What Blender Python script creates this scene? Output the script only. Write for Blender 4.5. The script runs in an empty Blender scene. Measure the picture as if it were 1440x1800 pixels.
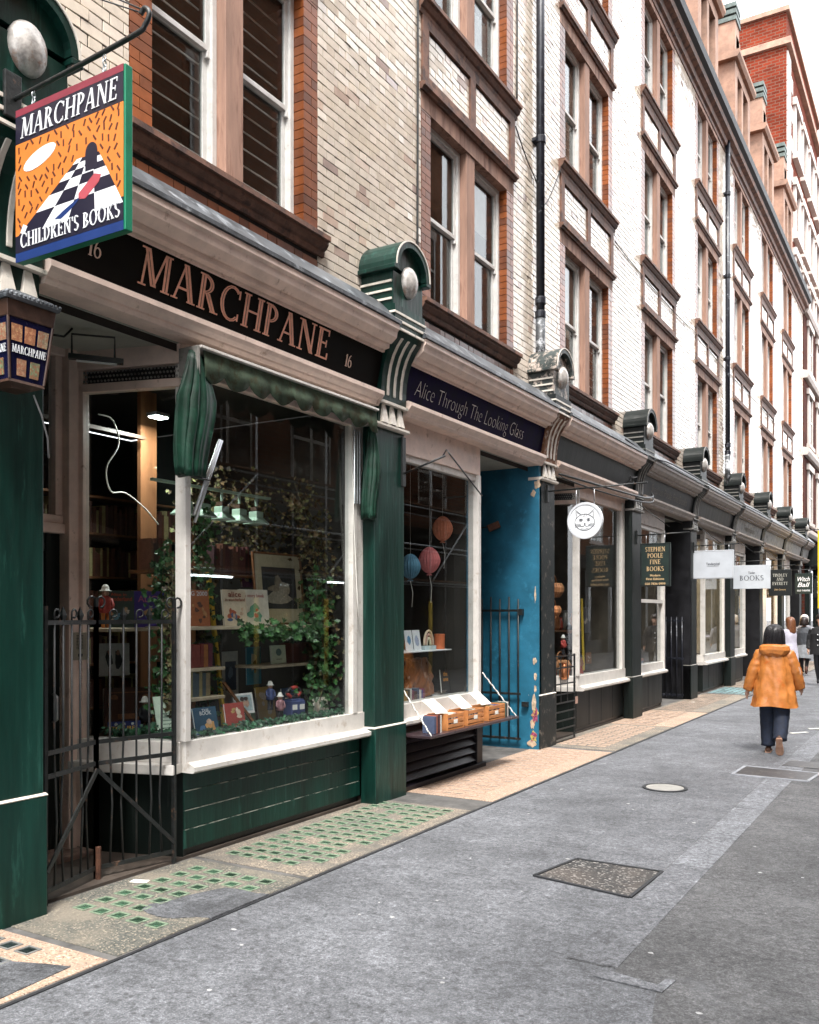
import bpy, math, random
import numpy as np
from mathutils import Vector, Matrix
random.seed(11)
rng = np.random.default_rng(11)
scene = bpy.context.scene
R = math.radians
# ------------------------------------------------------------------ camera
cd = bpy.data.cameras.new('camera')
cam = bpy.data.objects.new('camera', cd)
scene.collection.objects.link(cam)
cd.sensor_fit = 'HORIZONTAL'; cd.sensor_width = 36.0; cd.lens = 39.7
cd.shift_y = 0.125; cd.clip_start = 0.05; cd.clip_end = 600
cam.location = (4.5, 0.0, 1.75)
cam.rotation_euler = (R(90), 0, R(30.756))
scene.camera = cam
# ------------------------------------------------------------------ world, sun, exposure
SUN_EL, SUN_AZ = 60.0, 150.0          # azimuth: compass-like angle from +Y towards +X
world = bpy.data.worlds.new('World'); scene.world = world
world.use_nodes = True
nt = world.node_tree; nt.nodes.clear()
wo = nt.nodes.new('ShaderNodeOutputWorld'); bg = nt.nodes.new('ShaderNodeBackground')
sky = nt.nodes.new('ShaderNodeTexSky'); sky.sky_type = 'NISHITA'; sky.sun_disc = False
sky.sun_elevation = R(SUN_EL); sky.sun_rotation = R(SUN_AZ)
sky.air_density = 1.0; sky.dust_density = 4.0; sky.ozone_density = 1.0
hs = nt.nodes.new('ShaderNodeHueSaturation'); hs.inputs['Saturation'].default_value = 0.16
mx = nt.nodes.new('ShaderNodeMix'); mx.data_type = 'RGBA'
mx.inputs[0].default_value = 0.62                        # even cloud cover over the clear sky
mx.inputs[7].default_value = (9.4, 9.6, 10.0, 1)
nt.links.new(sky.outputs[0], hs.inputs['Color']); nt.links.new(hs.outputs[0], mx.inputs[6])
nt.links.new(mx.outputs[2], bg.inputs[0]); bg.inputs[1].default_value = 0.13
nt.links.new(bg.outputs[0], wo.inputs[0])
sl = bpy.data.lights.new('sun', 'SUN'); sl.energy = 1.5; sl.angle = R(14); sl.color = (1.0, .96, .9)
so = bpy.data.objects.new('sun', sl); scene.collection.objects.link(so)
az, el = R(SUN_AZ), R(SUN_EL)
sd = Vector((math.sin(az)*math.cos(el), math.cos(az)*math.cos(el), math.sin(el)))
so.rotation_euler = sd.to_track_quat('Z', 'Y').to_euler()
scene.view_settings.view_transform = 'Standard'; scene.view_settings.look = 'None'
scene.view_settings.exposure = 2.03; scene.view_settings.gamma = 1.0
scene.view_settings.use_curve_mapping = False
scene.render.engine = 'CYCLES'
cy = scene.cycles
cy.max_bounces = 7; cy.diffuse_bounces = 3; cy.glossy_bounces = 3; cy.transmission_bounces = 4
cy.transparent_max_bounces = 14; cy.use_denoising = True; cy.caustics_reflective = False; cy.caustics_refractive = False
cy.sample_clamp_indirect = 6

# ------------------------------------------------------------------ helpers: materials
MATS = {}
def N(nt, t, **k):
    n = nt.nodes.new(t)
    for a, v in k.items(): setattr(n, a, v)
    return n
def rgba(c): return (c[0], c[1], c[2], 1)
def pm(name, c, rough=.5, var=.18, sc=6, bump=.0, bsc=60, c2=None, amt=.0, sc2=12, metal=0., spec=.5,
       coat=0., island=False, streak=False, emit=None, es=0.):
    """painted / stone / metal surface: base colour with uneven tone, wear patches of a second colour, fine relief"""
    if name in MATS: return MATS[name]
    m = bpy.data.materials.new(name); m.use_nodes = True; t = m.node_tree; L = t.links
    b = t.nodes['Principled BSDF']
    tc = N(t, 'ShaderNodeTexCoord'); src = tc.outputs['Object']
    if streak:
        mp = N(t, 'ShaderNodeMapping'); mp.inputs['Scale'].default_value = (1, 1, .12)
        L.new(src, mp.inputs[0]); st = mp.outputs[0]
    else: st = src
    n1 = N(t, 'ShaderNodeTexNoise'); n1.inputs['Scale'].default_value = sc; n1.inputs['Detail'].default_value = 6
    n1.inputs['Roughness'].default_value = .65
    L.new(st, n1.inputs['Vector'])
    r1 = N(t, 'ShaderNodeMapRange'); r1.inputs[1].default_value = .3; r1.inputs[2].default_value = .7
    r1.inputs[3].default_value = 1-var*1.6; r1.inputs[4].default_value = 1+var
    L.new(n1.outputs[0], r1.inputs[0]); val = r1.outputs[0]
    if island:
        gi = N(t, 'ShaderNodeNewGeometry'); oi = N(t, 'ShaderNodeObjectInfo')
        ad = N(t, 'ShaderNodeMath', operation='ADD'); L.new(gi.outputs['Random Per Island'], ad.inputs[0]); L.new(oi.outputs['Random'], ad.inputs[1])
        fr = N(t, 'ShaderNodeMath', operation='FRACT'); L.new(ad.outputs[0], fr.inputs[0])
        mr = N(t, 'ShaderNodeMapRange'); mr.inputs[3].default_value = 1-var*1.5; mr.inputs[4].default_value = 1+var*.8
        L.new(fr.outputs[0], mr.inputs[0])
        mu = N(t, 'ShaderNodeMath', operation='MULTIPLY'); L.new(val, mu.inputs[0]); L.new(mr.outputs[0], mu.inputs[1]); val = mu.outputs[0]
    cm = N(t, 'ShaderNodeMix', data_type='RGBA', blend_type='MULTIPLY'); cm.inputs[0].default_value = 1
    cm.inputs[6].default_value = rgba(c); L.new(val, cm.inputs[7]); col = cm.outputs[2]
    if c2 is not None:
        n2 = N(t, 'ShaderNodeTexNoise'); n2.inputs['Scale'].default_value = sc2; n2.inputs['Detail'].default_value = 8
        n2.inputs['Roughness'].default_value = .7
        L.new(st, n2.inputs['Vector'])
        r2 = N(t, 'ShaderNodeMapRange'); r2.inputs[1].default_value = .62-amt*.3; r2.inputs[2].default_value = .68-amt*.3+.04
        L.new(n2.outputs[0], r2.inputs[0])
        c3 = N(t, 'ShaderNodeMix', data_type='RGBA'); L.new(r2.outputs[0], c3.inputs[0]); L.new(col, c3.inputs[6]); c3.inputs[7].default_value = rgba(c2)
        col = c3.outputs[2]
    L.new(col, b.inputs['Base Color'])
    rr = N(t, 'ShaderNodeMapRange'); rr.inputs[3].default_value = max(rough-.12, .03); rr.inputs[4].default_value = min(rough+.15, 1)
    L.new(n1.outputs[0], rr.inputs[0]); L.new(rr.outputs[0], b.inputs['Roughness'])
    b.inputs['Metallic'].default_value = metal; b.inputs['Specular IOR Level'].default_value = spec
    b.inputs['Coat Weight'].default_value = coat
    if emit is not None:
        b.inputs['Emission Color'].default_value = rgba(emit); b.inputs['Emission Strength'].default_value = es
    if bump:
        n3 = N(t, 'ShaderNodeTexNoise'); n3.inputs['Scale'].default_value = bsc; n3.inputs['Detail'].default_value = 5
        L.new(st, n3.inputs['Vector'])
        bp = N(t, 'ShaderNodeBump'); bp.inputs['Strength'].default_value = bump; bp.inputs['Distance'].default_value = .01
        L.new(n3.outputs[0], bp.inputs['Height']); L.new(bp.outputs[0], b.inputs['Normal'])
    MATS[name] = m
    return m

def brick_mat(name, stops, rough, vn=.1, wav=.15, spec=.5):
    m = bpy.data.materials.new(name); m.use_nodes = True; t = m.node_tree; L = t.links; b = t.nodes['Principled BSDF']
    gi = N(t, 'ShaderNodeNewGeometry'); oi = N(t, 'ShaderNodeObjectInfo')
    ad = N(t, 'ShaderNodeMath', operation='ADD'); L.new(gi.outputs['Random Per Island'], ad.inputs[0]); L.new(oi.outputs['Random'], ad.inputs[1])
    fr = N(t, 'ShaderNodeMath', operation='FRACT'); L.new(ad.outputs[0], fr.inputs[0])
    cr = N(t, 'ShaderNodeValToRGB'); cr.color_ramp.interpolation = 'LINEAR'
    e = cr.color_ramp.elements
    while len(e) < len(stops): e.new(.5)
    for q, (p, c) in zip(e, stops): q.position = p; q.color = rgba(c)
    L.new(fr.outputs[0], cr.inputs[0])
    tc = N(t, 'ShaderNodeTexCoord')
    wp = gi.outputs['Position']
    n1 = N(t, 'ShaderNodeTexNoise'); n1.inputs['Scale'].default_value = 9; n1.inputs['Detail'].default_value = 7; n1.inputs['Roughness'].default_value = .7
    L.new(wp, n1.inputs['Vector'])
    r1 = N(t, 'ShaderNodeMapRange'); r1.inputs[1].default_value = .25; r1.inputs[2].default_value = .75
    r1.inputs[3].default_value = 1-vn*1.8; r1.inputs[4].default_value = 1+vn*.8; L.new(n1.outputs[0], r1.inputs[0])
    n4 = N(t, 'ShaderNodeTexNoise'); n4.inputs['Scale'].default_value = .8; n4.inputs['Detail'].default_value = 4
    mp = N(t, 'ShaderNodeMapping'); mp.inputs['Scale'].default_value = (1, 1, .35); L.new(wp, mp.inputs[0]); L.new(mp.outputs[0], n4.inputs['Vector'])
    r4 = N(t, 'ShaderNodeMapRange'); r4.inputs[1].default_value = .35; r4.inputs[2].default_value = .65
    r4.inputs[3].default_value = 1-vn*2.8; r4.inputs[4].default_value = 1.03; L.new(n4.outputs[0], r4.inputs[0])
    mu = N(t, 'ShaderNodeMath', operation='MULTIPLY'); L.new(r1.outputs[0], mu.inputs[0]); L.new(r4.outputs[0], mu.inputs[1])
    cm = N(t, 'ShaderNodeMix', data_type='RGBA', blend_type='MULTIPLY'); cm.inputs[0].default_value = 1
    L.new(cr.outputs[0], cm.inputs[6]); L.new(mu.outputs[0], cm.inputs[7]); L.new(cm.outputs[2], b.inputs['Base Color'])
    b.inputs['Roughness'].default_value = rough; b.inputs['Specular IOR Level'].default_value = spec
    n3 = N(t, 'ShaderNodeTexNoise'); n3.inputs['Scale'].default_value = 18; n3.inputs['Detail'].default_value = 3; L.new(wp, n3.inputs['Vector'])
    bp = N(t, 'ShaderNodeBump'); bp.inputs['Strength'].default_value = wav; bp.inputs['Distance'].default_value = .006
    L.new(n3.outputs[0], bp.inputs['Height']); L.new(bp.outputs[0], b.inputs['Normal'])
    MATS[name] = m; return m

def glass_mat(name, tint=(.93, .95, .95), ior=1.52, rough=0.):
    m = bpy.data.materials.new(name); m.use_nodes = True; t = m.node_tree; t.nodes.clear(); L = t.links
    o = N(t, 'ShaderNodeOutputMaterial'); mixn = N(t, 'ShaderNodeMixShader'); tr = N(t, 'ShaderNodeBsdfTransparent'); gl = N(t, 'ShaderNodeBsdfGlossy')
    tr.inputs[0].default_value = rgba(tint); gl.inputs['Roughness'].default_value = rough
    f0 = ((ior-1)/(ior+1))**2
    lw = N(t, 'ShaderNodeLayerWeight'); lw.inputs[0].default_value = .5
    pw = N(t, 'ShaderNodeMath', operation='POWER'); L.new(lw.outputs['Facing'], pw.inputs[0]); pw.inputs[1].default_value = 5
    fz = N(t, 'ShaderNodeMath', operation='MULTIPLY_ADD'); L.new(pw.outputs[0], fz.inputs[0]); fz.inputs[1].default_value = 1-f0; fz.inputs[2].default_value = f0
    L.new(fz.outputs[0], mixn.inputs[0]); L.new(tr.outputs[0], mixn.inputs[1]); L.new(gl.outputs[0], mixn.inputs[2]); L.new(mixn.outputs[0], o.inputs[0])
    MATS[name] = m; return m

cream_brick = brick_mat('cream glazed brick', [(0, (.77, .67, .56)), (.3, (.83, .74, .64)), (.6, (.75, .65, .53)), (.9, (.81, .71, .61)), (.955, (.68, .52, .42)), (1, (.36, .28, .26))], .14, .10, .22)
brown_brick = brick_mat('brown glazed brick', [(0, (.30, .085, .024)), (.35, (.36, .108, .032)), (.7, (.24, .075, .028)), (1, (.18, .06, .028))], .3, .2, .15)
red_brick = brick_mat('red brick', [(0, (.30, .075, .04)), (.4, (.36, .095, .05)), (.8, (.26, .065, .035)), (1, (.20, .06, .04))], .8, .2, .3)
glass = glass_mat('window glass', ior=1.62)
glass_up = glass_mat('upper window glass', (.85, .88, .88), 1.6)
mortar = pm('mortar', (.022, .016, .013), .9, .3, 20)
stone_brown = pm('brown terracotta', (.175, .084, .054), .65, .4, 5, .25, 50, (.06, .03, .022), .4, 6)
stone_pink = pm('pink sandstone', (.37, .215, .155), .75, .3, 5, .2, 60, (.17, .085, .057), .4, 7, streak=True)
white_paint = pm('white window paint', (.62, .61, .585), .4, .1, 8, .05, 40, (.45, .42, .38), .12, 14)
cream_paint = pm('cream shop paint', (.80, .625, .535), .45, .12, 5, .08, 40, (.42, .28, .21), .1, 9)
offwhite = pm('off white paint', (.64, .61, .57), .4, .1, 6, .05, 40, (.46, .40, .34), .14, 11)
soffit_paint = pm('grey soffit paint', (.42, .42, .36), .6, .15, 4)
green_paint = pm('dark green paint', (.0036, .030, .022), .34, .42, 5, .3, 22, (.016, .07, .054), .17, 14, streak=True, spec=.35)
green_black = pm('blackish green paint', (.0035, .0075, .0062), .45, .4, 3, .15, 30, (.02, .027, .024), .14, 10, streak=True, spec=.3)
slate_paint = pm('slate grey paint', (.0055, .0075, .008), .45, .35, 4, .12, 30, (.022, .025, .026), .12, 10, streak=True, spec=.3)
worn_dark = pm('worn dark paint', (.012, .016, .016), .5, .4, 4, .25, 30, (.16, .14, .12), .2, 7, spec=.3)
rust_stone = pm('flaked brown stone', (.20, .09, .045), .8, .4, 8, .5, 30, (.55, .48, .42), .3, 9)
black_paint = pm('black paint', (.008, .008, .010), .35, .4, 5, .08, 30)
purple_black = pm('purple black paint', (.008, .006, .010), .4, .35, 4, .1, 30, spec=.3)
iron = pm('black iron', (.012, .014, .014), .45, .4, 20, .2, 60, (.10, .055, .035), .12, 15)
iron_blue = pm('blue black iron', (.010, .012, .020), .35, .35, 10, .1, 60, (.22, .24, .27), .08, 9)
lead = pm('lead flashing', (.075, .082, .09), .38, .45, 6, .3, 14, (.26, .28, .30), .25, 5)
fascia_black = pm('fascia black', (.005, .0038, .0026), .7, .3, 8, .05, 80, spec=.1)
fascia_navy = pm('fascia navy', (.006, .0025, .028), .7, .4, 6, .05, 80, spec=.1)
salmon = pm('salmon lettering', (.85, .44, .31), .5, .15, 20)
salmon_light = pm('pale lettering', (.72, .52, .42), .5, .1, 20)
silver_letter = pm('silver lettering', (.75, .72, .68), .4, .1, 20)
gold_letter = pm('gold lettering', (.70, .48, .25), .45, .1, 20)
blue_wall = pm('blue painted render', (.014, .128, .215), .5, .22, 2.5, .5, 9, (.028, .175, .28), .2, 6)
wood_dark = pm('dark wood', (.055, .025, .012), .5, .35, 5, .1, 30, streak=True)
wood_orange = pm('orange pine', (.50, .20, .065), .5, .22, 9, .1, 40)
wood_brown = pm('brown wood', (.20, .085, .035), .5, .3, 6, .1, 40, streak=True)
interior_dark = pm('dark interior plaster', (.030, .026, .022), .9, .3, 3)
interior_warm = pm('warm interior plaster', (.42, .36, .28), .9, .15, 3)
interior_floor = pm('interior floor', (.06, .045, .035), .7, .3, 5)
dormer_stone = pm('dormer stone', (.34, .205, .145), .75, .25, 3, .1, 30, (.28, .16, .11), .25, 5)
pale_stone = pm('pale stone', (.52, .46, .42), .75, .1, 2, .1, 30, (.55, .42, .36), .12, 3)
roof_tile = pm('hung roof tile', (.22, .12, .085), .75, .3, 12)
copper = pm('weathered lead cap', (.09, .12, .11), .6, .4, 8)
paper = pm('paper', (.80, .78, .72), .8, .06, 20)
steel = pm('galvanised steel', (.52, .54, .56), .32, .2, 12, metal=.9)
boss_metal = pm('worn silver boss', (.50, .47, .44), .42, .35, 14, .5, 22, (.30, .20, .15), .22, 9, metal=.25)

# ------------------------------------------------------------------ helpers: geometry
class MB:
    def __init__(self): self.v = []; self.f = []; self.m = []; self.cur = 0
    def add(self, vs, fs):
        n = len(self.v); self.v += [tuple(p) for p in vs]
        for q in fs: self.f.append(tuple(i+n for i in q)); self.m.append(self.cur)
        return self
    def box(self, x0, x1, y0, y1, z0, z1):
        return self.add([(x0, y0, z0), (x1, y0, z0), (x1, y1, z0), (x0, y1, z0), (x0, y0, z1), (x1, y0, z1), (x1, y1, z1), (x0, y1, z1)],
                        [(0, 3, 2, 1), (4, 5, 6, 7), (0, 1, 5, 4), (1, 2, 6, 5), (2, 3, 7, 6), (3, 0, 4, 7)])
    def obox(self, p0, p1, w, h, up=(0, 0, 1)):
        """bar of section w x h from p0 to p1"""
        p0, p1 = Vector(p0), Vector(p1); d = (p1-p0).normalized(); u = Vector(up)
        if abs(d.dot(u)) > .98: u = Vector((1, 0, 0))
        s = d.cross(u).normalized(); u = s.cross(d).normalized()
        c = [(-w/2, -h/2), (w/2, -h/2), (w/2, h/2), (-w/2, h/2)]
        vs = [p0+s*a+u*b for a, b in c]+[p1+s*a+u*b for a, b in c]
        return self.add(vs, [(0, 1, 2, 3), (7, 6, 5, 4), (0, 4, 5, 1), (1, 5, 6, 2), (2, 6, 7, 3), (3, 7, 4, 0)])
    def prism(self, prof, y0, y1):
        """closed (x,z) profile swept along y"""
        n = len(prof)
        vs = [(x, y0, z) for x, z in prof]+[(x, y1, z) for x, z in prof]
        return self.add(vs, [tuple(range(n)), tuple(range(2*n-1, n-1, -1))]+[(i, n+i, n+(i+1) % n, (i+1) % n) for i in range(n)])
    def sweepx(self, prof, x0, x1):
        """closed (y,z) profile swept along x"""
        n = len(prof)
        vs = [(x0, y, z) for y, z in prof]+[(x1, y, z) for y, z in prof]
        return self.add(vs, [tuple(range(n-1, -1, -1)), tuple(range(n, 2*n))]+[((i+1) % n, n+(i+1) % n, n+i, i) for i in range(n)])
    def sweepz(self, prof, z0, z1):
        n = len(prof)
        vs = [(x, y, z0) for x, y in prof]+[(x, y, z1) for x, y in prof]
        return self.add(vs, [tuple(range(n-1, -1, -1)), tuple(range(n, 2*n))]+[(i, (i+1) % n, n+(i+1) % n, n+i) for i in range(n)])
    def tube(self, pts, r, n=8, cap=True):
        pts = [Vector(p) for p in pts]; rs = r if isinstance(r, (list, tuple)) else [r]*len(pts)
        up = Vector((0, 0, 1)); vs = []; fs = []; prev = None
        for i, p in enumerate(pts):
            d = (pts[min(i+1, len(pts)-1)]-pts[max(i-1, 0)]).normalized()
            if prev is None:
                u = up if abs(d.dot(up)) < .9 else Vector((1, 0, 0))
                s = d.cross(u).normalized()
            else:
                s = (prev-d*prev.dot(d)).normalized()
            prev = s; t = d.cross(s)
            for k in range(n):
                a = 2*math.pi*k/n; vs.append(p+(s*math.cos(a)+t*math.sin(a))*rs[i])
        for i in range(len(pts)-1):
            for k in range(n):
                a, b = i*n+k, i*n+(k+1) % n; fs.append((a, b, b+n, a+n))
        if cap: fs += [tuple(range(n-1, -1, -1)), tuple(range((len(pts)-1)*n, len(pts)*n))]
        return self.add(vs, fs)
    def sph(self, c, r, n=12, m=8, fn=None):
        if not isinstance(r, (list, tuple)): r = (r, r, r)
        vs = []; fs = []
        for j in range(m+1):
            th = math.pi*j/m
            for i in range(n):
                a = 2*math.pi*i/n; p = Vector((math.sin(th)*math.cos(a), math.sin(th)*math.sin(a), math.cos(th)))
                k = fn(p) if fn else 1
                vs.append((c[0]+p.x*r[0]*k, c[1]+p.y*r[1]*k, c[2]+p.z*r[2]*k))
        for j in range(m):
            for i in range(n):
                a, b = j*n+i, j*n+(i+1) % n
                if j == 0: fs.append((a, b+n, a+n)[::-1] if False else (a, a+n, b+n))
                elif j == m-1: fs.append((a, a+n, b))
                else: fs.append((a, a+n, b+n, b))
        return self.add(vs, fs)
    def loft(self, rings, cap=True):
        n = len(rings[0]); vs = [p for r in rings for p in r]; fs = []
        for i in range(len(rings)-1):
            for k in range(n):
                a, b = i*n+k, i*n+(k+1) % n; fs.append((a, b, b+n, a+n))
        if cap: fs += [tuple(range(n-1, -1, -1)), tuple(range((len(rings)-1)*n, len(rings)*n))]
        return self.add(vs, fs)
    def poly(self, pts): return self.add(pts, [tuple(range(len(pts)))])
    def slab(self, pts2, fmap, d0, d1):
        """2-D polygon mapped by fmap(a,b,depth)->xyz, given thickness"""
        n = len(pts2)
        vs = [fmap(a, b, d0) for a, b in pts2]+[fmap(a, b, d1) for a, b in pts2]
        return self.add(vs, [tuple(range(n)), tuple(range(2*n-1, n-1, -1))]+[(i, n+i, n+(i+1) % n, (i+1) % n) for i in range(n)])
    def mesh(self, name, mats, smooth=False):
        me = bpy.data.meshes.new(name); me.from_pydata(self.v, [], self.f)
        for q in (mats if isinstance(mats, (list, tuple)) else [mats]): me.materials.append(q)
        if isinstance(mats, (list, tuple)) and len(mats) > 1: me.polygons.foreach_set('material_index', self.m)
        if smooth: me.polygons.foreach_set('use_smooth', [True]*len(me.polygons))
        me.update(); 
        return me
    def build(self, name, mats, parent=None, smooth=False, bevel=0., fix=True):
        me = self.mesh(name, mats, smooth)
        if fix: recalc(me)
        return link(name, me, parent, bevel, smooth)

import bmesh
def recalc(me):
    bm = bmesh.new(); bm.from_mesh(me); bmesh.ops.recalc_face_normals(bm, faces=bm.faces); bm.to_mesh(me); bm.free()
COL = scene.collection
def link(name, me, parent=None, bevel=0., smooth=False):
    o = bpy.data.objects.new(name, me); COL.objects.link(o)
    if parent is not None:
        o.parent = parent
        if parent.get('w'): o.matrix_parent_inverse = Matrix.Translation(parent.location).inverted()
    if bevel:
        b = o.modifiers.new('bevel', 'BEVEL'); b.width = bevel; b.segments = 2; b.limit_method = 'ANGLE'; b.angle_limit = R(40)
        b.harden_normals = False
    return o
def tag(o, label=None, cat=None, group=None, kind=None):
    if label: o['label'] = label
    if cat: o['category'] = cat
    if group: o['group'] = group
    if kind: o['kind'] = kind
    return o
def thing(name, label, cat, loc=(0, 0, 0), group=None, world_coords=True, rz=0):
    """Empty at the thing's base. world_coords: its parts are authored in world coordinates"""
    o = bpy.data.objects.new(name, None); COL.objects.link(o); o.location = loc; o.rotation_euler = (0, 0, rz); o.empty_display_size = .1
    tag(o, label, cat, group)
    if world_coords: o['w'] = 1
    return o
def sub(name, parent):
    """part that only holds sub-parts"""
    o = bpy.data.objects.new(name, None); COL.objects.link(o); o.empty_display_size = .05; o.parent = parent
    if parent.get('w'): o.matrix_parent_inverse = Matrix.Translation(parent.location).inverted()
    return o
def copy_tree(o, parent=None):
    c = o.copy(); COL.objects.link(c); c.parent = parent
    if parent is not None: c.matrix_parent_inverse = o.matrix_parent_inverse.copy()
    for ch in o.children: copy_tree(ch, c)
    return c

def smooth(pts, n=5):
    P_ = [Vector(p) for p in pts]; out = []
    for i in range(len(P_)-1):
        a, b, c, d = P_[max(i-1, 0)], P_[i], P_[i+1], P_[min(i+2, len(P_)-1)]
        for k in range(n):
            t = k/n; out.append(.5*((2*b)+(c-a)*t+(2*a-5*b+4*c-d)*t*t+(3*b-a-3*c+d)*t**3))
    return out+[P_[-1]]

# ------------------------------------------------------------------ lettering
def _arc(cx, cy, rx, ry, a0, a1, wh, wv, n=14):
    o = []
    for i in range(n):
        p = [math.radians(a0+(a1-a0)*k/n) for k in (i, i+1)]
        o.append([(cx+rx*math.cos(p[0]), cy+ry*math.sin(p[0])), (cx+rx*math.cos(p[1]), cy+ry*math.sin(p[1])),
                  (cx+(rx-wh)*math.cos(p[1]), cy+(ry-wv)*math.sin(p[1])), (cx+(rx-wh)*math.cos(p[0]), cy+(ry-wv)*math.sin(p[0]))])
    return o
def _st(x0, y0, x1, y1, w): return [[(x0-w/2, y0), (x0+w/2, y0), (x1+w/2, y1), (x1-w/2, y1)]]
def _rc(x0, x1, y0, y1): return [[(x0, y0), (x1, y0), (x1, y1), (x0, y1)]]
def glyph(ch, inline=False):
    T, t, S = .135, .058, .04
    def stem(x, y0=0, y1=1, se=True):
        g = (_st(x-T*.36, y0, x-T*.36, y1, T*.46)+_st(x+T*.36, y0, x+T*.36, y1, T*.46)) if inline else _st(x, y0, x, y1, T)
        if se: g += _rc(x-.14, x+.14, y0, y0+S)+_rc(x-.14, x+.14, y1-S, y1)
        return g
    def dia(x0, y0, x1, y1):
        return (_st(x0-.05, y0, x1-.05, y1, .068)+_st(x0+.05, y0, x1+.05, y1, .068)) if inline else _st(x0, y0, x1, y1, T*1.05)
    def bowl(cx, cy, rx, ry, a0, a1):
        if inline: return _arc(cx, cy, rx, ry, a0, a1, .05, .03)+_arc(cx, cy, rx-.08, ry-.045, a0, a1, .05, .03)
        return _arc(cx, cy, rx, ry, a0, a1, T, t)
    g = []; adv = .8
    if ch == 'A': g = _st(.08, 0, .37, 1, t)+dia(.66, 0, .38, 1)+_rc(.2, .55, .3, .3+t)+_rc(-.02, .2, 0, S)+_rc(.52, .8, 0, S); adv = .8
    elif ch == 'B': g = stem(.16)+bowl(.2, .75, .32, .25, -90, 90)+bowl(.2, .26, .4, .26, -90, 90); adv = .68
    elif ch == 'C': g = bowl(.44, .5, .42, .52, 48, 312)+_rc(.70, .745, .70, .95)+_rc(.70, .745, .05, .26); adv = .82
    elif ch == 'D': g = stem(.16)+bowl(.22, .5, .5, .5, -90, 90); adv = .8
    elif ch == 'E': g = stem(.16)+_rc(.2, .58, 0, t)+_rc(.2, .56, 1-t, 1)+_rc(.2, .48, .5, .5+t)+_rc(.55, .6, 0, .22)+_rc(.53, .58, .8, 1)+_rc(.45, .49, .4, .64); adv = .68
    elif ch == 'F': g = stem(.16)+_rc(.2, .56, 1-t, 1)+_rc(.2, .46, .5, .5+t)+_rc(.53, .58, .78, 1); adv = .62
    elif ch == 'G': g = bowl(.44, .5, .42, .52, 48, 318)+_rc(.70, .745, .70, .95)+stem(.72, 0, .42, False)+_rc(.55, .84, .42-S, .42); adv = .9
    elif ch == 'H': g = stem(.16)+stem(.70)+_rc(.2, .66, .48, .48+t); adv = .86
    elif ch == 'I': g = stem(.16); adv = .34
    elif ch == 'K': g = stem(.16)+_st(.2, .42, .62, 1, t)+_st(.68, 0, .3, .55, T)+_rc(.5, .8, 0, S)+_rc(.48, .74, 1-S, 1); adv = .8
    elif ch == 'L': g = stem(.16)+_rc(.2, .56, 0, t)+_rc(.53, .58, 0, .25); adv = .62
    elif ch == 'M': g = _st(.12, 0, .19, 1, t)+dia(.48, .05, .19, 1)+_st(.48, .05, .79, 1, t)+stem(.86, 0, 1, False)+_rc(0, .24, 0, S)+_rc(.72, 1., 0, S)+_rc(.02, .2, 1-S, 1)+_rc(.8, 1., 1-S, 1); adv = 1.03
    elif ch == 'N': g = _st(.14, 0, .14, 1, t)+dia(.70, 0, .17, 1)+_st(.70, 0, .70, 1, t)+_rc(.02, .26, 0, S)+_rc(.0, .2, 1-S, 1)+_rc(.58, .82, 1-S, 1); adv = .86
    elif ch == 'O': g = bowl(.44, .5, .42, .52, 0, 360); adv = .9
    elif ch == 'P': g = stem(.16)+bowl(.2, .72, .36, .28, -90, 90); adv = .64
    elif ch == 'R': g = stem(.16)+bowl(.2, .73, .34, .27, -90, 90)+dia(.62, 0, .34, .5)+_rc(.5, .78, 0, S); adv = .76
    elif ch == 'S': g = bowl(.28, .75, .24, .27, 30, 270)+bowl(.28, .25, .26, .27, -150, 90); adv = .6
    elif ch == 'T': g = stem(.36)+_rc(.02, .70, 1-t, 1)+_rc(.02, .06, .78, 1)+_rc(.66, .70, .78, 1); adv = .72
    elif ch == 'U': g = stem(.16, .25, 1, False)+_st(.66, .25, .66, 1, t)+_arc(.385, .27, .30, .29, 180, 360, .1, t)+_rc(.02, .3, 1-S, 1)+_rc(.54, .78, 1-S, 1); adv = .8
    elif ch == 'V': g = dia(.36, 0, .1, 1)+_st(.38, 0, .66, 1, t)+_rc(-.02, .24, 1-S, 1)+_rc(.54, .78, 1-S, 1); adv = .76
    elif ch == 'W': g = dia(.3, 0, .1, 1)+_st(.32, 0, .52, 1, t)+dia(.7, 0, .52, 1)+_st(.72, 0, .92, 1, t)+_rc(-.02, .22, 1-S, 1)+_rc(.82, 1.02, 1-S, 1); adv = 1.02
    elif ch == 'Y': g = dia(.36, .45, .12, 1)+_st(.38, .45, .62, 1, t)+stem(.36, 0, .46, False)+_rc(.22, .5, 0, S)+_rc(0, .24, 1-S, 1)+_rc(.5, .74, 1-S, 1); adv = .74
    elif ch == "'": g = [[(.06, .72), (.12, .72), (.16, 1), (.04, 1)]]; adv = .2
    elif ch == '1': g = stem(.2, 0, 1, False)+_rc(.06, .34, 0, S)+_st(.08, .82, .2, .98, .06); adv = .4
    elif ch == '6': g = _arc(.3, .3, .28, .32, 0, 360, .1, t)+_arc(.42, .32, .40, .70, 95, 180, .1, t); adv = .62
    else: adv = .34
    return g, adv
def serif_text(mb, s, fmap, height, width=None, track=.04, inline=False, d0=0., d1=.004):
    """adds serif capitals; fmap(a,b,depth) maps text plane metres to xyz; fitted to width when given"""
    adv = sum(glyph(c)[1]+track for c in s)-track
    sx = height if width is None else width/adv
    x = 0; k = 0
    for c in s:
        g, a = glyph(c, inline)
        for p in g:
            k += 1; mb.slab([((x+q[0])*sx, q[1]*height) for q in p], fmap, d0, d1+.00006*(k % 9))
        x += a+track
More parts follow.
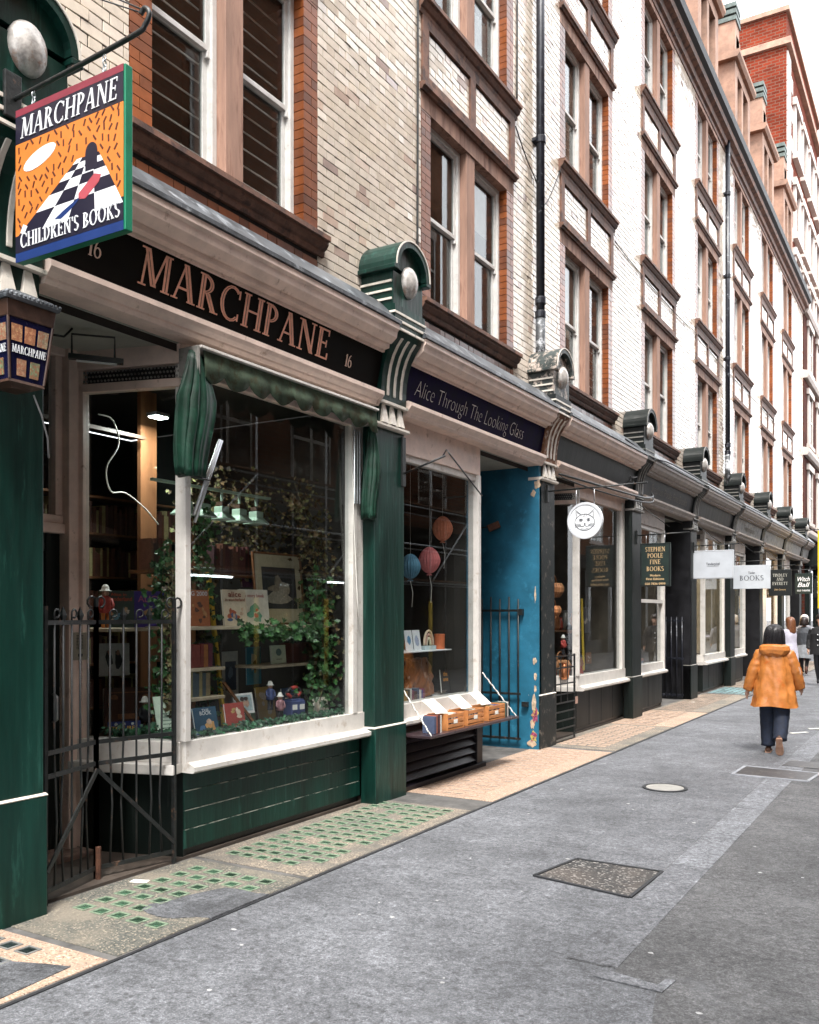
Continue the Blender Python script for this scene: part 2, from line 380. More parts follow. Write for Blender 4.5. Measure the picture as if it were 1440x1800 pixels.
def font_mesh(s, height, shear=0., off=0., narrow=1., bold=0.):
    cu = bpy.data.curves.new('txt', 'FONT'); cu.body = s; cu.size = height/.72; cu.shear = shear; cu.offset = off+min(bold, height*.02); cu.extrude = .0
    cu.align_x = 'CENTER'; cu.resolution_u = 3
    o = bpy.data.objects.new('txt', cu); COL.objects.link(o)
    me = bpy.data.meshes.new_from_object(o)
    v = [(p.co.x*narrow, p.co.y) for p in me.vertices]; f = [tuple(p.vertices) for p in me.polygons]
    bpy.data.objects.remove(o); bpy.data.curves.remove(cu); bpy.data.meshes.remove(me)
    return v, f
def font_text(mb, s, fmap, height, width=None, **k):
    v, f = font_mesh(s, height, **k)
    if not v: return
    xs = [p[0] for p in v]; w = max(xs)-min(xs); x0 = (max(xs)+min(xs))/2
    sx = 1 if width is None else width/w
    mb.add([fmap((a-x0)*sx, b, .004) for a, b in v], f)
# ------------------------------------------------------------------ layout
WX = -.15                                   # face of the upper brick wall
PC = [3.155, 7.2, 11.09, 15.07, 19.05, 23.0, 26.95, 30.9, 34.85]   # pilaster centres along the street
PH = .26
WIN_C = [5.23, 9.2, 13.08, 17.0, 21.0, 24.97, 28.92, 32.87]
WIN_W = [2.08]+[2.3]*7
FL = [(5.0, 6.97), (8.1, 10.04), (11.1, 12.9)]
Y_END = 36.7
# ------------------------------------------------------------------ ground
def asphalt(base=(.165, .170, .184, 1), nm='asphalt'):
    m = bpy.data.materials.new(nm); m.use_nodes = True; t = m.node_tree; L = t.links; b = t.nodes['Principled BSDF']
    g = N(t, 'ShaderNodeNewGeometry').outputs['Position']
    def noise(s, d=6, r=.6):
        n = N(t, 'ShaderNodeTexNoise'); n.inputs['Scale'].default_value = s; n.inputs['Detail'].default_value = d; n.inputs['Roughness'].default_value = r
        L.new(g, n.inputs['Vector']); return n.outputs[0]
    def mr(i, a, b_, c, d):
        n = N(t, 'ShaderNodeMapRange'); n.inputs[1].default_value = a; n.inputs[2].default_value = b_; n.inputs[3].default_value = c; n.inputs[4].default_value = d
        L.new(i, n.inputs[0]); return n.outputs[0]
    def mul(a, c):
        n = N(t, 'ShaderNodeMath', operation='MULTIPLY'); L.new(a, n.inputs[0]); L.new(c, n.inputs[1]); return n.outputs[0]
    big = mr(noise(.8, 6, .62), .3, .7, .62, 1.28)
    midn = mr(noise(5, 7, .7), .3, .7, .66, 1.26)
    fine = mr(noise(70, 4, .75), .3, .7, .42, 1.6)
    v = N(t, 'ShaderNodeTexVoronoi'); v.inputs['Scale'].default_value = 95; L.new(g, v.inputs['Vector'])
    sp = mr(v.outputs['Distance'], .0, .5, 1.35, .75)
    blot = mr(noise(24, 5, .7), .34, .66, .55, 1.42)
    val = mul(mul(mul(big, midn), blot), mul(fine, sp))
    cr = N(t, 'ShaderNodeMix', data_type='RGBA', blend_type='MULTIPLY'); cr.inputs[0].default_value = 1
    cr.inputs[6].default_value = base; L.new(val, cr.inputs[7])
    # dark pits and damp stains
    v2 = N(t, 'ShaderNodeTexVoronoi'); v2.inputs['Scale'].default_value = 15; L.new(g, v2.inputs['Vector'])
    pit = mr(v2.outputs['Distance'], .13, .24, 1., 0.)
    pm_ = mul(pit, mr(noise(7, 3), .40, .55, 0., .9))
    c2 = N(t, 'ShaderNodeMix', data_type='RGBA'); L.new(pm_, c2.inputs[0]); L.new(cr.outputs[2], c2.inputs[6]); c2.inputs[7].default_value = (.06, .06, .065, 1)
    st = mr(noise(1.3, 8, .68), .58, .70, 0., .45)
    c3 = N(t, 'ShaderNodeMix', data_type='RGBA'); L.new(st, c3.inputs[0]); L.new(c2.outputs[2], c3.inputs[6]); c3.inputs[7].default_value = (.14, .145, .155, 1)
    L.new(c3.outputs[2], b.inputs['Base Color'])
    L.new(mr(noise(2, 6), .3, .7, .55, .85), b.inputs['Roughness'])
    bp = N(t, 'ShaderNodeBump'); bp.inputs['Strength'].default_value = .55; bp.inputs['Distance'].default_value = .006
    L.new(fine, bp.inputs['Height'])
    b2 = N(t, 'ShaderNodeBump'); b2.inputs['Strength'].default_value = .35; b2.inputs['Distance'].default_value = .02
    L.new(noise(3, 4), b2.inputs['Height']); L.new(bp.outputs[0], b2.inputs['Normal']); L.new(b2.outputs[0], b.inputs['Normal'])
    return m
asph = asphalt()
asph_pale = asphalt((.215, .222, .24, 1), 'pale worn channel')
def speckle(name, c, dark, light, mix=.5, sc=120, warm=None):
    m = bpy.data.materials.new(name); m.use_nodes = True; t = m.node_tree; L = t.links; b = t.nodes['Principled BSDF']
    g = N(t, 'ShaderNodeNewGeometry').outputs['Position']
    v = N(t, 'ShaderNodeTexVoronoi'); v.inputs['Scale'].default_value = sc; L.new(g, v.inputs['Vector'])
    cr = N(t, 'ShaderNodeValToRGB'); e = cr.color_ramp.elements
    e[0].position = 0; e[0].color = rgba(dark); e[1].position = 1; e[1].color = rgba(light)
    q = e.new(.3); q.color = rgba(c); q = e.new(.75); q.color = rgba(c)
    sx = N(t, 'ShaderNodeSeparateColor'); L.new(v.outputs['Color'], sx.inputs[0]); L.new(sx.outputs[0], cr.inputs[0])
    n = N(t, 'ShaderNodeTexNoise'); n.inputs['Scale'].default_value = 2.2; n.inputs['Detail'].default_value = 8; n.inputs['Roughness'].default_value = .7; L.new(g, n.inputs['Vector'])
    r = N(t, 'ShaderNodeMapRange'); r.inputs[1].default_value = .42; r.inputs[2].default_value = .6; r.inputs[3].default_value = 0; r.inputs[4].default_value = mix; L.new(n.outputs[0], r.inputs[0])
    mxn = N(t, 'ShaderNodeMix', data_type='RGBA'); L.new(r.outputs[0], mxn.inputs[0]); L.new(cr.outputs[0], mxn.inputs[6]); mxn.inputs[7].default_value = rgba(warm or dark)
    L.new(mxn.outputs[2], b.inputs['Base Color']); b.inputs['Roughness'].default_value = .75
    bp = N(t, 'ShaderNodeBump'); bp.inputs['Strength'].default_value = .5; bp.inputs['Distance'].default_value = .004
    L.new(v.outputs['Distance'], bp.inputs['Height']); L.new(bp.outputs[0], b.inputs['Normal'])
    return m
pink_conc = speckle('pink aggregate', (.40, .275, .195), (.13, .085, .06), (.58, .47, .38), .55, 110, (.27, .20, .155))
grey_conc = speckle('grey mossy aggregate', (.095, .095, .083), (.03, .035, .03), (.34, .29, .22), .75, 110, (.21, .18, .14))
mix_conc = speckle('mixed aggregate', (.215, .18, .14), (.05, .045, .04), (.46, .38, .30), .75, 110, (.10, .10, .09))
dark_conc = pm('dark worn concrete', (.11, .105, .10), .8, .35, 4, .3, 60, (.06, .058, .055), .3, 3)
asph_mid = asphalt((.178, .183, .198, 1), 'half worn channel')
smooth_patch = asphalt((.118, .122, .132, 1), 'repair asphalt')
strip_mat = pm('granite channel', (.33, .34, .37), .65, .2, 7, .2, 90, (.22, .23, .25), .35, 3)
patch_dark = speckle('dark cobbled infill', (.035, .034, .033), (.015, .015, .015), (.32, .30, .28), .35, 75, (.15, .12, .10))
seam = pm('tar seam', (.022, .023, .026), .6, .3, 20)

g = MB(); g.box(-160, 160, -120, 260, -.6, 0.)
tag(g.build('road', asph), 'grey worn asphalt lane', 'road', kind='structure')
asph2 = asphalt((.122, .122, .125, 1), 'darker asphalt')
g = MB(); g.add([(3.10, 4.30, .002), (3.34, 4.20, .002), (3.38, 4.0, .002), (3.6, 3.1, .002), (3.8, 2.2, .002), (3.9, -20, .002), (30, -20, .002), (30, 120, .002), (3.107, 120, .002)], [tuple(range(9))])
tag(g.build('carriageway', asph2), 'darker asphalt on the far side of the granite channel', 'road', kind='structure')
g = MB(); g.box(-.145, .88, -3, 36.6, -.05, .008)
pav = g.build('pavement', dark_conc); tag(pav, 'narrow strip of paving along the shopfronts', 'pavement', kind='structure')
g = MB(); g.box(.88, .90, -3, 36.6, -.05, .006)
g.build('edge_seam', seam, pav)
green_glass = pm('green prism glass', (.042, .085, .052), .2, .4, 30, .2, 40, island=True)
black_glass = pm('dark prism glass', (.018, .026, .026), .18, .4, 22, .2, 40, island=True)
clay_glass = pm('clouded prism glass', (.29, .215, .165), .45, .25, 22, .2, 40, (.40, .32, .26), .3, 26, island=True)
blue_glass = pm('pale blue prism glass', (.24, .40, .42), .3, .3, 22, island=True)
def block_mesh(m, a=.052, b=.047):
    q = MB(); r1 = [(-a, -b), (a, -b), (a, b), (-a, b)]
    q.loft([[(x*k, y*k, z) for x, y in r1] for k, z in ((1, 0), (1, .004), (.93, .0065), (.84, .0065), (.78, .002), (.3, .0045))])
    q.m = [1 if len(f) == 4 and max(v for v in f) >= 20 or (len(f) == 4 and min(f) >= 20) else 0 for f in q.f]
    me = q.mesh('glass_block', [block_rim.get(m.name, m), m]); return me
block_rim = {'green prism glass': pm('pale green rim', (.19, .245, .17), .5, .3, 30, .2, 60, (.12, .14, .10), .3, 26), 'clouded prism glass': pm('clay rim', (.42, .30, .225), .7, .25, 30), 'dark prism glass': pm('grey rim', (.16, .16, .15), .7, .2, 30)}
def light_panel(y0, y1, conc, blockm, rows, ys, skip=lambda x, y: False, a=.052, b=.047, jx=.004, hole=None, far=False):
    q = MB(); q.box(-.13, .872, y0, y1, 0, .012)
    p = q.build('pavement_light_panel', conc, pav)
    bm_ = block_mesh(blockm, a, b); jm = MB()
    for x in rows:
        for y in ys:
            if skip(x, y): continue
            if far:
                jm.box(x-a, x+a, y-b, y+b, .011, .016); continue
            o = link('glass_block', bm_, p); o.location = (x+random.uniform(-jx, jx), y+random.uniform(-jx, jx), .0125)
            o.rotation_euler = (0, 0, random.uniform(-.03, .03))
    if far and jm.v:
        o = jm.build('glass_blocks', blockm, p); o['kind'] = 'stuff'
    return p
ar = lambda a, b, n: [a+(b-a)*i/(n-1) for i in range(n)]
light_panel(1.6, 3.13, pink_conc, black_glass, ar(.12, .42, 3), ar(2.1, 3.0, 6))
pA = light_panel(3.19, 4.74, grey_conc, green_glass, ar(.10, .70, 5), ar(3.62, 4.56, 7), lambda x, y: x > .48 and 3.75 < y < 4.3 or x > .62 and y < 3.5)
light_panel(4.80, 7.16, mix_conc, green_glass, ar(.04, .70, 6), ar(5.0, 7.02, 15), lambda x, y: random.random() < .05, b=.044)
light_panel(7.6, 11.08, pink_conc, clay_glass, ar(.06, .58, 5), ar(7.75, 10.9, 20), lambda x, y: False, b=.05)
light_panel(11.22, 14.0, mix_conc, clay_glass, ar(.06, .6, 5), ar(11.5, 13.8, 14), b=.05)
light_panel(14.05, 16.4, pink_conc, clay_glass, ar(.06, .5, 4), ar(14.2, 16.2, 10), far=True)
light_panel(16.45, 20.4, mix_conc, clay_glass, ar(.0, .5, 5), ar(16.6, 20.2, 22), far=True)
light_panel(20.45, 22.4, dark_conc, blue_glass, ar(.0, .7, 6), ar(20.6, 22.3, 12), far=True)
light_panel(22.5, 36.5, mix_conc, clay_glass, ar(.0, .6, 5), ar(22.7, 36.3, 70), far=True)
g = MB(); g.sweepz([(.43, 3.76), (.40, 3.85), (.46, 3.98), (.48, 4.12), (.53, 4.26), (.56, 4.33), (.68, 4.35), (.80, 4.34), (.885, 4.37), (.885, 3.86), (.80, 3.83), (.70, 3.74), (.62, 3.72), (.52, 3.73)], .004, .0165)
tag(g.build('asphalt_repair', smooth_patch), 'smooth grey repair patch let into the green glass paving', 'repair patch', kind='structure')
g = MB(); g.sweepz([(.34, 1.5), (.35, 2.4), (.38, 2.83), (.50, 2.87), (.66, 2.93), (.79, 2.97), (.83, 2.5), (.86, 1.5)], .004, .0165)
tag(g.build('asphalt_repair', smooth_patch), 'smooth grey repair patch in the pink paving', 'repair patch', kind='structure')
# granite channel with joints, patches and covers
g = MB()
y = 4.36
ch = tag(MB().box(2.838, 3.108, 4.35, 60, -.04, .0025).build('channel', asph2), 'pale granite channel running down the lane', 'channel', kind='structure')
k = 0
while y < 60 and k < 60:
    l = random.uniform(.85, 1.25)
    if not 10.2 < y+.4 < 10.9:
        o = MB().box(2.842+random.uniform(0, .006), 3.104-random.uniform(0, .006), y, min(y+l-.004, 60), -.03, .0055).build('kerbstone', asph_mid if k < 2 else asph_pale, ch)
    y += l; k += 1
g = MB(); g.sweepz([(3.03, 4.20), (3.06, 4.30), (3.33, 4.25), (3.345, 4.34), (3.39, 4.345), (3.37, 4.18)], .003, .0075)
tag(g.build('asphalt_repair', asph_pale), 'pale angular scar at the near end of the granite channel', 'repair patch', kind='structure')
g = MB(); g.sweepz([(2.15, 5.62), (2.82, 5.50), (2.84, 6.12), (2.24, 6.13)], .002, .0075)
o = tag(g.build('ground_hatch', patch_dark), 'dark square cobbled hatch beside the granite channel', 'hatch')
g = MB()
for a_, b_ in (((2.13, 5.61), (2.23, 6.15)), ((2.23, 6.15), (2.84, 6.14)), ((2.84, 6.14), (2.82, 5.48)), ((2.82, 5.48), (2.13, 5.61))):
    g.obox((a_[0], a_[1], .006), (b_[0], b_[1], .006), .022, .01)
g.build('frame', seam, o)
# oval pale inspection cover
g = MB(); g.tube([(2.06, 9.13, .001), (2.06, 9.13, .009)], .185, 28)
o = tag(g.build('manhole_cover', pm('worn pale iron', (.32, .31, .285), .5, .2, 14, .5, 50, (.3, .29, .27), .3, 20)), 'small round pale cover set in the asphalt', 'manhole')
g = MB()
n = 28
g.loft([[(2.06+r*math.cos(2*math.pi*i/n), 9.13+r*math.sin(2*math.pi*i/n), z) for i in range(n)] for r, z in ((.19, .003), (.19, .011), (.222, .010), (.222, .003))], False)
g.build('rim', seam, o)
g = MB(); g.sweepz([(2.50, 10.28), (3.24, 10.24), (3.30, 10.80), (2.52, 10.88)], .002, .009)
o = tag(g.build('ground_hatch', pm('dark iron hatch', (.05, .05, .052), .45, .3, 14, .4, 60, (.12, .11, .10), .25, 9)), 'dark rectangular iron hatch across the granite channel', 'hatch')
g = MB()
for a_, b_ in (((2.49, 10.27), (2.51, 10.89)), ((2.51, 10.89), (3.31, 10.81)), ((3.31, 10.81), (3.25, 10.23)), ((3.25, 10.23), (2.49, 10.27))):
    g.obox((a_[0], a_[1], .007), (b_[0], b_[1], .007), .035, .012)
g.build('frame', strip_mat, o)
g = MB(); g.sweepz([(2.86, 11.15), (3.5, 11.1), (3.55, 11.55), (2.9, 11.6)], .002, .010)
tag(g.build('ground_hatch', pm('dark iron hatch', (.05, .05, .052))), 'farther small iron hatch behind the larger one', 'hatch')
# gum spots and scraps trodden into the lane
g = MB()
for i in range(170):
    x, y = random.uniform(.9, 6.5), random.uniform(2.6, 17)
    r = random.choice([.005, .006, .008, .010, .014])
    n = 7; a0 = random.random()*6
    g.loft([[(x+r*k_*random.uniform(.8, 1.2)*math.cos(a0+2*math.pi*i_/n)*1.3, y+r*k_*random.uniform(.8, 1.2)*math.sin(a0+2*math.pi*i_/n), z) for i_ in range(n)] for k_, z in ((1, .001), (.7, .0035))])
o = g.build('litter', pm('trodden gum', (.38, .38, .38), .8, .3, 30)); tag(o, 'pale specks of gum and grit trodden into the asphalt', 'litter', kind='stuff')
def scrap(x, y, l, w, a, lab, m=paper):
    q = MB(); c, s_ = math.cos(a), math.sin(a); P_ = []
    for u_, v_ in ((-l, -w), (0, -w*1.2), (l, -w*.8), (l*.9, w), (.1*l, w*.9), (-l*.95, w*1.1)): P_.append((x+u_*c-v_*s_, y+u_*s_+v_*c))
    q.add([(a_, b_, .0035+.006*random.random()) for a_, b_ in P_]+[(a_, b_, .0125) for a_, b_ in P_], [(5, 4, 3, 2, 1, 0), (6, 7, 8, 9, 10, 11)]+[(i, (i+1) % 6, 6+(i+1) % 6, 6+i) for i in range(6)])
    tag(q.build('paper_scrap', m), lab, 'litter')
scrap(2.63, 14.35, .16, .03, .9, 'white strip of paper lying ahead of the person in orange')
scrap(2.80, 15.0, .13, .035, .5, 'crumpled white scrap farther up the lane, beyond the paper strip')
scrap(-.02, 4.16, .06, .03, .4, 'small white scrap of paper at the foot of the iron gate')
scrap(.05, 10.62, .06, .035, 1.0, 'white scrap of paper at the foot of the blue wall')
scrap(.2, 18.3, .09, .03, 1.2, 'white scrap by the pilaster next to the dark barred passage')

# ------------------------------------------------------------------ main terrace: wall, bricks, windows, eaves
bld = thing('terrace_building', 'long terrace of cream glazed brick with brown stone windows above the shops', 'building', (-2, 18, 0))
holes = []
for c, w in zip(WIN_C, WIN_W):
    for i, (zs, zt) in enumerate(FL):
        holes.append((c-w/2, c+w/2, zs-.34 if i == 0 else FL[i-1][1]+.02, zt+.26 if i < 2 else zt+.1))
Z0, Z1 = 4.62, 13.0
def sheet_with_holes(y0, y1, z0, z1, hs, x, x2):
    ys = sorted({y0, y1, *[h[0] for h in hs], *[h[1] for h in hs]}); zs = sorted({z0, z1, *[h[2] for h in hs], *[h[3] for h in hs]})
    ys = [v for v in ys if y0 <= v <= y1]; zs = [v for v in zs if z0 <= v <= z1]
    m = MB(); idx = {}
    def vid(i, j):
        if (i, j) not in idx: idx[(i, j)] = len(m.v); m.v.append((x, ys[i], zs[j]))
        return idx[(i, j)]
    for i in range(len(ys)-1):
        for j in range(len(zs)-1):
            cy_, cz = (ys[i]+ys[i+1])/2, (zs[j]+zs[j+1])/2
            if any(h[0] < cy_ < h[1] and h[2] < cz < h[3] for h in hs): continue
            m.f.append((vid(i, j), vid(i+1, j), vid(i+1, j+1), vid(i, j+1))); m.m.append(0)
    return m
win_open = [(c-w/2+.19, c+w/2-.19, zs-.1, zt+.05) for c, w in zip(WIN_C, WIN_W) for zs, zt in FL]
wall = sheet_with_holes(-3, Y_END, 3.6, 13.2, win_open, WX-.009, 0).build('wall', mortar, bld, fix=False)
def brick_rects(y0, y1, z0, z1, hs, ch=.0785, lens=(.228, .112), joint=.0085):
    out = []; r = 0; z = z0
    while z+ch*.6 < z1:
        zc = z+ch/2
        cuts = sorted([(h[0], h[1]) for h in hs if h[2] < zc < h[3]])
        iv = []; a = y0
        for c0, c1 in cuts:
            if c0 > a: iv.append((a, min(c0, y1)))
            a = max(a, c1)
        if a < y1: iv.append((a, y1))
        for a, b_ in iv:
            if b_-a < .03: continue
            k = r % 2; p = math.floor((a-y0)/(sum(lens)))*sum(lens)+y0-(lens[0]/2+lens[1]/2 if k else 0)
            i = 0
            while p < b_:
                l = lens[i % 2]; s0, s1 = max(p, a), min(p+l, b_)
                if s1-s0 > .03: out.append((s0+joint/2, s1-joint/2, z+joint/2, min(z+ch, z1)-joint/2))
                p += l; i += 1
        z += ch; r += 1
    return out
def bricks_mesh(name, rects, x, mat_, depth=.012, tilt=.022, ch=.0016):
    r = np.array(rects); n = len(r)
    jx = rng.uniform(-.0012, .0012, n); ty = rng.normal(0, tilt, n); tz = rng.normal(0, tilt, n)
    y0, y1, z0, z1 = r.T; yc, zc = (y0+y1)/2, (z0+z1)/2
    V = np.zeros((n, 12, 3))
    cs = [(y0, z0), (y1, z0), (y1, z1), (y0, z1)]; sg = [(1, 1), (-1, 1), (-1, -1), (1, -1)]
    for i, ((yy, zz), (a, b_)) in enumerate(zip(cs, sg)):
        V[:, i] = np.stack([np.full(n, x-depth), yy, zz], 1)
        d = jx+(yy-yc)*ty+(zz-zc)*tz
        V[:, 4+i] = np.stack([x-ch+d, yy, zz], 1)
        V[:, 8+i] = np.stack([x+d, yy+a*ch, zz+b_*ch], 1)
    fc = [(8, 9, 10, 11)]+[(4+i, 4+(i+1) % 4, 8+(i+1) % 4, 8+i) for i in range(4)]+[(i, (i+1) % 4, 4+(i+1) % 4, 4+i) for i in range(4)]
    F = (np.arange(n)[:, None, None]*12+np.array(fc)[None]).reshape(-1, 4)
    me = bpy.data.meshes.new(name)
    me.vertices.add(n*12); me.vertices.foreach_set('co', V.ravel())
    me.loops.add(F.size); me.loops.foreach_set('vertex_index', F.ravel().astype(np.int32))
    me.polygons.add(len(F)); me.polygons.foreach_set('loop_start', np.arange(len(F), dtype=np.int32)*4)
    me.materials.append(mat_); me.update(calc_edges=True); me.validate(); me.polygons.foreach_set('use_smooth', np.zeros(len(F), dtype=bool))
    return me
_a = R(30.756)
def seen(y, z, x=-.15):
    """rough on-photo size of a spot on the wall (0 outside the picture)"""
    D = 4.5-x; rr = -D*math.cos(_a)+y*math.sin(_a); fw = D*math.sin(_a)+y*math.cos(_a)
    if fw < 1: return 0
    px, py = 720+1588*rr/fw, 1080-(z-1.75)*1588/fw
    return 0 if not (0 < px < 1440 and 0 < py < 1800) else D/fw**3
_unit = {}
def single_brick(rc, mat_, parent, name='brick'):
    y0, y1, z0, z1 = rc; k = (round(y1-y0, 3), round(z1-z0, 3), mat_.name)
    if k not in _unit:
        l, h = k[0]/2, k[1]/2; _unit[k] = bricks_mesh(name, [(-l, l, -h, h)], 0, mat_, tilt=0)
    o = link(name, _unit[k], parent); o.location = (WX+random.uniform(-.0012, .0012), (y0+y1)/2, (z0+z1)/2)
    o.rotation_euler = (0, random.gauss(0, .018), random.gauss(0, .018))
rc = brick_rects(-3, Y_END, Z0, Z1, holes)
blocked = lambda q: seen((q[0]+q[1])/2, (q[2]+q[3])/2) if not any(abs((q[0]+q[1])/2-c) < .34 and q[3] < 5.25 for c in PC) else 0
rc.sort(key=lambda q: -blocked(q)*(q[1]-q[0]))
for q in rc[:300]: single_brick(q, cream_brick, wall)
o = link('brickwork', bricks_mesh('brickwork', rc[300:], WX, cream_brick), wall); o['kind'] = 'stuff'

# window pieces (local: x from wall face, y from centre, z from sill top)
WM = {}
def wmesh(key, fn, mats_):
    if key not in WM:
        q = MB(); fn(q); me = q.mesh(key[0], mats_); recalc(me); WM[key] = me
    return WM[key]
curtain_mats = [pm('grey curtain', (.30, .32, .31), .9, .2, 9), pm('green grey curtain', (.16, .21, .19), .9, .25, 9)]
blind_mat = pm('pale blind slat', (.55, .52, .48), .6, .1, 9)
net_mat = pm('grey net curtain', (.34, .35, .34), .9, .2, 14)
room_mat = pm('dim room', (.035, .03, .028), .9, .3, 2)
def jamb_fn(h, ow, w, s):
    def fn(q):
        z = -.02; r = 0; y0, y1 = (ow/2, w/2) if s > 0 else (-w/2, -ow/2)
        while z < h-.02:
            z2 = min(z+.0785, h)
            a = .2 if r % 2 else .11
            q.box(-.20+.002, -.075, y0, y1, z+.003, z2-.004) if False else None
            if r % 2: q.box(-.2, .0+random.uniform(-.001, .001), y0+.003, y1-.003, z+.0035, z2-.0035)
            else:
                ym = y0+(y1-y0)*(.5+.06*s)
                q.box(-.2, random.uniform(-.001, .001), y0+.003, ym-.003, z+.0035, z2-.0035); q.box(-.05, random.uniform(-.001, .001), ym+.003, y1-.003, z+.0035, z2-.0035)
            z = z2; r += 1
    return fn
def add_window(i, fl):
    c, w = WIN_C[i], WIN_W[i]; zs, zt = FL[fl]; h = zt-zs; ow = w-.4; mw = .20; lw = (ow-mw)/2; key = (w, fl)
    near = i < 3
    win = sub('window', bld); win.location = (WX, c, zs)
    def part(name, fn, mats_, k=(), bevel=0., kind=None):
        o = link(name, wmesh((name,)+key+tuple(k), fn, mats_), win, bevel)
        if kind: o['kind'] = kind
        return o
    part('sill', lambda q: q.prism([(-.22, -.17), (.02, -.17), (.03, -.14), (.03, -.12), (.05, -.11), (.075, -.075), (.075, -.05), (.10, -.045), (.10, -.005), (-.22, .012)], -w/2-.06, w/2+.06), stone_brown)
    part('mullion', lambda q: q.box(-.2, -.012, -mw/2, mw/2, .0, h), stone_pink, bevel=.006 if near else 0)
    if fl == 2: part('lintel', lambda q: q.box(-.2, .003, -w/2, w/2, h, h+.11), stone_pink)
    else: part('lintel', lambda q: q.box(-.2, .003, -w/2, w/2, h, h+.18), stone_pink)
    if fl < 2:
        part('ledge', lambda q: q.prism([(-.1, h+.18), (.03, h+.18), (.04, h+.205), (.065, h+.21), (.065, h+.25), (-.1, h+.262)], -w/2-.03, w/2+.03), stone_brown)
    for s in (-1, 1):
        part('jamb', jamb_fn(h, ow, w, s), brown_brick, (s,), kind='stuff')
    for s in (-1, 1):
        yc = s*(mw/2+lw/2); y0, y1 = yc-lw/2, yc+lw/2; f_ = .05
        def frame(q):
            q.box(-.18, -.10, y0, y0+f_, .012, h); q.box(-.18, -.10, y1-f_, y1, .012, h); q.box(-.18, -.10, y0+f_, y1-f_, h-f_, h); q.box(-.18, -.09, y0+f_, y1-f_, .012, .05)
        part('frame', frame, white_paint, (s,), bevel=.004 if near else 0)
        hm = h*.51
        for up in (0, 1):
            x1 = -.125 if up else -.155; x0 = x1-.03; za, zb = (hm-.02, h-f_) if up else (.05, hm+.02); a0, a1 = y0+f_, y1-f_; t_ = .042
            def sash(q):
                q.box(x0, x1, a0, a0+t_, za, zb); q.box(x0, x1, a1-t_, a1, za, zb); q.box(x0, x1, a0+t_, a1-t_, za, za+t_); q.box(x0, x1, a0+t_, a1-t_, zb-t_, zb)
                if up: q.box(x0-.005, x1+.004, a0, a0+t_*.7, za-.05, za); q.box(x0-.005, x1+.004, a1-t_*.7, a1, za-.05, za)
            part('sash', sash, white_paint, (s, up), bevel=.003 if near else 0)
            part('pane', lambda q: q.box(x0+.010, x0+.016, a0+t_, a1-t_, za+t_, zb-t_), glass_up, (s, up))
        kind = (i*3+fl*2+s) % 4
        def curtain(q):
            n = 26
            cw = lw*(.35 if kind < 2 else .5)
            pts = [(-.30+.02*math.sin(j*1.9), y0+.02+cw*j/n) for j in range(n+1)]
            for j in range(n): q.poly([(pts[j][0], pts[j][1], .05), (pts[j+1][0], pts[j+1][1], .05), (pts[j+1][0], pts[j+1][1], h), (pts[j][0], pts[j][1], h)])
        if i == 0 and fl == 0 or kind == 3:
            def blind(q):
                for j in range(12):
                    z = .25+j*(h-.3)/12; q.box(-.27, -.262, y0+.02, y1-.02, z, z+.012)
            part('blind', blind, blind_mat, (s,), kind='stuff')
        else:
            o = part('curtain', curtain, curtain_mats[kind % 2], (s, kind))
    rb_k = (i*7+fl*5) % 6
    if rb_k in (1, 2, 4) and not (i == 0 and fl == 0):
        s = 1 if rb_k == 1 else -1; yc = s*(mw/2+lw/2); dz = h*(.30 if rb_k == 1 else .55 if rb_k == 2 else .18)
        part('roller_blind', lambda q: q.box(-.245, -.24, yc-lw/2+.06, yc+lw/2-.06, h-dz, h-.02), blind_mat, (rb_k,))
    if rb_k in (0, 3, 5) and not (i == 0 and fl == 0):
        def net(q):
            for s in ((-1, 1) if rb_k else (1,)):
                yc = s*(mw/2+lw/2); n = 30; pts = [(-.26+.012*math.sin(j*2.1), yc-lw/2+.05+(lw-.1)*j/n) for j in range(n+1)]
                for j in range(n): q.poly([(pts[j][0], pts[j][1], .05), (pts[j+1][0], pts[j+1][1], .05), (pts[j+1][0], pts[j+1][1], h*.48), (pts[j][0], pts[j][1], h*.48)])
        part('net_curtain', net, net_mat, (rb_k,))
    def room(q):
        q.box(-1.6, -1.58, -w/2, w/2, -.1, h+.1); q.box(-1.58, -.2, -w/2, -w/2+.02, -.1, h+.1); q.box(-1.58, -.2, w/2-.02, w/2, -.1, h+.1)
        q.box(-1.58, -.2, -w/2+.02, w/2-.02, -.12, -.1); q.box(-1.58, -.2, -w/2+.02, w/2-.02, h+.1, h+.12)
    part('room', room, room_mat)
    if fl > 0:
        zb = FL[fl-1][1]+.262-zs; zt_ = -.172                  # apron between storeys
        def apron(q):
            fr = .13; ys = [-w/2, -w/2+fr, -fr/2, fr/2, w/2-fr, w/2]
            q.box(-.01, .022, ys[0], ys[1], zb, zt_); q.box(-.01, .022, ys[2], ys[3], zb, zt_); q.box(-.01, .022, ys[4], ys[5], zb, zt_)
            for a, b_ in ((ys[1], ys[2]), (ys[3], ys[4])): q.box(-.01, .022, a, b_, zb, zb+.10); q.box(-.01, .022, a, b_, zt_-.10, zt_)
        part('apron', apron, stone_brown)
        k = ('apron_bricks',)+key
        if k not in WM:
            fr = .13; rr = []
            for a, b_ in ((-w/2+fr, -fr/2), (fr/2, w/2-fr)): rr += brick_rects(a, b_, zb+.10, zt_-.10, [])
            WM[k] = bricks_mesh('apron_bricks', rr, -.002, cream_brick, .012)
        o = link('apron_brickwork', WM[k], win); o['kind'] = 'stuff'
    else:
        rr = brick_rects(c-w/2, c+w/2, zs-.36, zs-.168, [])
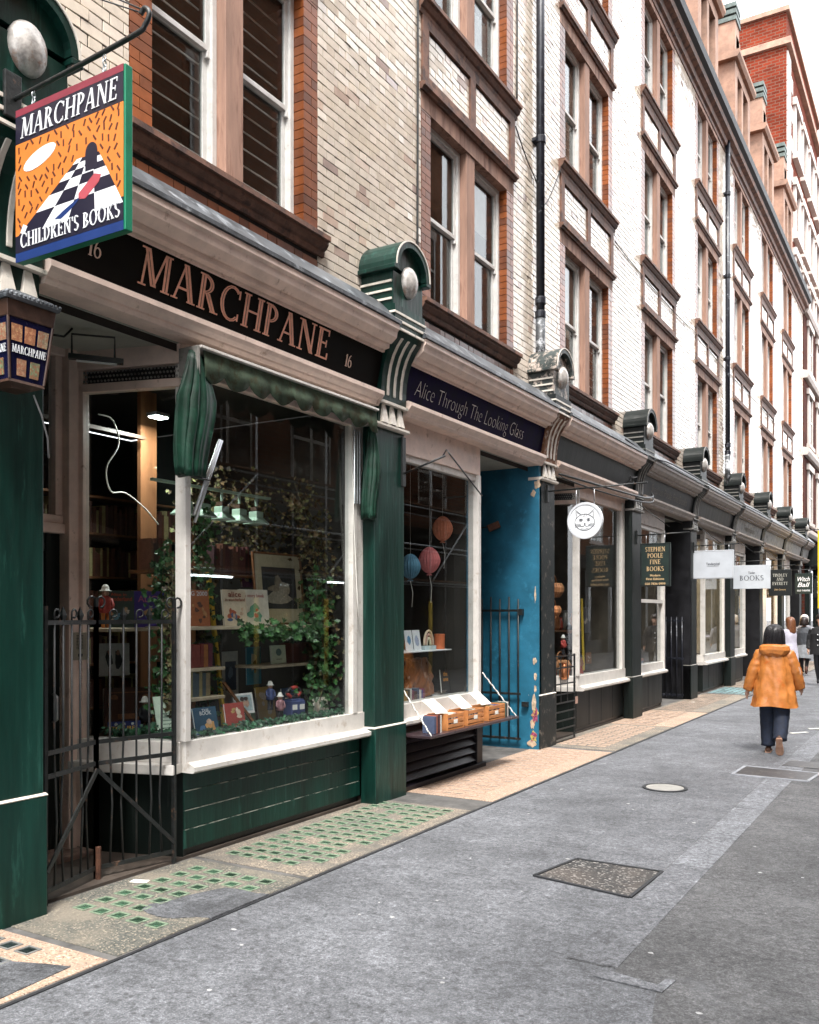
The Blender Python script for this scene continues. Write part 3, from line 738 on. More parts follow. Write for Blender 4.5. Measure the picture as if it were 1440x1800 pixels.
        if i < 2:
            for q_ in rr: single_brick(q_, brown_brick, wall, 'brown_brick')
        else:
            k = ('under_bricks',)+key
            if k not in WM: WM[k] = bricks_mesh('under_bricks', [(a-c, b_-c, e-zs, f_-zs) for a, b_, e, f_ in rr], 0, brown_brick)
            o = link('brown_brickwork', WM[k], win); o['kind'] = 'stuff'
for i in range(len(WIN_C)):
    for fl in range(3): add_window(i, fl)
# eaves, gutter, mansard, dormers
g = MB(); g.prism([(WX-.05, 13.0), (WX+.02, 13.0), (WX+.03, 13.08), (WX+.08, 13.10), (WX+.10, 13.2), (WX+.2, 13.24), (WX+.22, 13.34), (WX-.05, 13.36)], -3, Y_END)
g.build('cornice', stone_brown, bld)
g = MB(); g.prism([(WX+.0, 13.362), (WX+.22, 13.345), (WX+.30, 13.40), (WX+.32, 13.56), (WX+.29, 13.56), (WX+.26, 13.42), (WX+.0, 13.42)], -3, Y_END)
g.build('gutter', pm('black gutter', (.006, .006, .007), .5, .3, 6, .1, 20, spec=.25), bld)
g = MB()
for j in range(44):      # lapped courses of hung tiles
    z = 13.42+j*.095; x = WX-.12-j*.024
    g.prism([(x-.06, z), (x+.008, z), (x-.016, z+.10), (x-.07, z+.10)], -3, Y_END)
g.build('roof', roof_tile, bld)
dorm = []
def dormer(yc):
    d = sub('dormer', bld)
    w = 2.0; x1 = WX+.06; z0 = 13.45
    q = MB(); q.box(x1-1.4, x1-.02, yc-w/2, yc-w/2+.3, z0, z0+2.1); q.box(x1-1.4, x1-.02, yc+w/2-.3, yc+w/2, z0, z0+2.1); q.box(x1-.32, x1-.03, yc-.1, yc+.1, z0, z0+2.1)
    q.box(x1-1.4, x1-.021, yc-w/2, yc+w/2, z0+2.1, z0+2.35); q.box(x1-.4, x1-.03, yc-w/2+.3, yc+w/2-.3, z0, z0+.25)
    q.build('frame', dormer_stone, d)
    q = MB(); q.box(x1-.24, x1-.23, yc-w/2+.3, yc-.1, z0+.25, z0+2.1); q.box(x1-.24, x1-.23, yc+.1, yc+w/2-.3, z0+.25, z0+2.1); q.build('pane', glass_up, d)
    q = MB()
    q.prism([(x1-1.5, z0+2.35), (x1+.06, z0+2.35), (x1+.12, z0+2.43), (x1+.12, z0+2.52), (x1-1.5, z0+2.6)], yc-w/2-.15, yc+w/2+.15); q.build('cornice', dormer_stone, d)
    q = MB(); q.box(x1-.5, x1, yc-.45-.5, yc-.45, z0+2.56, z0+3.0); q.box(x1-.5, x1, yc-w/2-.1, yc-w/2+.42, z0+2.56, z0+3.3)
    q.build('finial_block', dormer_stone, d)
    q = MB()
    for j in range(3): q.box(x1-.53, x1+.03, yc-w/2-.13, yc-w/2+.45, z0+3.3+j*.17, z0+3.3+j*.17+.11)
    q.build('cap', copper, d)
for k in range(4, 8): dormer(WIN_C[k]-.1)
# ------------------------------------------------------------------ rainwater pipes
def pipe(yc, lab):
    t_ = thing('rainwater_pipe', lab, 'pipe', (WX+.1, yc, 5.0), 'rainwater pipes on the brick wall')
    x = WX+.085
    MB().tube([(x, yc, 5.15), (x, yc, 13.3)], .056, 14).build('pipe', iron_blue, t_, True)
    for z in (5.62, 5.8, 7.9, 9.9, 11.9):
        MB().tube([(x, yc, z), (x, yc, z+.09)], .072, 14).build('collar', iron_blue, t_, False, .006)
        if z > 6: MB().box(WX-.005, x-.03, yc-.09, yc+.09, z+.02, z+.06).build('bracket', iron_blue, t_)
    MB().tube([(x, yc, 4.9), (x, yc, 5.62)], .064, 14).build('shoe', pm('flaking pipe paint', (.05, .055, .06), .5, .3, 10, .2, 30, (.5, .52, .55), .45, 6), t_, True)
pipe(11.02, 'blue black rainwater pipe above the flaking pilaster beside the blue wall')
pipe(22.75, 'black rainwater pipe farther along the cream brick wall')
def cable(name, lab, pts, r=.008, cat='cable', m=None, n=5):
    return tag(MB().tube(smooth(pts), r, n).build(name, m or iron, None, True), lab, cat)
cable('wall_cable', 'thin dark cable crossing the brick beside the near rainwater pipe', [(WX+.02, 10.37, 7.85), (WX+.02, 10.7, 7.6), (WX+.02, 11.0, 7.45), (WX+.05, 11.25, 7.2), (WX+.02, 11.9, 7.95)])
cable('wall_cable', 'dark cable run along the brick at second-floor sill height', [(WX+.02, 14.3, 7.8), (WX+.015, 15.8, 7.75), (WX+.02, 18.2, 7.72), (WX+.02, 19.8, 7.78), (WX+.02, 22.4, 7.7), (WX+.02, 26.2, 7.75), (WX+.02, 31, 7.7)])
cable('wall_cable', 'vertical black cable beside the second window bay', [(WX+.012, 7.95, 5.2), (WX+.012, 7.96, 8.0), (WX+.012, 7.94, 10.5), (WX+.012, 7.95, 13)], .012)
cable('wall_cable', 'vertical dark cable between the near pipe and the second window bay', [(WX+.012, 10.43, 8.1), (WX+.012, 10.44, 10), (WX+.012, 10.43, 13)], .012)

# ------------------------------------------------------------------ tall red building and its neighbour
rb = thing('red_brick_building', 'tall red brick building with pale stone front rising behind the terrace roof', 'building', (-3, 41, 0))
def brick_tex(name):
    m = bpy.data.materials.new(name); m.use_nodes = True; t = m.node_tree; L = t.links; b = t.nodes['Principled BSDF']
    g_ = N(t, 'ShaderNodeNewGeometry'); sx = N(t, 'ShaderNodeSeparateXYZ'); L.new(g_.outputs['Position'], sx.inputs[0])
    ad = N(t, 'ShaderNodeMath', operation='ADD'); L.new(sx.outputs[0], ad.inputs[0]); L.new(sx.outputs[1], ad.inputs[1])
    cb = N(t, 'ShaderNodeCombineXYZ'); L.new(ad.outputs[0], cb.inputs[0]); L.new(sx.outputs[2], cb.inputs[1])
    bt = N(t, 'ShaderNodeTexBrick'); bt.inputs['Scale'].default_value = 1; bt.inputs['Brick Width'].default_value = .30; bt.inputs['Row Height'].default_value = .12; bt.inputs['Mortar Size'].default_value = .014
    bt.inputs['Color1'].default_value = (.20, .032, .014, 1); bt.inputs['Color2'].default_value = (.12, .02, .010, 1); bt.inputs['Mortar'].default_value = (.16, .08, .055, 1)
    L.new(cb.outputs[0], bt.inputs['Vector'])
    n = N(t, 'ShaderNodeTexNoise'); n.inputs['Scale'].default_value = .7; n.inputs['Detail'].default_value = 6; L.new(g_.outputs['Position'], n.inputs['Vector'])
    r = N(t, 'ShaderNodeMapRange'); r.inputs[1].default_value = .3; r.inputs[2].default_value = .7; r.inputs[3].default_value = .6; r.inputs[4].default_value = 1.15; L.new(n.outputs[0], r.inputs[0])
    mm = N(t, 'ShaderNodeMix', data_type='RGBA', blend_type='MULTIPLY'); mm.inputs[0].default_value = 1; L.new(bt.outputs[0], mm.inputs[6]); L.new(r.outputs[0], mm.inputs[7])
    L.new(mm.outputs[2], b.inputs['Base Color']); b.inputs['Roughness'].default_value = .9; b.inputs['Specular IOR Level'].default_value = .08
    return m
rbm = brick_tex('far red brick')
MB().box(-9, -.80, 37.2, 47, 0, 24.9).build('wall', rbm, rb)
MB().box(-9.1, -.62, 37.05, 47.1, 23.6, 23.85).build('string_course', dormer_stone, rb)
MB().box(-9.15, -.68, 37.08, 47.1, 24.9, 25.08).build('cornice', dormer_stone, rb)
for k in range(17):
    z = 13.6+k*.58
    MB().box(-.82, -.74, 37.26+(.0 if k % 2 else .0), 37.26+(1.3 if k % 2 else .8), z, z+.56).build('quoin', pale_stone, rb, bevel=.02)
for k in range(4):
    y = 38.9+k*2.2
    for z in (14.2, 17.0, 20.2):
        MB().box(-.82, -.70, y, y+.35, z, z+1.9).build('window_surround', pale_stone, rb); MB().box(-.82, -.70, y+1.3, y+1.65, z, z+1.9).build('window_surround', pale_stone, rb)
        MB().box(-.82, -.64, y-.1, y+1.75, z+1.9, z+2.2).build('lintel', pale_stone, rb); MB().box(-.82, -.60, y-.1, y+1.75, z-.25, z).build('sill', pale_stone, rb)
        MB().box(-.815, -.79, y+.35, y+1.3, z, z+1.9).build('pane', glass_up, rb)
rbd = brick_tex('dark red brick')
for n_ in rbd.node_tree.nodes:
    if n_.type == 'TEX_BRICK':
        n_.inputs['Color1'].default_value = (.085, .018, .011, 1); n_.inputs['Color2'].default_value = (.055, .012, .008, 1); n_.inputs['Mortar'].default_value = (.07, .04, .03, 1)
nb = thing('dark_red_building', 'dark red brick building with pale window surrounds past the end of the terrace', 'building', (-3, 48, 0))
MB().box(-6, -.12, 36.75, 58, 0, 13.3).build('wall', rbd, nb)
for z in (4.7, 7.75, 10.65, 13.1):
    MB().prism([(-.2, z), (.0, z), (.06, z+.12), (.06, z+.26), (-.2, z+.32)], 36.74, 58).build('string_course', pale_stone, nb)
for i in range(7):
    for z0, z1 in ((5.3, 7.3), (8.3, 10.2), (11.1, 12.8)):
        y = 37.6+i*2.7
        win = sub('window', nb)
        for a in (y+.1, y+1.2): MB().box(-.13, -.06, a, a+.12, z0, z1).build('surround', pale_stone, win)
        MB().box(-.13, -.02, y-.1, y+1.52, z1, z1+.22).build('lintel', pale_stone, win); MB().box(-.13, .0, y-.1, y+1.52, z0-.14, z0).build('sill', pale_stone, win)
        MB().box(-.125, -.1, y+.22, y+1.2, z0, z1).build('pane', glass_up, win); MB().box(-.10, -.085, y+.22, y+1.2, (z0+z1)/2-.03, (z0+z1)/2+.03).build('sash', white_paint, win)
MB().box(-.12, .35, 36.8, 58, 3.6, 4.3).build('shop_fascia', green_black, nb)
MB().box(-.115, -.05, 37.1, 58, .5, 3.5).build('shop_window', glass_up, nb)
for i in range(9): MB().box(-.12, .05, 37+i*2.6, 37.4+i*2.6, 0, 3.6).build('pilaster', green_black, nb)
# ------------------------------------------------------------------ pilasters (local: x out from the pilaster face, y from centre, z up)
def pilaster_parts(root, body, trim, console_mat, boss=boss_metal, hood=None, near=True, left=None):
    hood = hood or body; bv = .006 if near else 0
    MB().box(-.145, .018, -PH-.012, PH+.012, 0, .70).build('plinth', body, root, bevel=bv)
    MB().prism([(-.145, .7), (.018, .7), (.021, .706), (.0, .715), (-.145, .715)], -PH-.015, PH+.015).build('plinth_trim', trim, root)
    MB().box(-.145, 0, -PH, PH, .715, 3.48).build('shaft', body, root, bevel=bv)
    MB().prism([(-.145, 3.48), (.03, 3.48), (.045, 3.495), (.045, 3.515), (-.145, 3.515)], -PH-.03, PH+.03).build('capital', trim, root)
    MB().box(-.145, .012, -.22, .22, 3.515, 3.70).build('gutta_block', body, root)
    for s in (-1, 0, 1):
        q = MB(); y = s*.14
        q.loft([[(.012, y-.052, 3.525), (.05, y-.052, 3.525), (.05, y+.052, 3.525), (.012, y+.052, 3.525)],
                [(.012, y-.022, 3.695), (.026, y-.022, 3.695), (.026, y+.022, 3.695), (.012, y+.022, 3.695)]])
        q.build('gutta', trim, root)
    MB().box(-.145, .06, -.24, .24, 3.70, 3.724).build('console_trim', trim, root)
    prof = [(.045, 3.724), (.048, 3.85), (.058, 3.95), (.078, 4.05), (.11, 4.14), (.155, 4.22), (.205, 4.28), (.225, 4.33)]
    MB().prism([(-.145, 3.724)]+prof+[(-.145, 4.33)], -.22, .22).build('console', console_mat, root)
    for s in (-1, 0, 1):
        y = s*.115; q = MB(); pr = [(x, z) for x, z in prof if 3.75 < z < 4.3]; pr = [(.0465, 3.78)]+pr
        q.loft([[(x-.004, y-.017, z), (x+.011, y-.017, z), (x+.011, y+.017, z), (x-.004, y+.017, z)] for x, z in pr])
        q.build('flute', trim, root, bevel=.004 if near else 0)
    MB().box(-.145, .225, -.27, .27, 4.33, 4.56).build('band_block', body, root)
    for z in (4.335, 4.405, 4.475):
        MB().box(-.145, .242-(z-4.335)*.06, -.284, .284, z, z+.02).build('band', trim, root)
    MB().box(-.145, .20, -.265, .265, 4.56, 4.86).build('head', hood, root)
    for z in (4.60, 4.68, 4.76):
        for s in (-1, 1): MB().box(-.145, .19, s*.272-.007, s*.272+.007, z, z+.02).build('groove_line', trim, root)
    for s in (-1, 1): MB().box(-.145, .26, s*.29-.04, s*.29+.04, 4.86, 4.90).build('eave_ledge', hood, root, bevel=bv)
    n = 18
    out = [(.31*math.cos(math.pi*i/n), 4.90+.29*math.sin(math.pi*i/n)) for i in range(n+1)]
    inn = [(.245*math.cos(math.pi*i/n), 4.90+.225*math.sin(math.pi*i/n)) for i in range(n+1)]
    q = MB()
    for i in range(n):
        q.sweepx([out[i], out[i+1], inn[i+1], inn[i]], -.145, .26)
    me = q; o = me.build('hood', hood, root)
    q = MB()
    for i in range(n):
        a, b_ = out[i], out[i+1]; k = .955
        q.sweepx([a, b_, (b_[0]*k, 4.9+(b_[1]-4.9)*k), (a[0]*k, 4.9+(a[1]-4.9)*k)], .26, .268)
    q.build('hood_trim', trim, root)
    MB().sweepx(inn, -.1, .20).build('tympanum', hood, root)
    MB().sph((.20, 0, 4.82), (.085, .118, .148), 20, 12).build('boss', boss, root, True)
dark_trim = pm('dull grey trim', (.24, .23, .21), .5, .25, 8, .1, 40, (.05, .055, .05), .3, 6)
cream_trim = pm('cream trim', (.72, .66, .58), .45, .15, 8, .05, 40, (.2, .2, .17), .1, 10)
PIL_LABELS = ['dark green pilaster carrying the picture lantern and the hanging chequered sign',
              'dark green pilaster with silver boss between the two nearest shop windows',
              'flaking dark pilaster with broken brown console beside the blue wall',
              'blackish pilaster that carries the small dark bookshop sign with gold writing',
              'blackish pilaster that carries the plain white rectangular sign',
              'blackish pilaster that carries the white sign reading BOOKS',
              'far blackish pilaster carrying the black square sign past the BOOKS sign',
              'far blackish pilaster carrying the narrow sign with white script',
              'farthest blackish pilaster, at the end of the cream terrace']
hood_peel = pm('peeling hood paint', (.03, .04, .038), .5, .5, 5, .3, 30, (.50, .42, .36), .40, 7)
far_proto = None
for k, y in enumerate(PC):
    if k <= 3 or far_proto is None:
        t_ = thing('pilaster', PIL_LABELS[k], 'pilaster', (0, y, 0), 'pilasters with hooded console heads', False)
        if k < 2: pilaster_parts(t_, green_paint, cream_trim, green_paint)
        elif k == 2: pilaster_parts(t_, worn_dark, cream_trim, rust_stone, hood=hood_peel)
        elif k == 3: pilaster_parts(t_, green_black, dark_trim, green_black, near=True)
        else: pilaster_parts(t_, green_black, dark_trim, green_black, near=False); far_proto = t_
    else:
        t_ = copy_tree(far_proto); t_.location = (0, y, 0); t_['label'] = PIL_LABELS[k]
# ------------------------------------------------------------------ shopfronts
def tilt_map(ya, zb, xb=.006, zt=4.15, xt=.07, y_sign=1):
    """text plane on the forward-leaning fascia: a along the street, b up"""
    def f(a, b, d): 
        k = (zb+b-3.80)/(4.15-3.80); return (.0+.07*k+.0+d+.003, ya+a, zb+b)
    return f
def seg(mb, p, q, t0, t1, z0, z1):
    """upright panel standing on the plan line p-q, from offset t0 to t1 along its outward normal"""
    p, q = Vector(p), Vector(q); d = (q-p).normalized(); n = Vector((d.y, -d.x))
    c = [p+n*t0, q+n*t0, q+n*t1, p+n*t1]
    return mb.sweepz([(v.x, v.y) for v in c], z0, z1)
def entablature(root, y0, y1, fasc, trim=cream_paint, lead_m=lead):
    a, b_ = y0-.02, y1+.02
    MB().prism([(-.145, 4.72), (.06, 4.60), (.24, 4.42), (.27, 4.40), (.27, 4.37), (.22, 4.365), (-.145, 4.365)], a-.02, b_+.02).build('flashing', lead_m, root)
    MB().prism([(-.14, 4.363), (.255, 4.363), (.255, 4.32), (.235, 4.30), (.225, 4.25), (.17, 4.205), (.15, 4.205), (.145, 4.17), (.10, 4.16), (.095, 4.14), (-.14, 4.14)], a, b_).build('cornice', trim, root)
    fa = MB().prism([(-.14, 3.80), (.0, 3.80), (.072, 4.15), (-.14, 4.15)], a, b_).build('fascia', fasc, root)
    MB().prism([(-.14, 3.66), (.03, 3.66), (.045, 3.685), (.045, 3.70), (.075, 3.725), (.095, 3.75), (.095, 3.785), (.06, 3.80), (-.14, 3.80)], a, b_).build('architrave', trim, root)
    return fa
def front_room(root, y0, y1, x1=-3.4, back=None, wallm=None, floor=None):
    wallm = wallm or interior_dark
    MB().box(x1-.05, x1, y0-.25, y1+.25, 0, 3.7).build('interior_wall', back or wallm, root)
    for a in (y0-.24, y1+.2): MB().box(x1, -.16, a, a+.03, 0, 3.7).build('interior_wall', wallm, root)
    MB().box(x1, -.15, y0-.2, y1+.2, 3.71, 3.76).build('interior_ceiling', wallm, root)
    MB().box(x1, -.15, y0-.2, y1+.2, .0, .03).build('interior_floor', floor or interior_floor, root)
def plank_riser(root, y0, y1, m, x=-.15, n=4, z0=.08, z1=.63, vertical=False, line=None):
    MB().box(x-.06, x-.03, y0, y1, 0, z1).build('riser_backing', black_paint, root)
    h = (z1-z0)/n
    for i in range(n):
        if vertical:
            w = (y1-y0)/n; MB().box(x-.03, x, y0+i*w+.006, y0+(i+1)*w-.006, z0, z1).build('board', m, root, bevel=.006)
        else:
            o = MB().box(x-.03, x+random.uniform(-.002, .002), y0+.004, y1-.004, z0+i*h+.004, z0+(i+1)*h-.002).build('board', m, root, bevel=.003)
            if line and i < n-1: MB().box(x-.028, x+.0005, y0+.02, y1-.03, z0+(i+1)*h-.003, z0+(i+1)*h+.0006).build('worn_edge', worn_line, root)
def shop_a(k, lab, paint, trim, fasc, riser_vertical=False, wallm=None, back=None, line=None, near=True, doorp=None):
    """door recess on the near side, splayed display window beyond"""
    y0, y1 = PC[k]+PH, PC[k+1]-PH; yc = y0+(1.255 if k == 0 else 1.21); bv = .005 if near else 0
    root = thing('shopfront', lab, 'shopfront', (-.3, (y0+y1)/2, 0), 'shopfronts along the lane')
    fa = entablature(root, y0, y1, fasc, trim)
    front_room(root, y0, y1, wallm=wallm, back=back)
    c, r = (-.15, yc), (-.95, yc-.24)
    MB().box(-1.06, -.145, y0-.03, yc+.02, 3.655, 3.70).build('soffit', soffit_paint, root)
    MB().box(-1.3, -.145, yc+.02, y1+.03, 3.664, 3.70).build('display_ceiling', interior_dark, root)
    # sills
    q = MB(); q.prism([(-.30, .63), (-.05, .63), (-.03, .645), (-.03, .675), (-.09, .70), (-.115, .70), (-.115, .85), (-.30, .85)], yc, y1)
    q.build('sill', offwhite, root)
    q = MB(); seg(q, r, c, -.10, .04, .70, .85); seg(q, r, c, -.10, .13, .63, .70); q.build('sill', offwhite, root, bevel=bv)
    # frames
    q = MB(); q.box(-.20, -.10, yc-.02, yc+.035, .85, 3.60); q.build('corner_post', offwhite, root, bevel=bv)
    q = MB(); q.box(-.20, -.11, y1-.19, y1-.12, .85, 3.60); q.box(-.20, -.13, y1-.118, y1+.01, .63, 3.60); q.build('jamb', offwhite, root, bevel=bv)
    q = MB(); q.box(-.20, -.12, yc+.035, y1-.19, 3.46, 3.60); q.box(-.24, -.125, yc-.02, y1+.01, 3.60, 3.66); q.build('head_rail', trim, root, bevel=bv)
    q = MB(); seg(q, r, c, -.05, .03, 3.36, 3.42); seg(q, r, c, -.05, .04, 3.52, 3.66); seg(q, (r[0], r[1]), (r[0]+.055, r[1]+.0165), -.05, .03, .85, 3.52); q.build('side_frame', trim, root, bevel=bv)
    q = MB(); seg(q, (r[0]+.06, r[1]+.018), c, -.04, -.02, 3.42, 3.52); q.build('vent', black_paint, root)
    if near:
        q = MB(); d = Vector(c)-Vector(r); nn = int(d.length/.03)
        for i in range(nn):
            for j in range(3):
                p = Vector(r)+d*((i+.5+(j % 2)*.5)/nn*.92+.06); q.sph((p.x+.006, p.y-.022, 3.437+j*.032), .009, 6, 4)
        q.build('vent_grille', dark_trim, root)['kind'] = 'stuff'
    MB().box(-.166, -.160, yc+.035, y1-.19, .85, 3.46).build('pane', glass, root)
    q = MB(); seg(q, (r[0]+.05, r[1]+.015), (c[0]-.02, c[1]-.006), -.012, -.006, .85, 3.36); q.build('pane', glass, root)
    # risers and display floor
    plank_riser(root, yc+.01, y1-.02, paint, vertical=riser_vertical, line=line)
    q = MB(); seg(q, r, c, -.06, -.01, .0, .63); q.build('side_riser', green_black, root)
    q = MB(); q.sweepz([(-.17, yc+.01), (-.17, y1), (-1.3, y1), (-1.3, yc-.2), (-.95, yc-.2)], .74, .80); q.build('display_floor', wood_dark, root)
    # door recess
    yd = yc-.36
    q = MB(); q.box(-1.06, -.90, yd, yd+.07, .02, 3.66); q.box(-1.02, -.92, yd+.07, yd+.13, .02, 3.66); q.box(-1.06, -.93, yd+.13, yd+.17, .02, 3.66); q.build('door_jamb', trim, root, bevel=bv)
    q = MB(); q.box(-1.06, -.94, y0, yd, 2.33, 2.40); q.box(-1.06, -.96, y0, yd, 2.40, 2.46); q.box(-1.05, -.97, yd-.06, yd, 2.46, 3.60); q.box(-1.06, -.94, y0, yd, 3.60, 3.66); q.build('transom', trim, root, bevel=bv)
    MB().box(-1.02, -1.014, y0, yd-.06, 2.46, 3.60).build('fanlight', glass, root)
    d = MB(); d.box(-1.05, -1.0, y0, y0+.1, .06, 2.33); d.box(-1.05, -1.0, yd-.12, yd, .06, 2.33); d.box(-1.05, -1.0, y0+.1, yd-.12, .06, .75); d.box(-1.05, -1.0, y0+.1, yd-.12, 2.2, 2.33)
    door = d.build('door', doorp or green_black, root, bevel=bv)
    MB().box(-1.03, -1.024, y0+.1, yd-.12, .75, 2.2).build('door_pane', glass, door)
    MB().tube([(-.995, yd-.06, .98), (-.955, yd-.06, 1.0), (-.955, yd-.06, 1.16), (-.995, yd-.06, 1.18)], .012, 8).build('handle', steel, door, True)
    MB().box(-1.02, -.14, y0-.04, y0+.002, 0, 3.66).build('recess_wall', paint, root)
    MB().box(-1.05, -.75, y0, yd+.1, .008, .07).build('doorstep', pm('worn doorstep', (.20, .13, .10), .8, .3, 8, .3, 40, (.09, .07, .06), .35, 7), root, bevel=.012)
    MB().box(-1.0, -.142, y0, yc+.1, .0, .0085).build('recess_floor', dark_conc, root)
    return root, fa, y0, y1, yc
def shop_b(k, lab, paint, trim, fasc, passage, riser='louvre', wallm=None, back=None, near=True, ww=1.86, zs=.70):
    """display window on the near side, open passage beyond"""
    y0, y1 = PC[k]+PH, PC[k+1]-PH; yw = y0+ww; bv = .005 if near else 0
    root = thing('shopfront', lab, 'shopfront', (-.3, (y0+y1)/2, 0), 'shopfronts along the lane')
    fa = entablature(root, y0, y1, fasc, trim)
    front_room(root, y0, yw-.24, wallm=wallm, back=back)
    MB().box(-3.3, -.145, yw-.03, y1, 3.655, 3.70).build('soffit', soffit_paint, root)
    MB().box(-.20, -.10, y0, yw, 3.34, 3.66).build('head_panel', trim, root, bevel=bv)
    MB().box(-.19, -.11, y0, y0+.05, zs+.16, 3.34).build('jamb', offwhite, root, bevel=bv); MB().box(-.22, -.09, yw-.07, yw, zs, 3.34).build('jamb', offwhite, root, bevel=bv)
    MB().box(-.19, -.12, y0+.05, yw-.07, 3.27, 3.34).build('head_rail', offwhite, root, bevel=bv)
    MB().prism([(-.30, zs-.05), (-.06, zs-.05), (-.04, zs-.03), (-.04, zs), (-.11, zs+.02), (-.11, zs+.16), (-.30, zs+.16)], y0, yw+.02).build('sill', offwhite, root)
    MB().box(-.163, -.157, y0+.05, yw-.07, zs+.16, 3.27).build('pane', glass, root)
    q = MB(); q.box(-.163, -.157, y0, y0, 0, 0) if False else None
    MB().box(-1.3, -.17, y0, yw-.03, zs-.02, zs+.04).build('display_floor', wood_dark, root)
    # return of the window into the passage and passage walls
    MB().box(-3.3, -.22, yw-.05, yw-.02, .0, 3.655).build('passage_wall', passage, root)
    MB().box(-3.3, -.25, yw-.085, yw-.055, .03, 3.7).build('interior_wall', back or wallm or interior_dark, root)
    MB().box(-3.3, -.0, y1-.012, y1+.06, 0, 3.655).build('passage_wall', passage, root)
    MB().box(-3.35, -3.3, yw-.05, y1, 0, 3.655).build('passage_wall', passage, root)
    MB().box(-3.3, -.142, yw-.02, y1, 0, .0085).build('passage_floor', dark_conc, root)
    zr = zs-.06
    if riser == 'louvre':
        MB().box(-.18, -.15, y0, yw, .05, zr).build('riser_backing', black_paint, root)
        q = MB(); q.box(-.16, -.08, y0, y0+.12, .05, zr); q.box(-.16, -.08, yw-.12, yw+.02, .05, zr); q.box(-.16, -.08, y0+.12, yw-.12, zr-.06, zr); q.box(-.18, -.05, y0, yw+.05, .0, .06)
        q.build('riser_frame', paint, root, bevel=.006)
        for i in range(5):
            z = .09+i*(zr-.17)/5; MB().prism([(-.15, z+.075), (-.10, z), (-.09, z+.008), (-.14, z+.085)], y0+.12, yw-.12).build('louvre', paint, root)
    else: plank_riser(root, y0, yw, paint, n=2, z1=zr, vertical=True)
    return root, fa, y0, y1, yw
SH = {}
worn_line = pm('worn pale edge', (.55, .55, .48), .6, .3, 12, c2=(.02, .06, .045), amt=.5, sc2=9)
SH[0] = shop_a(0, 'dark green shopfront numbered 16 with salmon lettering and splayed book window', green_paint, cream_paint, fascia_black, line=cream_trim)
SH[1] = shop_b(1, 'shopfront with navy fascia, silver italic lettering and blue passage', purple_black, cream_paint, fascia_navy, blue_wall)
SH[2] = shop_a(2, 'dark shopfront behind the round white cat sign', slate_paint, cream_paint, green_black, riser_vertical=True, wallm=pm('dim interior', (.16, .13, .10), .9, .2, 3))
dim_trim = pm('dull stone paint', (.36, .30, .26), .5, .2, 5, .1, 40, (.2, .16, .13), .2, 7)
SH[3] = shop_b(3, 'dark shopfront with dull gold fascia lettering and a black barred passage', slate_paint, dim_trim, slate_paint, black_paint, riser='panel', wallm=pm('dim interior', (.16, .13, .10)))
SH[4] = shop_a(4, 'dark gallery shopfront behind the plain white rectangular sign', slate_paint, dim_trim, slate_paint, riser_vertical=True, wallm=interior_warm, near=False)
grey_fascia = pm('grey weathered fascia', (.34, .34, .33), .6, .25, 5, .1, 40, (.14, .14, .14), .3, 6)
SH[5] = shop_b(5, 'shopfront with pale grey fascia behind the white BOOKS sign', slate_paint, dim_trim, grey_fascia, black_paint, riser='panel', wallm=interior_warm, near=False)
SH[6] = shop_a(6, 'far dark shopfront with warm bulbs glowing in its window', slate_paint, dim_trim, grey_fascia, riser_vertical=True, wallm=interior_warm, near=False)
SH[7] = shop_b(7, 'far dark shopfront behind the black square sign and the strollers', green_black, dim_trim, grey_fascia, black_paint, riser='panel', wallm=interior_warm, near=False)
# last bay beyond the last pilaster
y0 = PC[8]+PH
lb = thing('shopfront', 'last narrow shopfront at the far end of the cream terrace', 'shopfront', (-.3, 36, 0), 'shopfronts along the lane')
entablature(lb, y0, Y_END-.05, grey_fascia, dim_trim); MB().box(-.2, -.15, y0, Y_END, 0, .7).build('riser', slate_paint, lb); MB().box(-.17, -.16, y0, Y_END, .7, 3.66).build('pane', glass, lb); MB().box(-2.5, -2.4, y0, Y_END, 0, 3.7).build('interior_wall', interior_warm, lb)
# near bay, out of the picture to the left
MB().box(-.2, -.15, -3, PC[0]-PH, 0, 4.3).build('green_panelling', green_paint, SH[0][0])
# lettering on the fascias
q = MB()
serif_text(q, 'MARCHPANE', tilt_map(4.10, 3.885), .235, 2.08, .05, inline=True)
q.build('lettering', salmon, SH[0][1], fix=True)
q = MB(); serif_text(q, '16', tilt_map(6.42, 3.90), .10, .10); q.build('number', salmon_light, SH[0][1])
q = MB(); serif_text(q, '16', tilt_map(3.70, 3.93), .10, .10); q.build('number', salmon_light, SH[0][1])
q = MB(); tm = tilt_map(8.92, 3.89); font_text(q, 'Alice Through The Looking Glass', tm, .165, 2.62, shear=.22, off=-.006, narrow=.6); q.build('lettering', silver_letter, SH[1][1], fix=False)
dull_gold = pm('dull gold lettering', (.13, .10, .07), .5, .2, 20)
q = MB(); tm = tilt_map(17.06, 3.90); font_text(q, 'Stephen Poole Fine Books', tm, .15, 2.5, off=-.002); q.build('lettering', dull_gold, SH[3][1], fix=False)
q = MB(); tm = tilt_map(24.97, 3.90); font_text(q, 'Tender Books', tm, .15, 1.5); q.build('lettering', dull_gold, SH[5][1], fix=False)
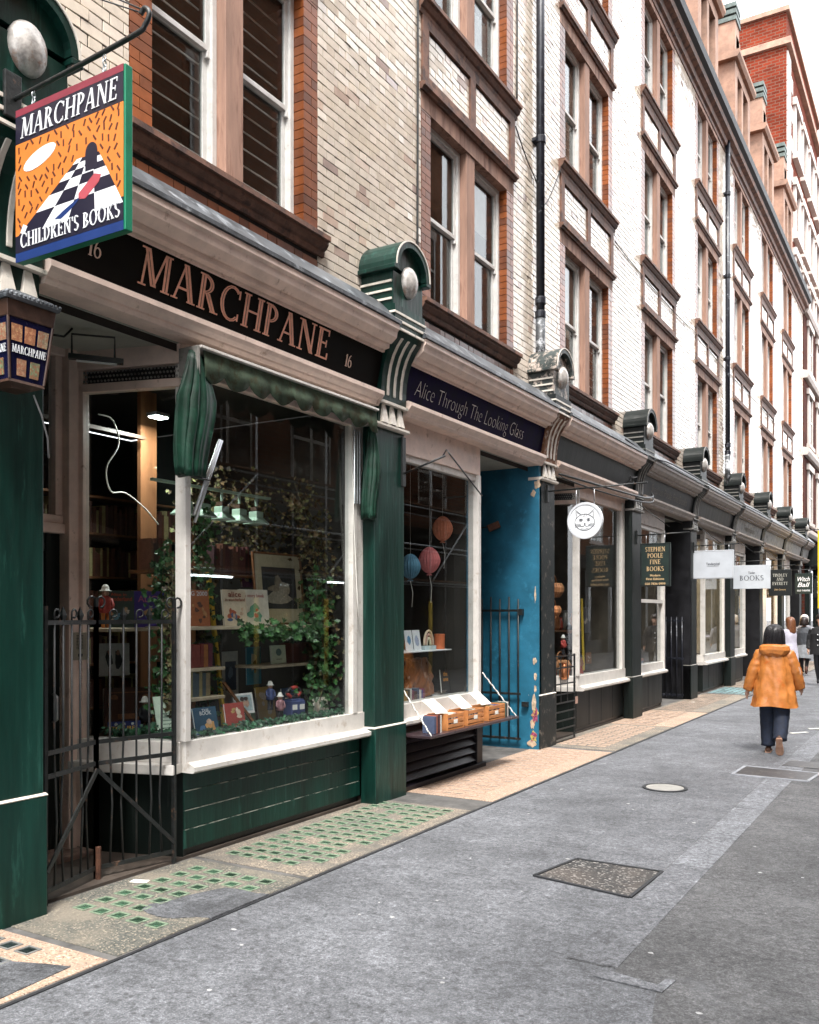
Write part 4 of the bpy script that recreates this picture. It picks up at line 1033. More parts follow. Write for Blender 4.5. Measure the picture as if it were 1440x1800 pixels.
# ------------------------------------------------------------------ opposite side of the lane (seen mirrored in the shop windows)
opp_m = brick_tex('opposite brown brick')
for n_ in opp_m.node_tree.nodes:
    if n_.type == 'TEX_BRICK':
        n_.inputs['Color1'].default_value = (.26, .11, .06, 1); n_.inputs['Color2'].default_value = (.18, .075, .04, 1); n_.inputs['Mortar'].default_value = (.2, .15, .11, 1)
XO = 8.6
def opposite(lab, ya, yb, ht):
    op = thing('opposite_building', lab, 'building', (XO+1, (ya+yb)/2, 0), 'buildings across the lane')
    MB().box(XO, XO+6, ya, yb, 3.6, ht).build('wall', opp_m, op)
    MB().prism([(XO-.35, 3.7), (XO, 3.6), (XO, 4.3), (XO-.3, 4.25)], ya, yb).build('fascia', fascia_black, op)
    MB().box(XO+.3, XO+.35, ya, yb, .6, 3.6).build('shop_glass', glass_up, op); MB().box(XO+.9, XO+1, ya, yb, 0, 3.6).build('shop_back', interior_dark, op)
    MB().box(XO+.05, XO+.3, ya, yb, 0, .6).build('riser', green_black, op)
    MB().prism([(XO-.3, ht-.2), (XO, ht-.3), (XO, ht+.3), (XO-.35, ht+.2)], ya, yb).build('cornice', stone_brown, op)
    for i in range(int((yb-ya)/3)):
        y = ya+.3+i*3; MB().box(XO-.1, XO+.3, y-.2, y+.2, 0, 3.6).build('pier', green_black, op)
        z = 5.0
        while z+2.6 < ht:
            win = sub('window', op)
            MB().box(XO-.05, XO+.02, y+.6, y+2.4, z-.15, z).build('sill', pale_stone, win); MB().box(XO-.03, XO+.02, y+.6, y+2.4, z+2, z+2.25).build('lintel', pale_stone, win)
            MB().box(XO-.02, XO-.005, y+.75, y+2.25, z, z+2).build('pane', glass_up, win)
            q = MB(); q.box(XO-.04, XO-.0205, y+.75, y+2.25, z+.96, z+1.04); q.box(XO-.042, XO-.021, y+1.46, y+1.54, z, z+2); q.box(XO-.04, XO-.02, y+.7, y+.75, z, z+2); q.box(XO-.04, XO-.02, y+2.25, y+2.3, z, z+2); q.build('frame', white_paint, win)
            z += 3.2
opposite('tall brown brick building across the lane, mirrored in the near windows', -8, 25, 16.5)
opposite('lower brown brick building across the lane, mirrored in the far windows', 25.02, 82, 8.2)
sc_ = thing('scaffold', 'steel pole scaffold with yellow padded feet across the lane', 'scaffold', (7.7, 15, 0))
pad = pm('yellow pole padding', (.75, .52, .06), .6, .1, 8)
for x in (7.25, 8.2):
    for y in (7, 9.4, 11.8, 14.2, 16.6, 19, 21.4, 24, 27):
        MB().tube([(x, y, 0), (x, y, 8.8)], .026, 6).build('standard', steel, sc_, True)
        if x < 8: MB().tube([(x, y, .15), (x, y, 2.1)], .055, 8).build('padding', pad, sc_, True)
    for z in (2.6, 3.6, 4.6, 6.5, 8.4):
        MB().tube([(x, 6.4, z), (x, 27.6, z)], .026, 6).build('ledger', steel, sc_, True)
for z in (2.62, 4.62, 6.55):
    MB().box(7.2, 8.25, 6.5, 27.5, z+.03, z+.07).build('deck', wood_brown, sc_)
for y in (7, 11.8, 16.6, 21.4): MB().tube([(7.22, y, 2.6), (7.22, y+2.4, 4.6)], .024, 6).build('brace', steel, sc_, True)
tube_lit = pm('lit tube', (.9, .95, .95), .5, 0, emit=(.85, .97, 1), es=6)
for i, y in enumerate((9.2, 13.6, 18.1)):
    o = thing('tube_lamp', ['lit tube lamp under the near end of the scaffold', 'lit tube lamp under the middle of the scaffold', 'lit tube lamp under the far end of the scaffold'][i], 'lamp', (7.9, y, 2.6), 'tube lamps under the scaffold')
    MB().tube([(7.9, y-.6, 2.52), (7.9, y+.6, 2.52)], .022, 8).build('tube', tube_lit, o, True); MB().box(7.87, 7.93, y-.62, y+.62, 2.545, 2.6).build('batten', white_paint, o)

# ------------------------------------------------------------------ hanging sign with chequered floor
sg = thing('hanging_sign', 'square hanging sign with orange picture, chequered floor and green edge on an iron bar', 'sign', (.55, 3.15, 3.67))
S0, S1, Z0s, Z1s = .285, 1.11, 3.60, 4.40; YS = 3.03; SW, SHt = S1-S0, Z1s-Z0s
sgreen = pm('sign green edge', (.0, .17, .085), .4, .1); s_or = pm('sign orange', (.62, .185, .030), .5, .05, 10); s_navy = pm('sign navy', (.012, .010, .025), .4, .1); s_blue = pm('sign blue', (.012, .035, .15), .4, .1)
s_maroon = pm('sign maroon', (.22, .03, .05), .4, .15); s_white = pm('sign white', (.78, .80, .82), .45, .05); s_pink = pm('sign rose', (.42, .07, .09), .5, .1); s_brown = pm('sign brown dash', (.09, .02, .01), .5, .1)
bd = MB().box(S0, S1, YS-.0, YS+.045, Z0s, Z1s).build('board', sgreen, sg, bevel=.004)
def sm(a, b, d): return (S0+a*SW, YS-d, Z0s+b*SHt)          # a,b in 0..1 on the face towards the viewer
def face(name, m, polys, d, par=bd):
    q = MB()
    for i, p in enumerate(polys): q.slab(p, sm, 0, d+.00005*(i % 7))
    return q.build(name, m, par)
rcx = lambda a0, a1, b0, b1: [(a0, b0), (a1, b0), (a1, b1), (a0, b1)]
face('top_band', s_maroon, [rcx(.0, .985, .955, 1)], .0030)
face('title_band', s_navy, [rcx(0, .985, .775, .953)], .0030)
face('picture_field', s_or, [rcx(.0, .985, .17, .773)], .0030)
face('bottom_band', s_navy, [[(0, .06), (.985, .06), (.985, .172), (.985, .28), (.985, .30)][:2]+[(.985, .20), (.0, .17)]], .0036)
face('blue_band', s_blue, [rcx(0, .985, .0, .058)], .0030)
# receding chequered floor (black trapezium + white squares)
apex = (.70, .555)
def fl(u, v):      # u across 0..1, v depth 0..1 (0 near)
    y = .165+(.53-.165)*(1-1/(1+2.2*v))*1.45*.78
    k = (y-.165)/(apex[1]+.02-.165); L_, R_ = (0.02+(apex[0]-.04-.02)*k), (.985+(apex[0]+.05-.985)*k)
    return (L_+(R_-L_)*u, y)
nv = 6; vs_ = [0, .18, .42, .75, 1.2, 2.0, 3.2]
face('floor_ground', s_navy, [[fl(0, 0), fl(1, 0), fl(1, 3.2), fl(0, 3.2)]], .0040)
wh = []
for j in range(nv):
    for i in range(4):
        if (i+j) % 2: wh.append([fl(i/4, vs_[j]), fl((i+1)/4, vs_[j]), fl((i+1)/4, vs_[j+1]), fl(i/4, vs_[j+1])])
face('floor_square', s_white, wh, .0046)
arch = [(.66, .43), (.765, .43)]+[(.7125+.0525*math.cos(math.pi*i/10), .54+.06*math.sin(math.pi*i/10)) for i in range(11)]
face('arch_doorway', s_navy, [arch], .0050)
hole_ = [(.235+.155*math.cos(a)+.0*math.sin(a), .635+.055*math.sin(a)+.035*math.cos(a)) for a in [2*math.pi*i/22 for i in range(22)]]
face('white_oval', s_white, [hole_], .0046)
face('blue_spill', s_blue, [[(.38, .20), (.46, .235), (.56, .27), (.62, .285), (.56, .245), (.50, .215), (.44, .19)]], .0056)
face('rose_bottle', s_pink, [[(.60, .275), (.66, .265), (.78, .34), (.80, .38), (.74, .40), (.64, .335), (.60, .31)]], .0056)
card = [(.05, .185), (.09, .17), (.12, .215), (.08, .235)]
face('small_card', s_white, [card], .0056)
ds = []
rnd = random.Random(3)
for _try in range(4000):
    if len(ds) >= 95: break
    a, b = rnd.uniform(.03, .95), rnd.uniform(.19, .76)
    k = (b-.165)/(.575-.165)
    if b < .57 and .02+(apex[0]-.06)*k-.05 < a < .985-(.235)*k+.03: continue
    if ((a-.235)/.19)**2+((b-.635)/.10)**2 < 1 or abs(a-.7125) < .08 and .41 < b < .62: continue
    if any(abs(a-p[0]) < .05 and abs(b-p[1]) < .04 for p in ds): continue
    ds.append((a, b))
pol = []
for a, b in ds:
    th = rnd.choice([.9, 1.6, 2.2, 1.2]); c, s_ = math.cos(th), math.sin(th); l, w = .021, .006
    pol.append([(a+u*c-v*s_, b+u*s_+v*c) for u, v in ((-l, -w), (l, -w), (l, w), (-l, w))])
o = face('confetti_dashes', s_brown, pol, .0046); o['kind'] = 'stuff'
ital = lambda z0, sl: (lambda a, b, d: (S0+.045+a+(b)*sl, YS-d-.004, z0+b))
q = MB(); serif_text(q, 'MARCHPANE', ital(Z0s+.80*SHt, .12), .105, .73, .05); q.build('lettering', s_white, bd)
q = MB(); serif_text(q, "CHILDREN'S BOOKS", ital(Z0s+.083*SHt, .0), .075, .75, .05); q.build('lettering', s_white, bd)
MB().tube(smooth([(.2, YS+.02, 4.485), (.6, YS+.02, 4.50), (1.14, YS+.02, 4.53), (1.22, YS+.02, 4.555), (1.25, YS+.02, 4.60), (1.22, YS+.02, 4.635), (1.19, YS+.02, 4.615)]), .0125, 8).build('bracket_bar', iron, sg, True)
MB().box(.226, .25, YS-.04, YS+.06, 4.38, 4.62).build('wall_plate', iron, sg, bevel=.004)
for x in (.40, .94):
    q = MB()
    for j in range(4):
        z = 4.41+j*.026
        pts = [(x+(.010*math.cos(a) if j % 2 else 0), YS+.02+(0 if j % 2 else .010*math.cos(a)), z+.017*math.sin(a)) for a in [2*math.pi*i/8 for i in range(9)]]
        q.tube(pts, .0035, 5)
    q.build('hanger_chain', steel, sg, True)
MB().tube([(1.21, YS+.02, 4.63), (.85, YS+.01, 4.86), (.26, YS, 5.25)], .004, 5).build('stay_wire', iron, sg, True); MB().tube([(1.20, YS+.02, 4.62), (.82, YS+.0, 4.83), (.26, YS-.03, 5.18)], .004, 5).build('stay_wire', iron, sg, True)

# ------------------------------------------------------------------ picture lantern on the first pilaster
ln = thing('wall_lantern', 'box lantern with lit pictures and white lettering on the dark green pilaster', 'lantern', (.2, 3.2, 2.95))
lcx, lcy = .195, 3.085
def rr_(h, z): return [(lcx-h, lcy-h, z), (lcx+h, lcy-h, z), (lcx+h, lcy+h, z), (lcx-h, lcy+h, z)]
copper_brown = pm('bronze lantern metal', (.06, .03, .02), .4, .3, 20, .1, 60)
MB().loft([rr_(.06, 2.95), rr_(.108, 2.97), rr_(.104, 2.985)]).build('base', copper_brown, ln)
lit_navy = pm('lantern glass navy', (.006, .006, .03), .25, .1, spec=.3)
MB().loft([rr_(.104, 2.985), rr_(.135, 3.30)]).build('body', lit_navy, ln)
MB().loft([rr_(.140, 3.30), rr_(.150, 3.385)]).build('collar', copper_brown, ln, bevel=.003)
MB().loft([rr_(.160, 3.385), rr_(.168, 3.40), rr_(.135, 3.435), rr_(.04, 3.48)]).build('roof', lead, ln)
q = MB()
for i in range(13):
    for s in (0, 1):
        u = -.16+.32*i/12
        q.sph((lcx+u, lcy-.163, 3.41) if s == 0 else (lcx+.163, lcy+u, 3.412), .010, 6, 4)
q.build('bead_rim', lead, ln, True)['kind'] = 'stuff'
q = MB()
for sx in (-1, 1):
    for sy in (-1, 1): q.tube([(lcx+sx*.104, lcy+sy*.104, 2.985), (lcx+sx*.136, lcy+sy*.136, 3.30)], .008, 6)
q.build('corner_bar', copper_brown, ln)
def lmap(side):
    def f(a, b, d):     # a -1..1, b 0..1
        h = .104+.031*b
        if side == 0: return (lcx+a*h, lcy-h-d, 2.985+.315*b)
        return (lcx+h+d, lcy+a*h, 2.985+.315*b)
    return f
pics = [(.45, .24, .12), (.42, .2, .10), (.28, .22, .14), (.34, .2, .12), (.16, .2, .11)]
for side in (0, 1):
    f = lmap(side)
    for i, (a, b) in enumerate(((-.62, .75), (0, .75), (.62, .75), (-.36, .2), (.36, .2))):
        m = pm('lantern picture %d' % i, pics[i], .5, .5, 40, c2=(.25, .08, .04), amt=.55, sc2=60, emit=pics[i], es=.06)
        q = MB(); q.slab([(a-.24, b-.13), (a+.24, b-.13), (a+.24, b+.14), (a-.24, b+.14)], f, 0, .004); q.build('picture', m, ln)
    q = MB(); serif_text(q, 'MARCHPANE', lambda a, b, d: f(a, .42+b, d+.002), .13, 1.75, .05) if False else serif_text(q, 'MARCHPANE', lambda a, b, d: f(-.86+a, .43+b, d+.002), .13, 1.72, .06)
    q.build('lettering', s_white, ln)
MB().box(-.01, .075, 3.05, 3.12, 3.2, 3.28).build('wall_bracket', iron, ln)
MB().tube([(.2, 3.2, 2.95), (.16, 3.28, 2.86), (.08, 3.38, 2.76), (.012, 3.44, 2.66)], .005, 5).build('flex', pm('grey flex', (.4, .4, .4), .5), ln, True)

# ------------------------------------------------------------------ folding iron gate in the door recess
gt = thing('iron_gate', 'black iron gate with curled tops across the bookshop door recess', 'gate', (-.2, 4.1, 0))
GA, GM, GB = Vector((-.10, 3.50)), Vector((-.26, 4.01)), Vector((-.13, 4.57))
def leaf(a, b, zt=1.70, nb=5):
    lf = sub('leaf', gt); d = b-a
    at_ = lambda k, z: (a.x+d.x*k, a.y+d.y*k, z)
    for z, r in ((zt, .012), (.92, .012), (.78, .012), (.10, .013)):
        MB().obox(at_(0, z), at_(1, z), .014, .028).build('rail', iron, lf)
    for k in (0.0, 1.0): MB().obox(at_(k, .02), at_(k, zt+.1), .024, .024).build('stile', iron, lf)
    for i in range(1, nb+1):
        k = i/(nb+1); x, y, _ = at_(k, 0)
        bend = .012*math.sin(i*2.1)
        MB().tube([(x, y, .10), (x+bend, y+bend, .5), (x, y, .9), (x, y, zt)], .0075, 6).build('bar', iron, lf, True)
        if i % 2:
            pts = [(x, y, zt)]+[(x+d.normalized().x*(.026*(1-math.cos(t))*.8), y+d.normalized().y*(.026*(1-math.cos(t))*.8), zt+.06+.026*math.sin(t)) for t in [math.pi-(.55*j) for j in range(9)]]
            pts = [(x, y, zt), (x, y, zt+.05)]+[(x+d.normalized().x*(.026-.026*math.cos(t)), y+d.normalized().y*(.026-.026*math.cos(t)), zt+.055+.026*math.sin(t)) for t in [.3+.6*j for j in range(9)]]
            MB().tube(pts, .0065, 6).build('scroll', iron, lf, True)
        else:
            q = MB(); q.loft([[(x-.006, y-.006, zt), (x+.006, y-.006, zt), (x+.006, y+.006, zt), (x-.006, y+.006, zt)], [(x-.016, y-.016, zt+.045), (x+.016, y-.016, zt+.045), (x+.016, y+.016, zt+.045), (x-.016, y+.016, zt+.045)], [(x-.001, y-.001, zt+.10), (x+.001, y-.001, zt+.10), (x+.001, y+.001, zt+.10), (x-.001, y+.001, zt+.10)]])
            q.build('spear', iron, lf)
    return lf
l1 = leaf(GA, GM); l2 = leaf(GM, GB)
MB().obox((GM.x+.012, GM.y, .74), (GA.x+.02, GA.y, .22), .012, .03).build('brace', iron, l1); MB().obox((GM.x+.014, GM.y, .74), (GB.x+.012, GB.y, .16), .012, .026).build('brace', iron, l2)
MB().tube([(GM.x+.02, GM.y, .02), (GM.x+.02, GM.y, .24)], .018, 8).build('drop_bolt', pm('rusty iron', (.10, .04, .022), .7, .4, 20, .3, 50), l1)
for p in (GM, GB):
    MB().obox((p.x, p.y, 1.7), (p.x, p.y, 1.86), .022, .022).build('post_top', iron, gt)
    for s in (-1, 1):
        MB().tube([(p.x, p.y, 1.80)]+[(p.x, p.y+s*(.035-.035*math.cos(t)), 1.83+.035*math.sin(t)) for t in [.2+.65*j for j in range(8)]], .0075, 6).build('scroll', iron, gt, True)

# intercom, notice and door furniture belong to the shopfront
s0 = SH[0][0]
ic = MB().box(-.915, -.885, 4.33, 4.455, 1.42, 1.62).build('intercom', pm('brass intercom', (.34, .30, .23), .4, .1, 20, metal=.4), s0, bevel=.004)
q = MB()
for i in range(10): q.box(-.886, -.883, 4.36, 4.42, 1.50+i*.0105, 1.505+i*.0105)
q.box(-.886, -.883, 4.375, 4.415, 1.445, 1.465); q.build('speaker_slots', black_paint, ic)
nt_ = MB().box(-1.0, -.996, 4.10, 4.20, 1.41, 1.57).build('door_notice', pm('orange notice', (.78, .36, .12), .6, .05), s0)
q = MB(); q.add([(-.9955, 4.115, 1.50), (-.9955, 4.135, 1.53), (-.9955, 4.165, 1.52), (-.9955, 4.15, 1.48)], [(0, 1, 2, 3)]); q.box(-.996, -.9955, 4.11, 4.19, 1.425, 1.432); q.box(-.996, -.9955, 4.11, 4.18, 1.44, 1.446); q.build('notice_print', black_paint, nt_)

# ------------------------------------------------------------------ awning over the first window
awg = pm('green awning cloth', (.0035, .030, .017), .5, .45, 7, .35, 12, (.012, .06, .036), .2, 9, spec=.3)
awp = pm('faded awning valance', (.075, .105, .07), .85, .35, 9, .15, 30, (.06, .06, .035), .4, 11, spec=.2)
aw = thing('awning', 'rolled dark green awning with scalloped valance and gathered ends over the first window', 'awning', (0, 5.7, 3.4))
ya, yb = 4.60, 6.86
MB().box(-.095, .10, ya, yb, 3.585, 3.605).build('cover_board', offwhite, aw, bevel=.003)
MB().box(-.095, .085, ya-.02, ya+.004, 3.40, 3.60).build('end_plate', dark_trim, aw, bevel=.003)
q = MB(); n = 24; q.tube([(-.045, ya+.02, 3.535), (-.045, yb-.02, 3.535)], .045, 14); q.build('cloth_roll', awg, aw, True)
q = MB()
NS = 200; v1 = []; v2 = []; v3 = []
for i in range(NS+1):
    y = ya+.05+(yb-ya-.05)*i/NS; ph = (y-ya)/.262*2*math.pi; wv = .012*math.sin(ph*.5+1)+.008*math.sin(ph*1.3)
    v1.append((.07, y, 3.583)); v2.append((.076+wv*.4, y, 3.50)); v3.append((.074+wv, y, 3.452-.075*abs(math.sin(ph*.5))**.85+.012*math.sin(y*2.2)))
n0 = NS+1
q.add(v1+v2+v3+[(x-.004, y, z) for x, y, z in v1+v2+v3], [(i+r*n0, i+1+r*n0, i+1+(r+1)*n0, i+(r+1)*n0) for r in (0, 1) for i in range(NS)]+[(3*n0+i+r*n0, 3*n0+i+(r+1)*n0, 3*n0+i+1+(r+1)*n0, 3*n0+i+1+r*n0) for r in (0, 1) for i in range(NS)]+[(2*n0+i, 2*n0+i+1, 5*n0+i+1, 5*n0+i) for i in range(NS)])
q.build('valance', awp, aw, True)
def bundle(yc, z0, z1, w, name='gathered_cloth', x0=.03):
    q = MB(); rings = []; m = 16; n = 72
    for j in range(m+1):
        k = j/m; z = z1+(z0-z1)*k
        wd = w*(.25+.95*min(1, k*2.6)-.42*k*k); dp = .075*(.5+.6*min(1, k*2))*(1-.25*k); ring = []
        for i in range(n):
            t = 2*math.pi*i/n; fold = 1+.34*abs(math.sin(5*t+.9*k))-.17+.14*math.sin(13*t+3*k)
            ring.append((x0+dp*math.cos(t)*fold, yc+.03*math.sin(k*5)+wd*.5*math.sin(t)*(1+.13*math.sin(9*t+k*2)+.05*math.sin(17*t)), z+.012*math.sin(3*t)))
        rings.append(ring)
    q.loft(rings); return q.build(name, awg, aw, True)
bundle(4.60, 2.70, 3.56, .30); bundle(6.90, 2.62, 3.44, .16, x0=-.02)
q = MB(); q.tube([(.06, 4.5, 2.70), (.06, 4.72, 2.69)], .007, 6); q.build('hem_rod', iron, aw)
for y in (6.76, 6.80, 6.84): MB().box(-.105, -.09, y-.008, y+.008, 2.75, 3.42).build('folded_arm', steel, aw, bevel=.003)
MB().tube([(-.09, 6.70, 3.42), (-.095, 6.74, 2.6), (-.098, 6.80, 1.9), (-.098, 6.85, 1.55)], .005, 5).build('pull_cord', paper, aw, True)
MB().tube([(-.05, 4.68, 2.45), (.03, 4.86, 3.0)], .011, 6).build('folded_arm', steel, aw, True); MB().tube([(-.06, 4.70, 2.40), (.02, 4.89, 3.0)], .011, 6).build('folded_arm', steel, aw, True)
# sign lamp under the soffit
spl = thing('spot_lamp', 'small black floodlight on a bent arm under the bookshop soffit', 'lamp', (-.6, 3.9, 3.6))
MB().tube([(-.55, 3.5, 3.60), (-.52, 3.75, 3.56), (-.50, 3.95, 3.58), (-.48, 4.0, 3.645)], .008, 6).build('cable', iron, spl, True)
q = MB(); pts = [(-.46, 3.98, 3.44), (-.46, 3.98, 3.60), (-.28, 4.18, 3.60), (-.28, 4.18, 3.46)]; q.tube(pts, .008, 6); q.build('bracket', iron, spl)
MB().obox((-.47, 3.96, 3.45), (-.24, 4.22, 3.44), .05, .035).build('head', iron, spl, bevel=.004); MB().obox((-.44, 4.0, 3.425), (-.27, 4.19, 3.42), .035, .006).build('lens', pm('dull lens', (.7, .72, .7), .3), spl)
# ------------------------------------------------------------------ bracket signs along the lane
def sign_map(x0, x1, y, z0, z1):
    xc, zc = (x0+x1)/2, (z0+z1)/2
    return lambda a, b, d: (xc+a, y-d, zc+b)
def bracket(root, x1, y, z, ytxt=None, x0=0.0, hooks=(), zb=None):
    MB().tube([(x0, y, z), (x1, y, z+.02)], .011, 6).build('bracket_bar', iron, root, True)
    MB().box(x0, x0+.02, y-.03, y+.03, z-.14, z+.08).build('wall_plate', iron, root)
    for h in hooks: MB().tube([(h, y, z+.005), (h, y, zb)], .006, 5).build('hanger', steel, root, True)
# round cat sign
rs = thing('hanging_sign', 'round white hanging sign with a drawn cat face', 'sign', (.5, 11.09, 2.7))
cx, cz, cyy, rad = .52, 2.95, 11.09, .235
n = 40
def disc(r, y0, y1, m, name, par):
    q = MB(); q.loft([[(cx+r*math.cos(2*math.pi*i/n), y, cz+r*math.sin(2*math.pi*i/n)) for i in range(n)] for y in (y0, y1)]); return q.build(name, m, par)
bd2 = disc(rad, cyy-.02, cyy+.02, s_white, 'board', rs)
q = MB(); q.loft([[(cx+r*math.cos(2*math.pi*i/n), y, cz+r*math.sin(2*math.pi*i/n)) for i in range(n)] for r, y in ((.235, cyy-.02), (.232, cyy-.028), (.205, cyy-.028), (.20, cyy-.02))], False); q.build('rim', pm('sign grey rim', (.58, .60, .63), .45, .05), bd2)
ink = pm('sign ink', (.06, .065, .075), .6, .1)
q = MB(); cm_ = lambda a, b: (cx+a, cyy-.0225, cz+b)
def line(pts, r=.0035): q.tube([cm_(a, b) for a, b in pts], r, 5)
hd = [(.125*math.cos(t)*(1+.06*math.cos(2*t)), -.02+.105*math.sin(t)) for t in [2*math.pi*i/28 for i in range(29)]]
line(hd); line([(-.115, .03), (-.12, .14), (-.05, .08)]); line([(.115, .03), (.12, .14), (.05, .08)]); line([(-.105, .06), (-.108, .115), (-.07, .085)], .002); line([(.105, .06), (.108, .115), (.07, .085)], .002)
for s in (-1, 1):
    line([(s*.05+.022*math.cos(t), .01+.014*math.sin(t)) for t in [2*math.pi*i/12 for i in range(13)]]); q.sph(cm_(s*.05, .01), (.010, .003, .010), 8, 5)
    for j in range(3): line([(s*.05, -.05-.008*j), (s*.135, -.035-.022*j)], .0018)
    line([(0, -.055), (s*.02, -.075), (s*.06, -.068)], .0028); line([(s*.025, .07), (s*.012, .05)], .002)
q.sph(cm_(0, -.042), (.013, .003, .009), 8, 5); line([(-.05, -.10), (0, -.108), (.05, -.10)], .002); line([(0, .085), (0, .05)], .002)
q.build('cat_face', ink, bd2)['kind'] = 'stuff'
bracket(rs, 1.32, cyy, 3.36, hooks=(), zb=None)
for x in (cx-.12, cx+.12): MB().tube([(x, cyy, 3.37), (x, cyy, cz+.195)], .005, 5).build('chain', steel, rs, True)
def board_sign(lab, k, x0, x1, z0, z1, m, edge=None, zb=None, reach=.1, th=.018):
    y = PC[k]; t_ = thing('hanging_sign', lab, 'sign', ((x0+x1)/2, y, z0))
    b_ = MB().box(x0, x1, y-th, y+th, z0, z1).build('board', m, t_, bevel=.004)
    if edge:
        q = MB(); e = .012
        for a in ((x0+e, x1-e, z0+e, z0+2*e), (x0+e, x1-e, z1-2*e, z1-e), (x0+e, x0+2*e, z0+2*e, z1-2*e), (x1-2*e, x1-e, z0+2*e, z1-2*e)): q.box(a[0], a[1], y-th-.003, y-th, a[2], a[3])
        q.build('border', edge, b_)
    bracket(t_, x1+reach, y, zb or z1+.12, hooks=(x0+.1, x1-.1), zb=z1-.01)
    return t_, b_, (lambda xo, zo: (lambda a, b, d: ((x0+x1)/2+xo+a, y-th-d, zo+b)))
pale_sign = pm('pale grey sign', (.50, .53, .57), .5, .06, 4)
dark_sign = pm('dark sign green', (.010, .022, .018), .4, .2); black_sign = pm('black sign', (.008, .010, .009), .4, .2)
t_, b_, mp_ = board_sign('small blackish hanging sign with gold bookshop lettering and a telephone number', 3, .06, .57, 2.22, 2.94, dark_sign, black_paint, 3.08, .3)
for s, z, h, w in (('STEPHEN', 2.80, .075, .33), ('POOLE', 2.695, .075, .26), ('FINE', 2.59, .075, .18), ('BOOKS', 2.475, .075, .29)):
    q = MB(); serif_text(q, s, mp_(-w/2, z), h, w, .06); q.build('lettering', gold_letter, b_)
for s, z, h, w in (('Modern', 2.385, .036, .17), ('First Editions', 2.325, .036, .30), ('020 7836 0999', 2.245, .036, .34)):
    q = MB(); font_text(q, s, mp_(0, z), h, w, bold=.002); q.build('lettering', gold_letter, b_, fix=False)
t_, b_, mp_ = board_sign('plain white rectangular hanging sign with one small line of print', 4, -.02, .80, 2.48, 3.06, pale_sign, pm('thin grey line', (.45, .46, .48), .5), 3.16)
q = MB(); font_text(q, 'Tenderpixel', mp_(0, 2.76), .05, .27, bold=.001); q.box(.27, .51, PC[4]-.0215, PC[4]-.018, 2.735, 2.741); q.build('lettering', ink, b_, fix=False)
t_, b_, mp_ = board_sign('white hanging sign reading BOOKS in shaded capitals', 5, .02, .87, 2.37, 2.94, pale_sign, None, 3.03)
q = MB(); font_text(q, 'Tender', mp_(0, 2.73), .055, .16, bold=.002); q.build('lettering', ink, b_, fix=False)
q = MB(); serif_text(q, 'BOOKS', mp_(-.28, 2.57), .12, .56, .06); q.build('lettering', ink, b_)
t_, b_, mp_ = board_sign('black hanging sign with pale capitals past the white BOOKS sign', 6, .2, .80, 2.27, 3.0, black_sign, None, 3.1)
for s, z, w in (('TINDLEY', 2.80, .38), ('AND', 2.69, .18), ('EVERETT', 2.57, .40)):
    q = MB(); serif_text(q, s, mp_(-w/2, z), .085, w, .06); q.build('lettering', pm('pale sign print', (.6, .58, .5), .5), b_)
q = MB(); font_text(q, '20th Century', mp_(0, 2.42), .045, .3); q.build('lettering', gold_letter, b_, fix=False)
t_, b_, mp_ = board_sign('dark green hanging sign with white slanted script', 7, .36, .86, 2.40, 3.05, dark_sign, None, 3.15)
for s, z in (('Witch', 2.80), ('Ball', 2.62)):
    q = MB(); font_text(q, s, mp_(0, z), .14, .36, shear=.3, bold=.006); q.build('lettering', s_white, b_, fix=False)
q = MB(); font_text(q, 'OLD THEATRE', mp_(0, 2.48), .05, .38, bold=.003); q.build('lettering', s_white, b_, fix=False)
t_, b_, mp_ = board_sign('farthest black hanging sign with white capitals at the picture edge', 8, .45, 1.05, 2.35, 3.0, black_sign, None, 3.1)
for s, z in (('STORE', 2.82), ('THE', 2.65), ('UNIT', 2.48)):
    q = MB(); serif_text(q, s, mp_(-.2, z), .1, .4, .06); q.build('lettering', s_white, b_)
t_ = thing('banner', 'tall yellow cloth banner at the right edge, beyond the shop signs', 'banner', (1.1, 32.9, 1.9))
MB().box(.79, 1.4, 32.9, 32.93, 1.95, 4.55).build('cloth', pm('yellow cloth', (.80, .50, .02), .7, .1, 3, .2, 6), t_); MB().tube([(-.1, 32.92, 4.58), (1.45, 32.92, 4.58)], .02, 6).build('pole', iron, t_, True)
# empty bracket arms over the second shop and slack cables by the third
t_ = thing('bracket_arm', 'empty iron bracket arm on the green pilaster over the second window', 'bracket', (0, 7.40, 3.1))
MB().tube([(.0, 7.44, 3.10), (.45, 7.46, 3.24)], .010, 6).build('arm', iron, t_, True); MB().tube([(.42, 7.46, 3.23), (.46, 7.47, 3.30), (.50, 7.46, 3.25), (.62, 7.9, 2.9)], .007, 6).build('stay', iron, t_, True); MB().box(0, .02, 7.40, 7.46, 2.98, 3.45).build('wall_plate', iron, t_)
cable('hanging_cable', 'slack twisted cable looped under the dark fascia behind the cat sign', [(.06, 11.35, 3.62), (.3, 11.8, 3.55), (.5, 12.6, 3.5), (.55, 13.6, 3.52), (.4, 14.6, 3.66), (.3, 14.9, 3.75)], .016)
cable('hanging_cable', 'second slack cable under the dark fascia behind the cat sign', [(.06, 11.36, 3.58), (.35, 12.0, 3.46), (.55, 13.0, 3.42), (.5, 14.2, 3.52), (.3, 14.95, 3.72)], .012)
cable('hanging_cable', 'loose cables lying along the lead flashing past the cat sign', [(.2, 13.8, 4.48), (.26, 15.0, 4.38), (.3, 16.2, 4.42), (.28, 18.6, 4.43), (.27, 22.5, 4.42), (.26, 26, 4.44)], .014)
t_ = thing('scroll_bracket', 'small scrolled iron bracket at the far end of the dark fascia', 'bracket', (.1, 14.4, 3.9))
